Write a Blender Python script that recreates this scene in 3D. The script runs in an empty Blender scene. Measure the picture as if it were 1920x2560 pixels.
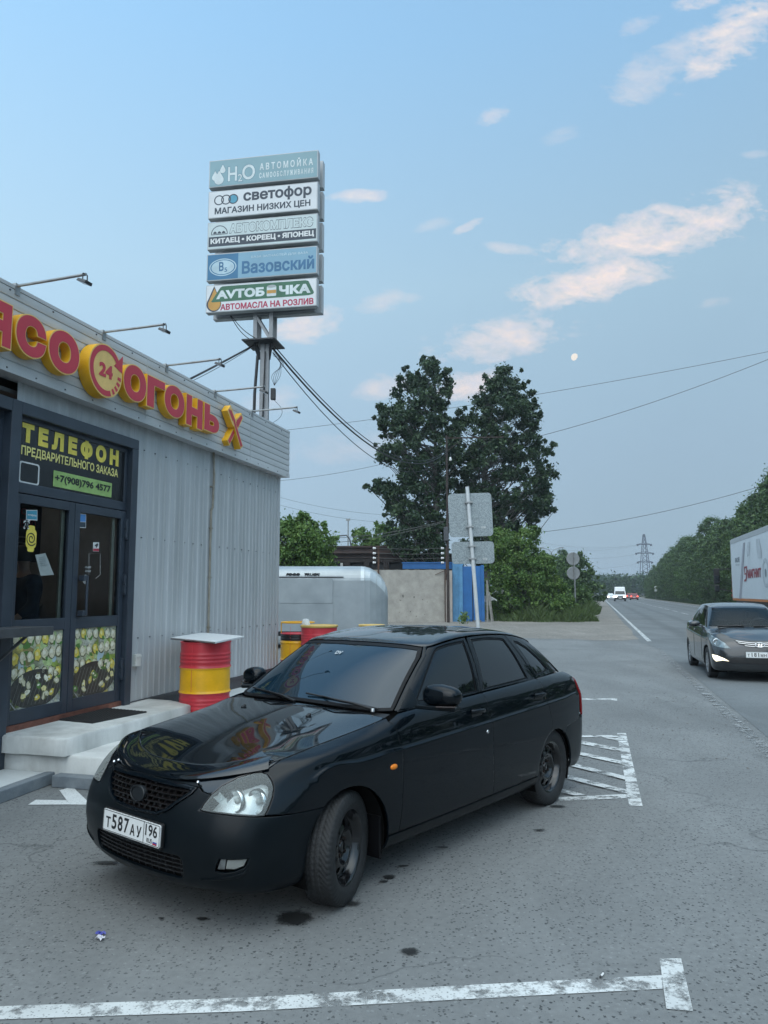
import bpy, math, random
import numpy as np
from mathutils import Vector, Matrix
from mathutils.bvhtree import BVHTree
from mathutils.geometry import delaunay_2d_cdt
R = math.radians
SC = bpy.context.scene
COL = SC.collection
# ---------------------------------------------------------------- camera
FPX, PITCH, EYE = 1890.0, R(6.07), 1.69          # focal length in photo pixels (1920x2560), tilt up, eye height
cam_data = bpy.data.cameras.new('camera')
cam = bpy.data.objects.new('camera', cam_data)
COL.objects.link(cam)
SC.camera = cam
cam.location = (0, 0, EYE)
cam.rotation_euler = (R(90) + PITCH, 0, 0)
cam_data.sensor_fit = 'VERTICAL'
cam_data.sensor_height = 36.0
cam_data.lens = FPX / 2560 * 36.0
cam_data.clip_end = 6000
# ---------------------------------------------------------------- exposure, sky, sun
SC.view_settings.view_transform = 'Standard'
SC.view_settings.look = 'None'
SC.view_settings.gamma = 1
SC.view_settings.exposure = 0.5
SKY_STRENGTH = 0.12
SUN_EL, SUN_AZ = R(5), R(-118)                    # azimuth clockwise from the view direction (+Y): behind on the left
SC.cycles.max_bounces = 8
SC.cycles.transparent_max_bounces = 16
SC.cycles.caustics_reflective = False
SC.cycles.caustics_refractive = False

_c, _s = math.cos(PITCH), math.sin(PITCH)
def ray(px, py):
    u = (px - 960) / FPX; v = (1280 - py) / FPX
    return np.array([u, _c - v * _s, _s + v * _c])
def G(px, py, z=0.0):
    r = ray(px, py); t = (z - EYE) / r[2]
    return np.array([r[0] * t, r[1] * t, z])
def AY(px, py, Y):
    r = ray(px, py); k = Y / r[1]
    return np.array([r[0] * k, Y, r[2] * k + EYE])

world = bpy.data.worlds.new('World')
SC.world = world
world.use_nodes = True

class NT:
    """small helper to wire node trees"""
    def __init__(s, nt): s.nt = nt; s.L = nt.links.new
    def n(s, t, **kw):
        d = s.nt.nodes.new(t)
        for k, v in kw.items(): setattr(d, k, v)
        return d
    def put(s, sock, v):
        if v is None: return
        if hasattr(v, 'is_output'): s.L(v, sock)
        else: sock.default_value = v
    def m(s, op, a, b=None, c=None, clamp=False):
        d = s.n('ShaderNodeMath', operation=op, use_clamp=clamp)
        s.put(d.inputs[0], a); s.put(d.inputs[1], b)
        if c is not None: s.put(d.inputs[2], c)
        return d.outputs[0]
    def mix(s, f, a, b, t='RGBA', blend='MIX'):
        d = s.n('ShaderNodeMix', data_type=t)
        if t == 'RGBA': d.blend_type = blend; ia, ib, o = d.inputs[6], d.inputs[7], d.outputs[2]
        else: ia, ib, o = d.inputs[2], d.inputs[3], d.outputs[0]
        s.put(d.inputs[0], f)
        s.put(ia, a if hasattr(a, 'is_output') or t != 'RGBA' else (*a, 1)[:4])
        s.put(ib, b if hasattr(b, 'is_output') or t != 'RGBA' else (*b, 1)[:4])
        return o
    def noise(s, vec, scale, detail=4, rough=.55, dist=0):
        d = s.n('ShaderNodeTexNoise')
        s.put(d.inputs['Vector'], vec); d.inputs['Scale'].default_value = scale
        d.inputs['Detail'].default_value = detail; d.inputs['Roughness'].default_value = rough
        d.inputs['Distortion'].default_value = dist
        return d.outputs[0]
    def ramp(s, f, lo, hi, a=0., b=1.):
        d = s.n('ShaderNodeMapRange', clamp=True)
        s.put(d.inputs[0], f)
        for i, v in enumerate((lo, hi, a, b)): s.put(d.inputs[i + 1], v)
        return d.outputs[0]
    def scl(s, vec, v3):
        d = s.n('ShaderNodeMapping'); s.put(d.inputs[0], vec); d.inputs['Scale'].default_value = v3
        return d.outputs[0]

def build_world():
    t = NT(world.node_tree)
    for d in list(world.node_tree.nodes): world.node_tree.nodes.remove(d)
    out = t.n('ShaderNodeOutputWorld'); bg = t.n('ShaderNodeBackground')
    sky = t.n('ShaderNodeTexSky', sky_type='NISHITA', sun_disc=False)
    sky.sun_elevation = SUN_EL; sky.sun_rotation = SUN_AZ
    sky.air_density = 1.0; sky.dust_density = 1.2; sky.ozone_density = 2.0
    tc = t.n('ShaderNodeTexCoord')
    sep = t.n('ShaderNodeSeparateXYZ'); t.L(tc.outputs['Generated'], sep.inputs[0])
    dx, dy, dz = sep.outputs
    # evening sky colours by elevation and by bearing from the sunset (real sky, not a surface)
    el = t.m('ARCSINE', dz)
    cr = t.n('ShaderNodeValToRGB')
    t.L(t.ramp(el, -.02, 1.2), cr.inputs[0])
    stops = SKY_STOPS
    e = cr.color_ramp.elements
    e[0].position, e[0].color = stops[0][0], (*stops[0][1], 1)
    e[1].position, e[1].color = stops[-1][0], (*stops[-1][1], 1)
    for p, c in stops[1:-1]:
        q = e.new(p); q.color = (*c, 1)
    # brighter towards the sunset on the left
    sun_dot = t.m('ADD', t.m('MULTIPLY', dx, math.sin(SUN_AZ)), t.m('MULTIPLY', dy, math.cos(SUN_AZ)))
    lift = t.ramp(sun_dot, -.75, .75, SKY_LIFT[0], SKY_LIFT[1])
    grad = t.n('ShaderNodeVectorMath', operation='SCALE'); t.L(cr.outputs[0], grad.inputs[0]); t.L(lift, grad.inputs['Scale'])
    base = t.mix(SKY_MIX, sky.outputs[0], grad.outputs[0])
    # added fill light: unseen bright sky overhead and behind the viewer, lifts the ground
    fill_mask = t.ramp(t.m('SUBTRACT', el, t.m('MULTIPLY', dy, .25)), .72, 1.15)
    base = t.mix(fill_mask, base, SKY_FILL)
    bk = t.n('ShaderNodeVectorMath', operation='SCALE'); t.L(base, bk.inputs[0]); t.L(t.ramp(dy, .1, -.5, 1., 1.3), bk.inputs['Scale']); base = bk.outputs[0]
    # clouds: each one sits at its own bearing and height, broken up by noise
    ady = t.m('MAXIMUM', dy, .05)
    ga, gb = t.m('DIVIDE', dx, ady), t.m('DIVIDE', dz, ady)
    cv = t.n('ShaderNodeCombineXYZ'); t.L(ga, cv.inputs[0]); t.L(gb, cv.inputs[1])
    rotn = t.n('ShaderNodeMapping'); t.L(cv.outputs[0], rotn.inputs[0]); rotn.inputs['Rotation'].default_value = (0, 0, R(-24)); rotn.inputs['Scale'].default_value = (1., 1.9, 1.)
    n1 = t.noise(rotn.outputs[0], 13.0, 9, .66, .25)
    n2 = t.noise(rotn.outputs[0], 44.0, 6, .62, .3)
    nn = t.m('ADD', t.m('MULTIPLY', n1, .72), t.m('MULTIPLY', n2, .28))
    dens = None
    for (px, py, rx, ry, ang, amt) in CLOUDS:
        r = ray(px, py); a0, b0 = r[0] / r[1], r[2] / r[1]
        ca, sa = math.cos(R(ang)), math.sin(R(ang))
        u = t.m('SUBTRACT', ga, a0); v = t.m('SUBTRACT', gb, b0)
        p = t.m('ADD', t.m('MULTIPLY', u, ca * FPX / rx), t.m('MULTIPLY', v, sa * FPX / rx))
        q = t.m('ADD', t.m('MULTIPLY', u, -sa * FPX / ry), t.m('MULTIPLY', v, ca * FPX / ry))
        rr = t.m('ADD', t.m('MULTIPLY', p, p), t.m('MULTIPLY', q, q))
        w = t.m('SUBTRACT', 1.0, rr)                                  # 1 at the heart, 0 on the rim
        d = t.ramp(t.m('ADD', t.m('MULTIPLY', t.m('MAXIMUM', w, -2.0), .42), t.m('MULTIPLY', t.m('SUBTRACT', nn, .49), 3.0)), -.02, .56, 0, amt)
        d = t.m('MULTIPLY', d, t.ramp(w, -1.4, .1))
        dens = d if dens is None else t.m('MAXIMUM', dens, d)
    dens = t.m('MULTIPLY', dens, t.ramp(dy, .02, .2))
    # thin streaks over the rest of the sky dome
    hi = t.noise(t.scl(tc.outputs['Generated'], (1, 1, 3.2)), 3.0, 6, .6, .4)
    back = t.m('MULTIPLY', t.ramp(hi, .58, .82, 0, .3), t.ramp(dy, .1, -.25))
    dens = t.m('MAXIMUM', dens, t.m('MULTIPLY', back, t.ramp(dz, .03, .2)))
    ccol = t.mix(t.ramp(n2, .35, .65), CLOUD_A, CLOUD_B)
    ccol = t.mix(t.ramp(el, .12, .55), ccol, t.mix(t.ramp(n2, .35, .65), CLOUD_C, CLOUD_B))
    fin = t.mix(dens, base, ccol)
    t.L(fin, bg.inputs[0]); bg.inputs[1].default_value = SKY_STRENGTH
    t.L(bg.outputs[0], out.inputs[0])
    world.cycles.sampling_method = 'MANUAL'; world.cycles.sample_map_resolution = 512

# colours below are radiances before SKY_STRENGTH; (position along elevation, colour)
K = 1 / SKY_STRENGTH / 2 ** SC.view_settings.exposure
SKY_STOPS = [(0.0, (.37*K, .51*K, .64*K)), (.16, (.41*K, .575*K, .735*K)), (.34, (.45*K, .665*K, .84*K)), (.56, (.345*K, .615*K, .915*K)), (.8, (.27*K, .53*K, .88*K)), (1.0, (.24*K, .48*K, .82*K))]
SKY_LIFT = (.87, 1.5)
SKY_MIX = .92
SKY_FILL = (1.80*K, 2.06*K, 2.18*K)
CLOUD_A, CLOUD_B, CLOUD_C = (.98*K, .79*K, .73*K), (.74*K, .73*K, .80*K), (1.05*K, .90*K, .81*K)
CLOUDS = [  # photo pixel of the heart, radii in pixels, tilt in degrees, amount
    (1830, 95, 190, 75, 38, .85), (1650, 170, 190, 60, 33, .42), (1230, 290, 52, 28, 30, .55), (1600, 65, 60, 25, 25, .4), (1745, 5, 60, 22, 10, .8),
    (1650, 580, 300, 74, 17, 1.0), (1480, 700, 205, 64, 14, 1.0), (1250, 850, 190, 62, 12, .75), (900, 490, 85, 20, 4, .6), (1172, 565, 48, 14, 28, .75),
    (770, 815, 105, 45, 8, .75), (1165, 965, 90, 40, 10, .85), (960, 965, 80, 36, 15, .5), (965, 755, 90, 28, 12, .42), (1270, 620, 60, 16, -8, .4),
    (690, 1000, 90, 34, 10, .3), (1770, 757, 60, 14, 8, .3), (1400, 340, 60, 22, 20, .22), (1090, 560, 60, 16, 15, .25), (860, 1120, 150, 40, 6, .22), (1890, 385, 40, 12, 5, .3)]
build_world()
sun_data = bpy.data.lights.new('sun', 'SUN')
sun = bpy.data.objects.new('sun', sun_data); COL.objects.link(sun)
sun_data.energy = 0.75
sun_data.angle = R(60)
sun_data.color = (1.0, .91, .80)
SUN_DIR = Vector((math.sin(SUN_AZ - .7) * math.cos(R(35)), math.cos(SUN_AZ - .7) * math.cos(R(35)), math.sin(R(35))))
sun.rotation_euler = SUN_DIR.to_track_quat('Z', 'Y').to_euler()

# ---------------------------------------------------------------- materials
MATS = {}
def mat(name, col, rough=.5, metal=0., var=.12, vs=4., bump=0., bs=40., coat=0., spec=.5, emit=None, es=0., col2=None, lo=.35, hi=.65, stretch=(1, 1, 1), coords='Object', rvar=0.):
    if name in MATS: return MATS[name]
    m = bpy.data.materials.new(name); m.use_nodes = True
    t = NT(m.node_tree); b = m.node_tree.nodes['Principled BSDF']
    tc = t.n('ShaderNodeTexCoord'); vec = t.scl(tc.outputs[coords], stretch)
    if var or col2:
        c2 = col2 or tuple(c * (1 - var) for c in col)
        c1 = col if col2 else tuple(min(1, c * (1 + var)) for c in col)
        f = t.ramp(t.noise(vec, vs, 6, .6), lo, hi)
        t.L(t.mix(f, c1, c2), b.inputs['Base Color'])
    else: b.inputs['Base Color'].default_value = (*col, 1)
    b.inputs['Metallic'].default_value = metal
    if rvar: t.L(t.ramp(t.noise(vec, vs * 1.7, 5, .6), .3, .7, max(0, rough - rvar), rough + rvar), b.inputs['Roughness'])
    else: b.inputs['Roughness'].default_value = rough
    b.inputs['Specular IOR Level'].default_value = spec
    if coat: b.inputs['Coat Weight'].default_value = coat; b.inputs['Coat Roughness'].default_value = .03
    if bump:
        bp = t.n('ShaderNodeBump'); bp.inputs['Strength'].default_value = bump; bp.inputs['Distance'].default_value = .01
        t.L(t.noise(vec, bs, 5, .6), bp.inputs['Height']); t.L(bp.outputs[0], b.inputs['Normal'])
    if emit: b.inputs['Emission Color'].default_value = (*emit, 1); b.inputs['Emission Strength'].default_value = es
    MATS[name] = m
    return m
def glass(name, tint=(.9, .95, .95), alpha=.25, rough=.02, body=(.02, .025, .03)):
    """thin pane: part see-through, the rest a dark or milky coat with a glossy reflection"""
    if name in MATS: return MATS[name]
    m = bpy.data.materials.new(name); m.use_nodes = True
    t = NT(m.node_tree); b = m.node_tree.nodes['Principled BSDF']; o = m.node_tree.nodes['Material Output']
    tc = t.n('ShaderNodeTexCoord')
    b.inputs['Base Color'].default_value = (*body, 1); b.inputs['Roughness'].default_value = rough
    t.L(t.ramp(t.noise(tc.outputs['Object'], 3., 5), .3, .7, rough * .7, rough * 1.5), b.inputs['Roughness'])
    tr = t.n('ShaderNodeBsdfTransparent'); tr.inputs[0].default_value = (*tint, 1)
    fr = t.n('ShaderNodeFresnel'); fr.inputs[0].default_value = 1.5
    keep = t.m('ADD', t.m('MULTIPLY', fr.outputs[0], 1.0), 1 - alpha, clamp=True)
    mx = t.n('ShaderNodeMixShader'); t.L(keep, mx.inputs[0]); t.L(tr.outputs[0], mx.inputs[1]); t.L(b.outputs[0], mx.inputs[2])
    t.L(mx.outputs[0], o.inputs[0])
    MATS[name] = m
    return m

# ---------------------------------------------------------------- mesh helpers
def V(*a): return Vector(a)
def curvy(pts, it=3):
    """round off a polyline"""
    P = [np.array(p, float) for p in pts]
    for _ in range(it): P = [P[0]] + [q for a, b in zip(P[:-1], P[1:]) for q in (a * .75 + b * .25, a * .25 + b * .75)] + [P[-1]]
    return P
class MB:
    """collects shapes and links them as one mesh object"""
    def __init__(s): s.v = []; s.f = []; s.mi = []; s.sm = []; s.cur = 0; s.smooth = False; s.M = None
    def add(s, vs, fs, mi=None, smooth=None):
        k = len(s.v)
        for p in vs:
            p = Vector(p)
            s.v.append(s.M @ p if s.M else p)
        for f in fs:
            s.f.append(tuple(i + k for i in f)); s.mi.append(s.cur if mi is None else mi); s.sm.append(s.smooth if smooth is None else smooth)
        return s
    def box(s, x0, x1, y0, y1, z0, z1, mi=None):
        v = [(x, y, z) for x in (x0, x1) for y in (y0, y1) for z in (z0, z1)]
        return s.add(v, [(0, 1, 3, 2), (4, 6, 7, 5), (0, 4, 5, 1), (2, 3, 7, 6), (0, 2, 6, 4), (1, 5, 7, 3)], mi, False)
    def quad(s, a, b, c, d, mi=None): return s.add([a, b, c, d], [(0, 1, 2, 3)], mi, False)
    def bar(s, p, q, w, h=None, up=(0, 0, 1), mi=None):
        p, q = Vector(p), Vector(q); d = (q - p).normalized(); u = Vector(up)
        if abs(d.dot(u)) > .95: u = Vector((1, 0, 0))
        x = d.cross(u).normalized(); y = x.cross(d); h = h or w
        v = [b + x * (i * w / 2) + y * (j * h / 2) for b in (p, q) for i, j in ((-1, -1), (1, -1), (1, 1), (-1, 1))]
        return s.add(v, [(3, 2, 1, 0), (4, 5, 6, 7), (0, 1, 5, 4), (1, 2, 6, 5), (2, 3, 7, 6), (3, 0, 4, 7)], mi, False)
    def tube(s, pts, r, n=8, mi=None, cap=True):
        pts = [Vector(p) for p in pts]; m = len(pts)
        rs = r if isinstance(r, (list, tuple)) else [r] * m
        vs = []; fs = []; ref = None
        for i, p in enumerate(pts):
            d = (pts[min(i + 1, m - 1)] - pts[max(i - 1, 0)]).normalized()
            if ref is None: ref = Vector((0, 0, 1)) if abs(d.z) < .9 else Vector((1, 0, 0))
            x = d.cross(ref).normalized(); y = x.cross(d).normalized(); ref = y
            for k in range(n):
                a = 2 * math.pi * k / n
                vs.append(p + x * (math.cos(a) * rs[i]) + y * (math.sin(a) * rs[i]))
        for i in range(m - 1):
            for k in range(n):
                a, b = i * n + k, i * n + (k + 1) % n
                fs.append((a, b, b + n, a + n))
        s.add(vs, fs, mi, True)
        if cap: s.add(vs[:n], [tuple(range(n))[::-1]], mi, False); s.add(vs[-n:], [tuple(range(n))], mi, False)
        return s
    def lathe(s, prof, n=48, axis='z', mi=None, smooth=True):
        """prof: (radius, height) pairs turned about an axis"""
        vs = []; fs = []
        for r, h in prof:
            for k in range(n):
                a = 2 * math.pi * k / n; c, d = r * math.cos(a), r * math.sin(a)
                vs.append({'z': (c, d, h), 'y': (c, h, d), 'x': (h, c, d)}[axis])
        for i in range(len(prof) - 1):
            for k in range(n):
                a, b = i * n + k, i * n + (k + 1) % n
                q = (a, b, b + n, a + n)
                fs.append(q if axis != 'y' else q[::-1])
        return s.add(vs, fs, mi, smooth)
    def prism(s, poly, z0, z1, mi=None):
        """polygon (x, y) between two heights"""
        n = len(poly)
        v = [(x, y, z0) for x, y in poly] + [(x, y, z1) for x, y in poly]
        return s.add(v, [tuple(range(n))[::-1], tuple(range(n, 2 * n))] + [(i, (i + 1) % n, n + (i + 1) % n, n + i) for i in range(n)], mi, False)
    def build(s, name, mats, parent=None, bevel=0., loc=None, rotz=0., sharp=None):
        me = bpy.data.meshes.new(name)
        me.from_pydata([tuple(p) for p in s.v], [], s.f)
        for m in (mats if isinstance(mats, (list, tuple)) else [mats]): me.materials.append(m)
        me.polygons.foreach_set('material_index', s.mi); me.polygons.foreach_set('use_smooth', s.sm)
        me.update()
        o = bpy.data.objects.new(name, me); COL.objects.link(o)
        if parent: o.parent = parent
        if loc is not None: o.location = tuple(loc)
        o.rotation_euler.z = rotz
        if bevel:
            b = o.modifiers.new('bevel', 'BEVEL'); b.width = bevel; b.segments = 2; b.limit_method = 'ANGLE'; b.angle_limit = R(40); b.harden_normals = False
        return o
def tag(o, label, cat, group=None):
    o['label'] = label; o['category'] = cat
    if group: o['group'] = group
    return o
def thing(name, label, cat, loc=(0, 0, 0), rotz=0., group=None):
    o = bpy.data.objects.new(name, None); COL.objects.link(o)
    o.location = tuple(loc); o.rotation_euler.z = rotz; o.empty_display_size = .2
    return tag(o, label, cat, group)
def kind(o, k): o['kind'] = k; return o
def copy_tree(o, parent=None, kids=None):
    kids = kids or {}
    c = o.copy(); COL.objects.link(c)
    if parent: c.parent = parent
    for ch in [x for x in list(COL.objects) if x.parent == o]: copy_tree(ch, c)
    return c

# ---------------------------------------------------------------- lettering: outlines of the built-in font, emboldened, filled and extruded
def _loops(txt):
    c = bpy.data.curves.new('outline', 'FONT'); c.body = txt; c.size = 1; c.fill_mode = 'NONE'; c.resolution_u = 5
    o = bpy.data.objects.new('outline', c); COL.objects.link(o)
    dg = bpy.context.evaluated_depsgraph_get(); dg.update()
    me = bpy.data.meshes.new_from_object(o.evaluated_get(dg))
    co = np.array([v.co[:2] for v in me.vertices]); nb = {}
    for e in me.edges:
        a, b = e.vertices; nb.setdefault(a, []).append(b); nb.setdefault(b, []).append(a)
    bpy.data.objects.remove(o); bpy.data.curves.remove(c); bpy.data.meshes.remove(me)
    seen = set(); out = []
    for i in range(len(co)):
        if i in seen or i not in nb: continue
        L = [i]; seen.add(i); cur = i
        nx = i + 1 if i + 1 in nb[i] else nb[i][0]
        while nx not in seen:
            L.append(nx); seen.add(nx); cur = nx
            cand = [j for j in nb[cur] if j not in seen]
            if not cand: break
            nx = cand[0]
        P = co[L]
        keep = [k for k in range(len(P)) if np.hypot(*(P[k] - P[k - 1])) > 1e-4]
        if len(keep) > 2: out.append(P[keep])
    return out
def _area(P): return .5 * np.sum(P[:, 0] * np.roll(P[:, 1], -1) - np.roll(P[:, 0], -1) * P[:, 1])
def _wind(loops, pts):
    w = np.zeros(len(pts), int)
    for P in loops:
        a, b = P, np.roll(P, -1, 0)
        for (x0, y0), (x1, y1) in zip(a, b):
            up = (y0 <= pts[:, 1]) & (y1 > pts[:, 1]); dn = (y0 > pts[:, 1]) & (y1 <= pts[:, 1])
            if not (up.any() or dn.any()): continue
            side = (x1 - x0) * (pts[:, 1] - y0) - (pts[:, 0] - x0) * (y1 - y0)
            w += (up & (side > 0)).astype(int) - (dn & (side < 0)).astype(int)
    return w
_TXT = {}
def fill_loops(loops):
    """non-overlapping triangles for a set of oriented outlines (non-zero winding)"""
    vs = []; es = []
    for P in loops:
        k = len(vs); vs += [Vector(p) for p in P]; es += [(k + i, k + (i + 1) % len(P)) for i in range(len(P))]
    r = delaunay_2d_cdt(vs, es, [], 0, 1e-6)
    v = np.array([p[:] for p in r[0]]); f = np.array([q for q in r[2]])
    if len(f) == 0: return v, f
    cen = v[f].mean(1)
    return v, f[_wind(loops, cen) > 0]
def text_shape(txt, bold=.0):
    key = (txt, bold)
    if key in _TXT: return _TXT[key]
    allv = []; allf = []; k = 0
    loops = _loops(txt); oriented = []
    for i, P in enumerate(loops):          # turn whole glyphs so that their outer outline runs anticlockwise
        around = [Q for j, Q in enumerate(loops) if j != i and (P.min(0) >= Q.min(0)).all() and (P.max(0) <= Q.max(0)).all() and _wind([Q], P[::3]).astype(bool).any()] + [P]
        big = max(around, key=lambda Q: abs(_area(Q)))
        oriented.append(P if _area(big) > 0 else P[::-1])
    loops = oriented
    if bold:
        ol = []
        for P in loops:
            d0 = P - np.roll(P, 1, 0); d1 = np.roll(P, -1, 0) - P
            d0 /= np.linalg.norm(d0, axis=1)[:, None] + 1e-9; d1 /= np.linalg.norm(d1, axis=1)[:, None] + 1e-9
            n0 = np.stack([d0[:, 1], -d0[:, 0]], 1); n1 = np.stack([d1[:, 1], -d1[:, 0]], 1)
            m = n0 + n1; m /= np.linalg.norm(m, axis=1)[:, None] + 1e-9
            c = np.clip((m * n0).sum(1), .6, 1)
            Q = P + m * (bold / c)[:, None]
            if _area(Q) * _area(P) > 0: ol.append(Q)
        loops = ol
    _TXT[key] = fill_loops(loops)
    return _TXT[key]
def add_flat(mb, v2, tris, M, depth=0., mi=None, side_mi=None):
    """a filled outline in its own plane (M: 2D x, y -> 3D), with depth towards -M.z when extruded"""
    vs = [M @ Vector((x, y, 0)) for x, y in v2]
    old = mb.M; mb.M = None if old is None else old
    mb.add(vs, [tuple(t) for t in tris], mi, False)
    if depth:
        cnt = {}
        for t in tris:
            for a, b in ((t[0], t[1]), (t[1], t[2]), (t[2], t[0])): cnt[(a, b)] = cnt.get((a, b), 0) + 1
        bd = [(a, b) for (a, b) in cnt if (b, a) not in cnt]
        bk = [M @ Vector((x, y, -depth)) for x, y in v2]
        n = len(vs)
        mb.add(vs + bk, [(b, a, a + n, b + n) for a, b in bd], side_mi if side_mi is not None else mi, False)
def text(mb, txt, M, x0, x1, y0, y1, bold=.02, mi=None, depth=0., shear=0., side_mi=None):
    """write txt so that it fills the box x0..x1, y0..y1 of the plane M"""
    v, f = text_shape(txt, bold)
    lo, hi = v[np.unique(f)].min(0), v[np.unique(f)].max(0)
    w = (v - lo) / np.maximum(hi - lo, 1e-6)
    q = np.stack([x0 + w[:, 0] * (x1 - x0), y0 + w[:, 1] * (y1 - y0)], 1)
    if shear: q[:, 0] += shear * (q[:, 1] - y0)
    add_flat(mb, q, f, M, depth, mi, side_mi)
def shape(mb, loops, M, mi=None, depth=0., side_mi=None):
    L = []
    for i, P in enumerate(loops):
        P = np.array(P, float); a = _area(P)
        L.append(P if (a > 0) == (i == 0) else P[::-1])
    v, f = fill_loops(L)
    add_flat(mb, v, f, M, depth, mi, side_mi)
def ell(cx, cy, rx, ry, n=32, a0=0, a1=360, rot=0):
    full = abs(a1 - a0) >= 360
    an = [R(a0 + (a1 - a0) * k / (n if full else n - 1)) for k in range(n)]
    c, s = math.cos(R(rot)), math.sin(R(rot))
    return [(cx + rx * math.cos(a) * c - ry * math.sin(a) * s, cy + rx * math.cos(a) * s + ry * math.sin(a) * c) for a in an]
def rrect(x0, x1, y0, y1, r, n=5):
    P = []
    for cx, cy, a in ((x1 - r, y0 + r, -90), (x1 - r, y1 - r, 0), (x0 + r, y1 - r, 90), (x0 + r, y0 + r, 180)):
        P += [(cx + r * math.cos(R(a + 90 * k / n)), cy + r * math.sin(R(a + 90 * k / n))) for k in range(n + 1)]
    return P
def arcband(cx, cy, r0, r1, a0, a1, n=24):
    A = [R(a0 + (a1 - a0) * k / n) for k in range(n + 1)]
    return [(cx + r1 * math.cos(a), cy + r1 * math.sin(a)) for a in A] + [(cx + r0 * math.cos(a), cy + r0 * math.sin(a)) for a in A[::-1]]
def plane(o, x, y):
    """matrix of a plane with origin o and in-plane directions x and y (z = x cross y faces the reader)"""
    x, y = Vector(x).normalized(), Vector(y).normalized(); z = x.cross(y).normalized(); y = z.cross(x)
    return Matrix(((x.x, y.x, z.x, o[0]), (x.y, y.y, z.y, o[1]), (x.z, y.z, z.z, o[2]), (0, 0, 0, 1)))
# ================================================================ ground, road, markings
def ground_mat(name, c1, c2, scale, speck=0., speck_scale=60., speck_col=(.03, .03, .032), rough=.85, bump=.35, patch=None, pale=0., cracks=0., tracks=False):
    m = bpy.data.materials.new(name); m.use_nodes = True
    t = NT(m.node_tree); b = m.node_tree.nodes['Principled BSDF']
    g = t.n('ShaderNodeNewGeometry'); P = g.outputs['Position']
    f = t.ramp(t.noise(P, scale, 8, .65), .32, .68)
    col = t.mix(f, c1, c2)
    big = t.ramp(t.noise(P, .30, 6, .65, .8), .36, .64)
    col = t.mix(t.m('MULTIPLY', big, .75), col, patch or tuple(x * .82 for x in c1))
    strk = t.ramp(t.noise(t.scl(P, (1.6, .22, 1)), .9, 5, .6), .5, .72)
    col = t.mix(t.m('MULTIPLY', strk, .35), col, tuple(x * 1.18 for x in c2))
    h = t.noise(P, 190, 3, .6)
    if tracks:                                   # darker, polished wheel paths along the road
        dp = t.n('ShaderNodeVectorMath', operation='DOT_PRODUCT'); t.L(P, dp.inputs[0]); dp.inputs[1].default_value = (math.cos(R(15.65)), -math.sin(R(15.65)), 0)
        off = t.m('ADD', t.m('SUBTRACT', dp.outputs['Value'], 4.08 * math.cos(R(15.65)) - 8.25 * math.sin(R(15.65))), t.m('MULTIPLY', t.m('SUBTRACT', t.noise(P, .15, 3), .5), .8))
        lane = t.m('ABSOLUTE', t.m('SUBTRACT', t.m('ABSOLUTE', t.m('SUBTRACT', t.m('MODULO', t.m('ADD', off, 9.9), 4.95), 2.4)), .85))
        col = t.mix(t.m('MULTIPLY', t.ramp(lane, .42, .1), .42), col, tuple(x * .62 for x in c1))
    if cracks:
        wb_ = t.n('ShaderNodeTexNoise'); wb_.inputs['Scale'].default_value = 1.6; wb_.inputs['Detail'].default_value = 6; t.L(P, wb_.inputs['Vector']); ww = t.n('ShaderNodeVectorMath', operation='MULTIPLY_ADD'); t.L(wb_.outputs['Color'], ww.inputs[0]); ww.inputs[1].default_value = (1.1, 1.1, 0); t.L(P, ww.inputs[2])
        ve = t.n('ShaderNodeTexVoronoi', feature='DISTANCE_TO_EDGE'); t.L(ww.outputs[0], ve.inputs['Vector']); ve.inputs['Scale'].default_value = .42
        cr_ = t.m('MULTIPLY', t.ramp(ve.outputs['Distance'], .0055, .0018), t.ramp(t.noise(P, .45, 3), .46, .60))
        col = t.mix(t.m('MULTIPLY', cr_, cracks), col, (.04, .042, .043)); h = t.m('SUBTRACT', h, t.m('MULTIPLY', cr_, .8))
    if speck:
        vo = t.n('ShaderNodeTexVoronoi', feature='F1'); nz = t.n('ShaderNodeTexNoise'); nz.inputs['Scale'].default_value = 85; nz.inputs['Detail'].default_value = 3; t.L(P, nz.inputs['Vector']); va = t.n('ShaderNodeVectorMath', operation='MULTIPLY_ADD'); t.L(nz.outputs['Color'], va.inputs[0]); va.inputs[1].default_value = (.022, .022, 0); t.L(P, va.inputs[2]); t.L(va.outputs[0], vo.inputs['Vector']); vo.inputs['Scale'].default_value = speck_scale
        hs = t.n('ShaderNodeSeparateColor'); t.L(vo.outputs['Color'], hs.inputs[0])
        rad = t.ramp(hs.outputs[0], 0, 1, .1, .52)
        dot = t.ramp(t.m('SUBTRACT', rad, vo.outputs['Distance']), 0, .12)
        on = t.m('GREATER_THAN', hs.outputs[1], .36)
        dot = t.m('MULTIPLY', dot, on)
        pit = t.m('MULTIPLY', dot, t.m('MULTIPLY', t.ramp(t.noise(P, 1.3, 3), .3, .6, .45, 1.), speck))
        col = t.mix(pit, col, speck_col)
        if pale:
            lt = t.m('MULTIPLY', t.m('LESS_THAN', hs.outputs[1], .16), t.m('MULTIPLY', t.ramp(t.m('SUBTRACT', rad, vo.outputs['Distance']), 0, .1), pale))
            col = t.mix(lt, col, tuple(min(.6, x * 1.9) for x in c2))
        h = t.m('SUBTRACT', h, t.m('MULTIPLY', dot, .8))
    t.L(col, b.inputs['Base Color']); b.inputs['Roughness'].default_value = rough; b.inputs['Specular IOR Level'].default_value = .35
    bp = t.n('ShaderNodeBump'); bp.inputs['Strength'].default_value = bump; bp.inputs['Distance'].default_value = .006
    t.L(h, bp.inputs['Height']); t.L(bp.outputs[0], b.inputs['Normal'])
    MATS[name] = m
    return m
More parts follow.
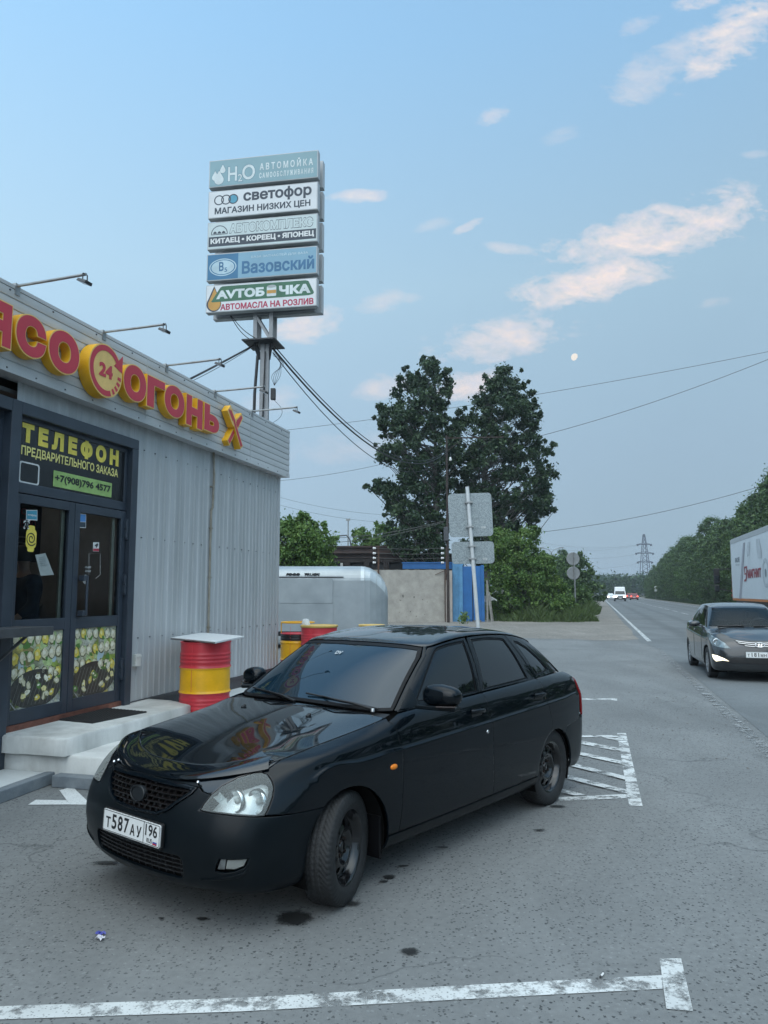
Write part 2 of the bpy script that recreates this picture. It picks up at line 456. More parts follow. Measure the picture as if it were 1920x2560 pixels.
ASPH = ground_mat('asphalt', (.165, .172, .172), (.225, .234, .232), 24, .9, 58, (.035, .038, .04), pale=.16, cracks=.4)
ROADM = ground_mat('road asphalt', (.14, .152, .156), (.185, .198, .202), 18, .45, 85, (.05, .052, .055), bump=.2, cracks=.35, tracks=True)
GRAVEL = ground_mat('gravel', (.17, .155, .135), (.29, .27, .24), 6, .8, 26, (.07, .06, .05), patch=(.15, .14, .125), pale=.9)
SOIL = ground_mat('soil', (.07, .075, .045), (.12, .12, .08), 3, .4, 12, (.05, .045, .03))
def sheet(name, pts, m, z=None, n=None):
    mb = MB(); mb.add([(p[0], p[1], p[2] if z is None else z) for p in pts], [tuple(range(len(pts)))], 0, False)
    o = mb.build(name, m); kind(o, 'structure'); return o
RA = R(15.65); RD = np.array([math.sin(RA), math.cos(RA)]); RN = np.array([math.cos(RA), -math.sin(RA)])   # road direction, to its right
RO = np.array([4.08, 8.25])
def RP(along, off, z=0.): p = RO + RD * along + RN * off; return (p[0], p[1], z)
sheet('ground', [(-900, -200, -.03), (900, -200, -.03), (900, 1300, -.03), (-900, 1300, -.03)], SOIL)
sheet('parking_lot', [(-25, -25, 0), RP(-38, 2), RP(21.5, 2), RP(21.2, -.6), (7.6, 28.0, 0), (6.2, 29.6, 0), (3.5, 30.5, 0), (1.5, 31.2, 0), (-3, 32, 0), (-25, 33, 0)], ASPH)
sheet('road', [RP(-60, .5, .004), RP(-60, 10.6, .004), RP(420, 10.6, .004), RP(420, -.35, .004), RP(18.5, -.35, .004), RP(15, .1, .004)], ROADM)
def blob(cx, cy, rx, ry, n, jag, rnd):
    return [(cx + math.cos(a) * rx * k, cy + math.sin(a) * ry * k) for a, k in ((2 * math.pi * i / n, 1 + rnd.uniform(-jag, jag)) for i in range(n))]
rg = random.Random(3)
gv = [RP(20.2, -.28), RP(23, -.36), RP(27, -.25), RP(34, -.34), RP(60, -.28), RP(160, -.28), RP(160, -6), RP(70, -6.5), (11.6, 45.5, 0), (8.5, 46.5, 0), (3, 46.5, 0), (-12, 46.5, 0), (-12, 31.5, 0), (-3, 31.0, 0), (-1.2, 30.7, 0), (0, 30.1, 0), (.9, 30.4, 0), (2.0, 29.7, 0), (2.9, 29.9, 0), (4.1, 28.8, 0), (4.9, 29.1, 0), (5.7, 28.0, 0), (6.8, 27.9, 0), (7.4, 27.1, 0), (8.4, 27.0, 0)]
sheet('gravel_verge', gv, GRAVEL, z=.005)
sheet('roadside_verge', [RP(-60, 10.6), RP(-60, 13.5), RP(420, 13.5), RP(420, 10.6)], GRAVEL, z=-.004)
def paint_mat(name, wear, col=(.62, .64, .63), base=(.15, .158, .158), sc=7.):
    m = bpy.data.materials.new(name); m.use_nodes = True
    t = NT(m.node_tree); b = m.node_tree.nodes['Principled BSDF']
    P = t.n('ShaderNodeNewGeometry').outputs['Position']
    a = t.ramp(t.noise(P, sc, 8, .72), wear - .05, wear + .07)
    vo = t.n('ShaderNodeTexVoronoi', feature='F1'); t.L(P, vo.inputs['Vector']); vo.inputs['Scale'].default_value = 62
    a = t.m('MULTIPLY', a, t.ramp(vo.outputs['Distance'], .16, .30, .5, 1))
    dirt = t.mix(t.ramp(t.noise(P, 2.2, 6), .35, .7), col, tuple(c * .78 for c in col))
    t.L(dirt, b.inputs['Base Color']); b.inputs['Roughness'].default_value = .75
    tr = t.n('ShaderNodeBsdfTransparent'); mx = t.n('ShaderNodeMixShader'); t.L(a, mx.inputs[0]); t.L(tr.outputs[0], mx.inputs[1]); t.L(b.outputs[0], mx.inputs[2]); t.L(mx.outputs[0], m.node_tree.nodes['Material Output'].inputs[0])
    bp = t.n('ShaderNodeBump'); bp.inputs['Strength'].default_value = .3; bp.inputs['Distance'].default_value = .004
    t.L(t.noise(P, 150, 3), bp.inputs['Height']); t.L(bp.outputs[0], b.inputs['Normal'])
    MATS[name] = m; return m
PAINT, FADED = paint_mat('marking paint', .45), paint_mat('faded marking paint', .53, (.30, .31, .31))
NEWP = paint_mat('bright marking paint', .33, (.74, .76, .75), sc=4.)
def marks(name, polys, m, z=.004):
    mb = MB()
    for k, p in enumerate(polys):
        q = [G(*a)[:2] for a in p] if len(p[0]) == 2 else [a[:2] for a in p]
        mb.add([(a[0], a[1], z + .0015 * k) for a in q], [tuple(range(len(q)))], 0, False)
    # turn any polygon that came out upside down
    for i, f in enumerate(mb.f):
        a = sum(mb.v[f[j]].x * mb.v[f[(j + 1) % len(f)]].y - mb.v[f[(j + 1) % len(f)]].x * mb.v[f[j]].y for j in range(len(f)))
        if a < 0: mb.f[i] = f[::-1]
    o = mb.build(name, m); kind(o, 'structure'); return o
marks('parking_line', [[(-260, 2531), (0, 2518), (600, 2497), (1150, 2466), (1655, 2440), (1657, 2474), (1150, 2501), (600, 2531), (0, 2551), (-260, 2566)], [(1649, 2399), (1703, 2399), (1733, 2531), (1666, 2525)]], PAINT)
r4 = lambda *p: [(1000 + a * .3978, 1540 + b * .3978) for a, b in p]
marks('hatched_marking', [r4((1365, 738), (1420, 738), (1525, 1197), (1440, 1193)), r4((1000, 1142), (1440, 1122), (1440, 1148), (990, 1168)), r4((1100, 752), (1370, 752), (1370, 765), (1100, 765)),
      r4((1255, 764), (1372, 772), (1372, 788)), r4((1090, 780), (1392, 838), (1394, 858), (1090, 800)), r4((1090, 851), (1404, 920), (1406, 940), (1090, 871)), r4((1060, 926), (1416, 1015), (1418, 1038), (1060, 947)),
      r4((1000, 994), (1428, 1103), (1430, 1126), (1000, 1019)), r4((900, 1068), (1165, 1134), (1100, 1140), (900, 1090))], PAINT)
marks('bay_line', [r4((1000, 517), (1365, 520), (1365, 534), (1320, 528), (1000, 527))], PAINT)
c4 = lambda *p: [(a * .2532, 1740 + b * .2532) for a, b in p]
marks('chevron_marking', [c4((585, 935), (715, 900), (830, 1010), (900, 1078), (700, 1076), (660, 1035)), c4((275, 1080), (355, 1030), (655, 1036), (700, 1077))], NEWP)
LW = .075
marks('edge_line', [[RP(19.0 + k * 40, -LW), RP(19.0 + k * 40, LW), RP(59 + k * 40, LW), RP(59 + k * 40, -LW)] for k in range(8)], PAINT, z=.008)
marks('worn_edge_line', [[RP(-14 + k * 6, -LW), RP(-14 + k * 6, LW), RP(-8.02 + k * 6, LW), RP(-8.02 + k * 6, -LW)] for k in range(5)], FADED, z=.008)
marks('centre_line', [[RP(k * 8. - 3, 4.95 - .06), RP(k * 8. - 3, 4.95 + .06), RP(k * 8. + 2.2, 4.95 + .06), RP(k * 8. + 2.2, 4.95 - .06)] for k in range(-4, 30)], PAINT, z=.008)
marks('far_edge_line', [[RP(-30 + k * 40, 9.5 - LW), RP(-30 + k * 40, 9.5 + LW), RP(10 + k * 40, 9.5 + LW), RP(10 + k * 40, 9.5 - LW)] for k in range(8)], PAINT, z=.008)
def stain_mat():
    m = bpy.data.materials.new('wet stain'); m.use_nodes = True
    t = NT(m.node_tree); b_ = m.node_tree.nodes['Principled BSDF']; o = m.node_tree.nodes['Material Output']
    O = t.n('ShaderNodeTexCoord').outputs['Object']; P = t.n('ShaderNodeNewGeometry').outputs['Position']
    ln = t.n('ShaderNodeVectorMath', operation='LENGTH'); t.L(O, ln.inputs[0])
    r_ = t.m('ADD', ln.outputs['Value'], t.m('MULTIPLY', t.m('SUBTRACT', t.noise(P, 17, 6, .7), .5), 1.5))
    r_ = t.m('ADD', r_, t.m('MULTIPLY', t.m('SUBTRACT', t.noise(P, 75, 3, .6), .5), .5))
    b_.inputs['Base Color'].default_value = (.020, .021, .021, 1); b_.inputs['Roughness'].default_value = .5; b_.inputs['Specular IOR Level'].default_value = .35
    tr = t.n('ShaderNodeBsdfTransparent'); mx = t.n('ShaderNodeMixShader'); t.L(t.ramp(r_, .62, 1.05, .88, 0), mx.inputs[0]); t.L(tr.outputs[0], mx.inputs[1]); t.L(b_.outputs[0], mx.inputs[2]); t.L(mx.outputs[0], o.inputs[0])
    return m
OIL = stain_mat()
def stain(px, py, rx, ry, seed):
    c = G(px, py); mb = MB(); mb.add([(1.5 * math.cos(k * math.pi / 16), 1.5 * math.sin(k * math.pi / 16), 0) for k in range(32)], [tuple(range(32))], 0, False)
    o = mb.build('oil_stain', OIL, None, loc=(c[0], c[1], .0045 + .0004 * seed)); o.scale = (rx, ry, 1); kind(o, 'structure')
for i, (px, py, rx, ry) in enumerate([(736, 2297, .105, .105), (972, 2195, .045, .035), (958, 2206, .03, .02), (1008, 2167, .035, .014), (505, 2300, .035, .02), (403, 2299, .018, .010), (1022, 2382, .05, .035), (1350, 2078, .05, .02), (1395, 2018, .07, .03), (265, 2160, .10, .03), (860, 2262, .10, .04), (1105, 2122, .04, .015)]): stain(px, py, rx, ry, i + 5)

# ================================================================ the grill kiosk.  local axes: x along the front (s), y into the building, z up
D0 = 5.25; BA = R(15.3)
BT = np.array([math.sin(BA), math.cos(BA)]); BN = np.array([-math.cos(BA), math.sin(BA)])
def F(px, py, out=0.):
    r = ray(px, py); k = (D0 - out) / (r[:2] @ BN); p = r * k
    return (p[:2] @ BT, p[2] + EYE)
def GL(px, py, z):                      # pixel on a level plane -> building axes
    p = G(px, py, z)[:2]; return (p @ BT, p @ BN - D0, z)
def BW(s, y, z=0.): p = BN * (D0 + y) + BT * s; return (p[0], p[1], z)
BROT = math.atan2(BT[1], BT[0])
shop = thing('shop_building', 'grey corrugated metal grill kiosk with dark blue glazed double door and ribbed fascia', 'building', BW(0, 0), BROT)
CLAD = mat('cladding', (.49, .505, .515), .42, .0, .06, 3.2, .05, 6, stretch=(1.6, 1.6, .10), col2=(.37, .385, .39), rvar=.08)
FASC = mat('fascia metal', (.54, .555, .56), .40, .0, .05, 1.6, .04, 5, stretch=(.3, 1, 1.2), col2=(.45, .465, .47), rvar=.08)
NAVY = mat('dark blue aluminium', (.035, .047, .065), .38, 0, .15, 3)
BLK = mat('black plastic', (.012, .012, .013), .45, 0, .2, 8)
DGREY = mat('dark grey metal', (.06, .063, .068), .45, 0, .2, 6)
GALV = mat('galvanised steel', (.30, .31, .31), .45, .55, .2, 9, .1, 60)
RUST = mat('rusty steel', (.055, .038, .03), .75, .2, .3, 6, .3, 30, col2=(.12, .055, .03))
SEND = 12.22
def clad(name, s0, s1, z0, z1, y=0., pitch=.125, dep=.011):
    mb = MB(); xs = []; k = 0; x = s0
    while x < s1:
        for dx, d in ((0, 0), (.52, 0), (.62, 1), (.90, 1)):
            xx = x + dx * pitch
            if xx < s1: xs.append((xx, y - dep * d))
        x += pitch
    xs.append((s1, y))
    n = len(xs)
    mb.add([(a, b, z0) for a, b in xs] + [(a, b, z1) for a, b in xs], [(i, i + 1, n + i + 1, n + i) for i in range(n - 1)], 0, False)
    return mb.build(name, CLAD, shop)
FZ0, FZ1 = 3.70, 4.49
DZ0 = .43                                     # door sill height
zt = 3.50                                     # top of the door surround
ds0, ds1 = 5.90, 7.83                         # door surround
clad('cladding_panel', ds1, SEND, .42, FZ0 + .05)
clad('cladding_panel', ds0, ds1, zt, FZ0 + .05, y=.002)
clad('cladding_panel', -1.0, 3.2, .42, FZ0 + .05)
clad('cladding_panel', 3.2, ds0, .42, 1.33, y=.004)
mb = MB(); mb.box(-1.0, ds0, .004, .06, .02, .42); mb.box(ds1, SEND, .004, .06, 0, .42); mb.box(ds1, SEND, -.018, .004, .38, .42)
mb.build('plinth', DGREY, shop, .004)
mb = MB()
mb.box(SEND - .03, SEND, .03, 6.5, .0, 4.38); mb.box(-1, SEND - .03, 6.4, 6.5, 0, 4.38); mb.box(-1.03, -1, .0, 6.5, 0, 4.38)
mb.build('wall', CLAD, shop)
mb = MB(); mb.box(-1.1, SEND + .02, .02, 6.55, 4.38, 4.43); mb.build('roof', DGREY, shop)
# corner trim, fascia of lapped boards
mb = MB(); mb.box(SEND - .07, SEND + .006, -.016, .05, .42, FZ0 + .02); mb.build('corner_trim', CLAD, shop)
mb = MB(); y0 = -.16; nb = 8; hb = (FZ1 - FZ0) / nb; e = SEND + .055
for k in range(nb):
    z = FZ0 + k * hb
    prof = [(y0 + .010, z), (y0 + .010, z + .006), (y0, z + .013), (y0 - .002, z + hb * .5), (y0, z + hb - .006), (y0 + .010, z + hb)]
    for (a, b), (c, d) in zip(prof[:-1], prof[1:]): mb.quad((-1.1, a, b), (e, a, b), (e, c, d), (-1.1, c, d))
mb.quad((e, y0 + .01, FZ0), (e, .05, FZ0), (e, .05, FZ1), (e, y0 + .01, FZ1))
mb.quad((-1.1, .05, FZ0), (e, .05, FZ0), (e, y0 + .01, FZ0), (-1.1, y0 + .01, FZ0))
mb.box(-1.1, e + .006, y0 - .004, .06, FZ1, FZ1 + .035)
mb.box(-1.1, e + .004, y0 - .006, y0 + .0, FZ0 - .006, FZ0 + .05)
for px in (365, 628):
    s = F(px, 1000, .16)[0]; mb.box(s - .006, s + .006, y0 - .005, y0 + .004, FZ0 + .05, FZ1)
mb.build('fascia', FASC, shop)
mb = MB(); rs = random.Random(1)
for row, sp, s_a, s_b, yy in ((FZ0 + .03, .42, 0, SEND, y0 - .008), (FZ1 - .03, .62, 0, SEND, y0 - .006), (3.42, .25, ds1 + .1, SEND, -.012), (2.35, .25, ds1 + .1, SEND, -.012), (1.15, .25, ds1 + .1, SEND, -.012)):
    s = s_a + .1
    while s < s_b:
        mb.box(s - .0065, s + .0065, yy - .005, yy + .008, row - .0065, row + .0065); s += sp * rs.uniform(.9, 1.1)
kind(mb.build('screws', DGREY, shop), 'stuff')
# downpipe, little white box
s_p = F(524, 1350)[0]
mb = MB(); mb.tube([(s_p, -.03, FZ0 + .02), (s_p, -.05, 3.35), (s_p - .008, -.04, 2.9), (s_p - .03, -.03, 2.86), (s_p - .03, -.03, .5)], .017, 8)
for z in (3.2, 2.6, 1.9, 1.2): mb.box(s_p - .05, s_p, -.05, .0, z - .01, z + .01)
mb.build('drain_pipe', mat('dirty pipe', (.30, .28, .24), .5, 0, .2, 12, col2=(.22, .19, .14)), shop)
s, z = F(335, 1650); mb = MB(); mb.box(s - .05, s + .05, -.06, -.005, z - .07, z + .07); mb.box(s - .035, s + .06, -.065, -.06, z + .03, z + .055)
mb.build('socket_box', mat('white plastic', (.62, .62, .58), .5), shop, .006)
# door surround (deep boxed frame), side glazing, transom
mb = MB()
mb.box(ds0 - .13, ds0, -.07, .12, .02, zt); mb.box(ds1 - .12, ds1, -.07, .12, DZ0 - .03, zt - .12); mb.box(ds0, ds1, -.07, .12, zt - .12, zt)
mb.box(3.2, ds0 - .13, -.07, .10, zt - .12, zt); mb.box(3.2, 3.3, -.07, .10, 1.33, zt - .12)
dl, dr = ds0, ds1 - .12; tz0, tz1 = 2.68, zt - .12
mb.box(dl, dr, -.005, .08, tz0 - .04, tz0 + .06); mb.box(dl, dl + .05, -.004, .08, tz0 + .06, tz1); mb.box(dr - .05, dr, -.004, .08, tz0 + .06, tz1); mb.box(dl + .05, dr - .05, -.004, .08, tz1 - .05, tz1)
mb.build('door_surround', NAVY, shop, .006)
mb = MB(); mb.box(3.3, ds0 - .13, .02, .06, 1.33, 1.40); mb.box(3.3, ds0 - .13, .02, .06, zt - .19, zt - .12); mb.box(4.5, 4.56, .02, .06, 1.4, zt - .19); mb.box(ds0 - .2, ds0 - .13, .02, .06, 1.4, zt - .19)
w = mb.build('window_frame', NAVY, shop, .004)
mb = MB(); mb.quad((3.3, .04, 1.40), (4.5, .04, 1.40), (4.5, .04, zt - .19), (3.3, .04, zt - .19)); mb.quad((4.56, .04, 1.4), (ds0 - .2, .04, 1.4), (ds0 - .2, .04, zt - .19), (4.56, .04, zt - .19))
mb.build('pane', glass('shop glass', alpha=.55), w)
mb = MB(); mb.box(3.2, 6.02, -.42, -.01, 1.335, 1.375); mb.box(3.2, 6.02, -.43, -.42, 1.30, 1.38)
for s in (5.75, 4.6, 3.5): mb.bar((s, -.40, 1.33), (s, -.01, 1.02), .025)
mb.build('counter_shelf', DGREY, shop, .004)
# transom lightbox with the telephone lettering
PF = lambda y: plane((0, y, 0), (1, 0, 0), (0, 0, 1))
mb = MB(); mb.box(dl + .05, dr - .05, .012, .03, tz0 + .06, tz1 - .05)
tp = mb.build('transom_panel', mat('black film', (.012, .014, .017), .25, 0, .3, 3), shop)
YEL, LIME, LBLK = mat('yellow film', (.82, .66, .10), .5, 0, .12, 8), mat('lime card', (.33, .50, .16), .6, 0, .15, 7), mat('lettering black', (.015, .016, .018), .5)
WHT = mat('lettering white', (.66, .67, .66), .5, 0, .06, 6)
mb = MB(); tw0, tw1 = F(56, 1100)[0], F(298, 1150)[0]; W = tw1 - tw0; Lx = lambda f: tw0 + f * W
text(mb, 'Т Е Л Е Ф О Н', PF(.008), Lx(.0), Lx(1.0), 3.13, 3.335, .075, 0)
text(mb, 'ПРЕДВАРИТЕЛЬНОГО ЗАКАЗА', PF(.008), Lx(0), Lx(1.0), 2.995, 3.105, .03, 1)
mb.add([(x, .008, z) for x, z in rrect(Lx(.30), Lx(.93), 2.765, 2.93, .008)], [tuple(range(24))], 2)
text(mb, '+7(908)796 4577', PF(.005), Lx(.315), Lx(.915), 2.80, 2.895, .03, 3)
fr = rrect(Lx(-.01), Lx(.17), 2.74, 2.95, .03); fi = rrect(Lx(.003), Lx(.157), 2.755, 2.935, .022)
shape(mb, [fr, fi], PF(.008), 4)
mb.build('telephone_lettering', [YEL, mat('pale yellow film', (.78, .70, .24), .5), LIME, LBLK, WHT], tp)
# two door leaves
GLS = glass('door glass', alpha=.90, rough=.015)
def food_mat():
    m = bpy.data.materials.new('food photo print'); m.use_nodes = True
    t = NT(m.node_tree); b = m.node_tree.nodes['Principled BSDF']; P = t.n('ShaderNodeTexCoord').outputs['Object']
    wob = t.n('ShaderNodeVectorMath', operation='ADD'); t.L(P, wob.inputs[0])
    ns = t.n('ShaderNodeTexNoise'); ns.inputs['Scale'].default_value = 9; t.L(P, ns.inputs['Vector'])
    sc = t.n('ShaderNodeVectorMath', operation='SCALE'); t.L(ns.outputs['Color'], sc.inputs[0]); sc.inputs['Scale'].default_value = .12; t.L(sc.outputs[0], wob.inputs[1])
    vo = t.n('ShaderNodeTexVoronoi', feature='F1'); t.L(t.scl(wob.outputs[0], (1, .01, 1.2)), vo.inputs['Vector']); vo.inputs['Scale'].default_value = 7.5
    hs = t.n('ShaderNodeSeparateColor'); t.L(vo.outputs['Color'], hs.inputs[0])
    cr = t.n('ShaderNodeValToRGB'); t.L(hs.outputs[0], cr.inputs[0]); cr.color_ramp.interpolation = 'CONSTANT'
    e = cr.color_ramp.elements
    for i, (p, c) in enumerate([(0, (.66, .68, .54)), (.24, (.70, .60, .16)), (.45, (.60, .64, .46)), (.58, (.40, .55, .10)), (.74, (.68, .70, .62)), (.88, (.14, .24, .09)), (.95, (.40, .30, .12))]):
        q = e[i] if i < 2 else e.new(p); q.position = p; q.color = (*c, 1)
    det = t.ramp(t.noise(P, 60, 7, .75), .42, .60)
    col = t.mix(t.m('MULTIPLY', det, .6), cr.outputs[0], (.16, .17, .07))
    edge = t.ramp(vo.outputs['Distance'], .30, .75)
    sz = t.n('ShaderNodeSeparateXYZ'); t.L(P, sz.inputs[0])
    col = t.mix(t.m('MULTIPLY', edge, t.ramp(sz.outputs[2], 1.05, .75, .55, 1.0)), col, (.05, .06, .03))
    wv = t.n('ShaderNodeTexWave', wave_type='BANDS', bands_direction='DIAGONAL'); wv.inputs['Scale'].default_value = 7; t.L(P, wv.inputs['Vector'])
    col = t.mix(t.m('MULTIPLY', t.m('GREATER_THAN', wv.outputs['Fac'], .93), t.ramp(sz.outputs[2], .95, .8)), col, (.35, .36, .35))
    t.L(col, b.inputs['Base Color']); b.inputs['Roughness'].default_value = .3
    MATS['food'] = m; return m
FOOD = food_mat()
TRAY = mat('grill print', (.05, .05, .045), .35, 0, .3, 25)
mid = .5 * (dl + dr) - .01
def door_leaf(s0, s1, hinge_s, handle_s, label):
    mb = MB(); w = .085; z0, z1 = DZ0 + .03, tz0 - .05; zm = 1.37
    mb.box(s0, s0 + w, -.012, .045, z0, z1); mb.box(s1 - w, s1, -.012, .045, z0, z1)
    for a, b in ((z0, z0 + .13), (zm - .06, zm + .06), (z1 - .09, z1)): mb.box(s0 + w, s1 - w, -.011, .044, a, b)
    d = mb.build('door_leaf', NAVY, shop, .004)
    mb = MB(); mb.quad((s0 + w, .015, zm + .06), (s1 - w, .015, zm + .06), (s1 - w, .015, z1 - .09), (s0 + w, .015, z1 - .09)); mb.build('pane', GLS, d)
    mb = MB(); ya = .008
    mb.quad((s0 + w, ya, z0 + .13), (s1 - w, ya, z0 + .13), (s1 - w, ya, zm - .06), (s0 + w, ya, zm - .06), 0)
    A0_, A1_, B0_, B1_ = s0 + w, s1 - w, z0 + .13, zm - .06; rr = random.Random(int(s0 * 100)); lay = [0]
    def bl(x, z, rx, rz, m, rot=0., jag=.12):
        lay[0] += 1; k = blob(0, 0, rx, rz, 13, jag, rr); c_, s_ = math.cos(rot), math.sin(rot)
        mb.add([(min(max(x + u * c_ - v * s_, A0_), A1_), ya - .0002 - .00002 * lay[0], min(max(z + u * s_ + v * c_, B0_), B1_)) for u, v in k], [tuple(range(13))], m)
    hz_ = B1_ - B0_; wd_ = A1_ - A0_
    for k in range(26): bl(rr.uniform(A0_, A1_), rr.uniform(B0_ + .4 * hz_, B1_), .05, .035, rr.choice((2, 5, 7, 7)), rr.uniform(0, 3))
    for row in range(3):                                           # skewers of meat, pepper and greens
        zc_ = B1_ - .07 - row * .165
        for k in range(7):
            x = A0_ + (k + .5) * wd_ / 7; z = zc_ + (k - 3) * .006 * (1 if row % 2 else -1)
            m = (3, 4, 3, 3, 4, 3, 3)[(k + row) % 7]
            bl(x, z, .050, .062, 6, .2); bl(x, z + .004, .044, .054, m, .2, .2); bl(x - .008, z + .016, .022, .022, 8 if m == 3 else 9, 0, .25)
            if rr.random() < .45: bl(x + .03, z - .045, .03, .016, 2, rr.uniform(0, 3), .3)
    mb.add([(x, ya - .002, max(z, B0_)) for x, z in ell((A0_ + A1_) / 2, B0_ + .17, wd_ * .5, .185, 40)], [tuple(range(40))], 1)
    for k in range(13):
        x = A0_ + .02 + k * wd_ / 13; p_, q_ = (x, B0_ + .02), (min(x + .12, A1_), B0_ + .30)
        mb.bar((p_[0], ya - .0023, p_[1]), (q_[0], ya - .0023, q_[1]), .004, .0004, mi=10)
    lay[0] = 130
    for k in range(17):
        x, z = rr.uniform(A0_ + .05, A1_ - .05), B0_ + .04 + .26 * rr.random() ** .8; m = rr.choice((3, 3, 4, 8, 9, 2))
        bl(x, z, .045, .032, 6, rr.uniform(0, 3), .2); bl(x, z + .003, .038, .026, m, rr.uniform(0, 3), .25); bl(x - .006, z + .008, .016, .011, rr.choice((8, 9, 3)), 0, .3)
    mb.build('food_poster', [FOOD, TRAY, mat('print herb green', (.10, .24, .05), .35), mat('print meat cream', (.66, .62, .44), .35, 0, .2, 60), mat('print pepper yellow', (.72, .58, .10), .35, 0, .15, 40), mat('print pale blue', (.42, .55, .60), .35), mat('print shadow', (.13, .13, .06), .4), mat('print pale green', (.45, .58, .26), .35, 0, .2, 20), mat('print light cream', (.80, .78, .64), .35), mat('print light yellow', (.82, .74, .34), .35), mat('print grid', (.30, .31, .30), .35)], d)
    for z in (2.42, 1.78, .82):
        mb = MB(); mb.box(hinge_s - .022, hinge_s + .022, -.045, -.012, z - .10, z - .01); mb.box(hinge_s - .022, hinge_s + .022, -.045, -.012, z + .01, z + .10); mb.box(hinge_s - .014, hinge_s + .014, -.05, -.012, z - .12, z + .12); mb.build('hinge', NAVY, d, .004)
    if handle_s:
        mb = MB(); mb.tube([(handle_s, -.075, 1.45), (handle_s, -.075, 1.86)], .014, 10)
        for z in (1.47, 1.84): mb.box(handle_s - .06, handle_s + .02, -.08, -.012, z - .03, z + .03)
        mb.build('handle', NAVY, d, .004)
    return d
dL = door_leaf(dl + .012, mid - .004, dl + .02, None, '')
dR = door_leaf(mid + .004, dr - .012, dr - .02, mid + .16, '')
# stickers on the glass, each at the place it has on the pane
CYAN = mat('cyan film', (.06, .30, .42), .4); BLUEF = mat('blue film', (.08, .25, .55), .4); REDF = mat('red film', (.45, .03, .06), .45)
def stick(parent, name, items, mats_):
    mb = MB()
    for k, (loops, mi) in enumerate(items): shape(mb, loops, PF(.0115 - .0012 * k), mi)
    return mb, mats_, name, parent
def fxy(px, py): return F(px, py)
z2 = lambda a, b: F(a * .3014, 1000 + b * .3014)
def quadz(*p): return [z2(*q) for q in p]
mb = MB()
shape(mb, [quadz((225, 912), (318, 912), (318, 1000), (262, 996), (244, 1018), (242, 995), (225, 990))], PF(.0115), 1)
shape(mb, [quadz((229, 918), (314, 918), (314, 992), (229, 986))], PF(.0103), 0)
text(mb, 'эстафета', PF(.0092), z2(236, 950)[0], z2(308, 950)[0], z2(236, 962)[1], z2(236, 940)[1], .03, 1)
mb.build('speech_bubble_sticker', [CYAN, WHT], dL)
mb = MB(); c = z2(229, 1025); q_ = .62
shape(mb, [ell(c[0], c[1] + .045 * q_, .026 * q_, .026 * q_, 16)], PF(.0115), 1)
for k, m, yy in ((1.35, 1, .0115), (1.0, 0, .0103)):
    P0 = [(-.006, .03), (.045, .022), (.05, .0), (.018, .005), (.022, -.02), (.05, -.062), (.025, -.07), (0, -.028), (-.025, -.07), (-.05, -.062), (-.022, -.02), (-.018, .005), (-.05, 0), (-.045, .022)]
    shape(mb, [[(c[0] + x * k * q_, c[1] + ((z + .02) * k - .02) * q_) for x, z in P0]], PF(yy), m)
shape(mb, [ell(c[0], c[1] + .045 * q_, .017 * q_, .017 * q_, 16)], PF(.0103), 0)
mb.build('figure_sticker', [LBLK, WHT], dL)
mb = MB(); c = z2(267, 1150)
shape(mb, [rrect(c[0] - .072, c[0] + .072, c[1] - .098, c[1] + .098, .05)], PF(.0115), 0)
shape(mb, [rrect(c[0] - .045, c[0] + .045, c[1] - .128, c[1] + .128, .02)], PF(.0122), 0)
sp = [(.008 + .0048 * a, a) for a in np.linspace(0, 2 * math.pi * 1.9, 60)]
sp = [(c[0] + r_ * math.cos(a), c[1] + r_ * math.sin(a)) for r_, a in sp]
sq = [(c[0] + (np.hypot(x - c[0], z - c[1]) + .011) * math.cos(math.atan2(z - c[1], x - c[0])), c[1] + (np.hypot(x - c[0], z - c[1]) + .011) * math.sin(math.atan2(z - c[1], x - c[0]))) for x, z in sp]
for i in range(59): mb.add([(sp[i][0], .0095, sp[i][1]), (sp[i + 1][0], .0095, sp[i + 1][1]), (sq[i + 1][0], .0095, sq[i + 1][1]), (sq[i][0], .0095, sq[i][1])], [(0, 1, 2, 3)], 1, False)
mb.build('spiral_sticker', [YEL, LBLK], dL)
mb = MB(); a = quadz((300, 1285), (385, 1270), (455, 1450), (345, 1458)); shape(mb, [a], PF(.0115), 0)
for k in range(5):
    f = .15 + .09 * k; A, B_, C_, D_ = [np.array(p) for p in a]
    l0 = D_ + (A - D_) * (1 - f); l1 = C_ + (B_ - C_) * (1 - f); u = l0 + (l1 - l0) * .2; v = l0 + (l1 - l0) * .8
    mb.bar((u[0], .0105, u[1]), (v[0], .0105, v[1]), .006, .001, mi=1)
mb.build('notice_sheet', [mat('notice paper', (.34, .38, .37), .7, 0, .1, 10), mat('faint print', (.15, .17, .18), .7)], dL)
mb = MB(); shape(mb, [quadz((665, 942), (722, 945), (720, 1062), (663, 1060))], PF(.0115), 1); shape(mb, [quadz((669, 948), (718, 951), (717, 1010), (668, 1008))], PF(.0103), 0); shape(mb, [quadz((668, 1012), (717, 1014), (716, 1056), (667, 1054))], PF(.0103), 2)
mb.build('blue_card_sticker', [BLUEF, WHT, mat('slate film', (.04, .06, .08), .4)], dR)
mb = MB(); shape(mb, [quadz((780, 1180), (830, 1180), (828, 1257), (778, 1255))], PF(.0115), 1); shape(mb, [quadz((780, 1232), (828, 1232), (827, 1254), (779, 1252))], PF(.0103), 0); shape(mb, [quadz((792, 1205), (815, 1188), (822, 1196), (815, 1215), (808, 1226), (800, 1220), (808, 1208), (796, 1214))], PF(.0103), 2)
mb.build('camera_sticker', [REDF, WHT, LBLK], dR)
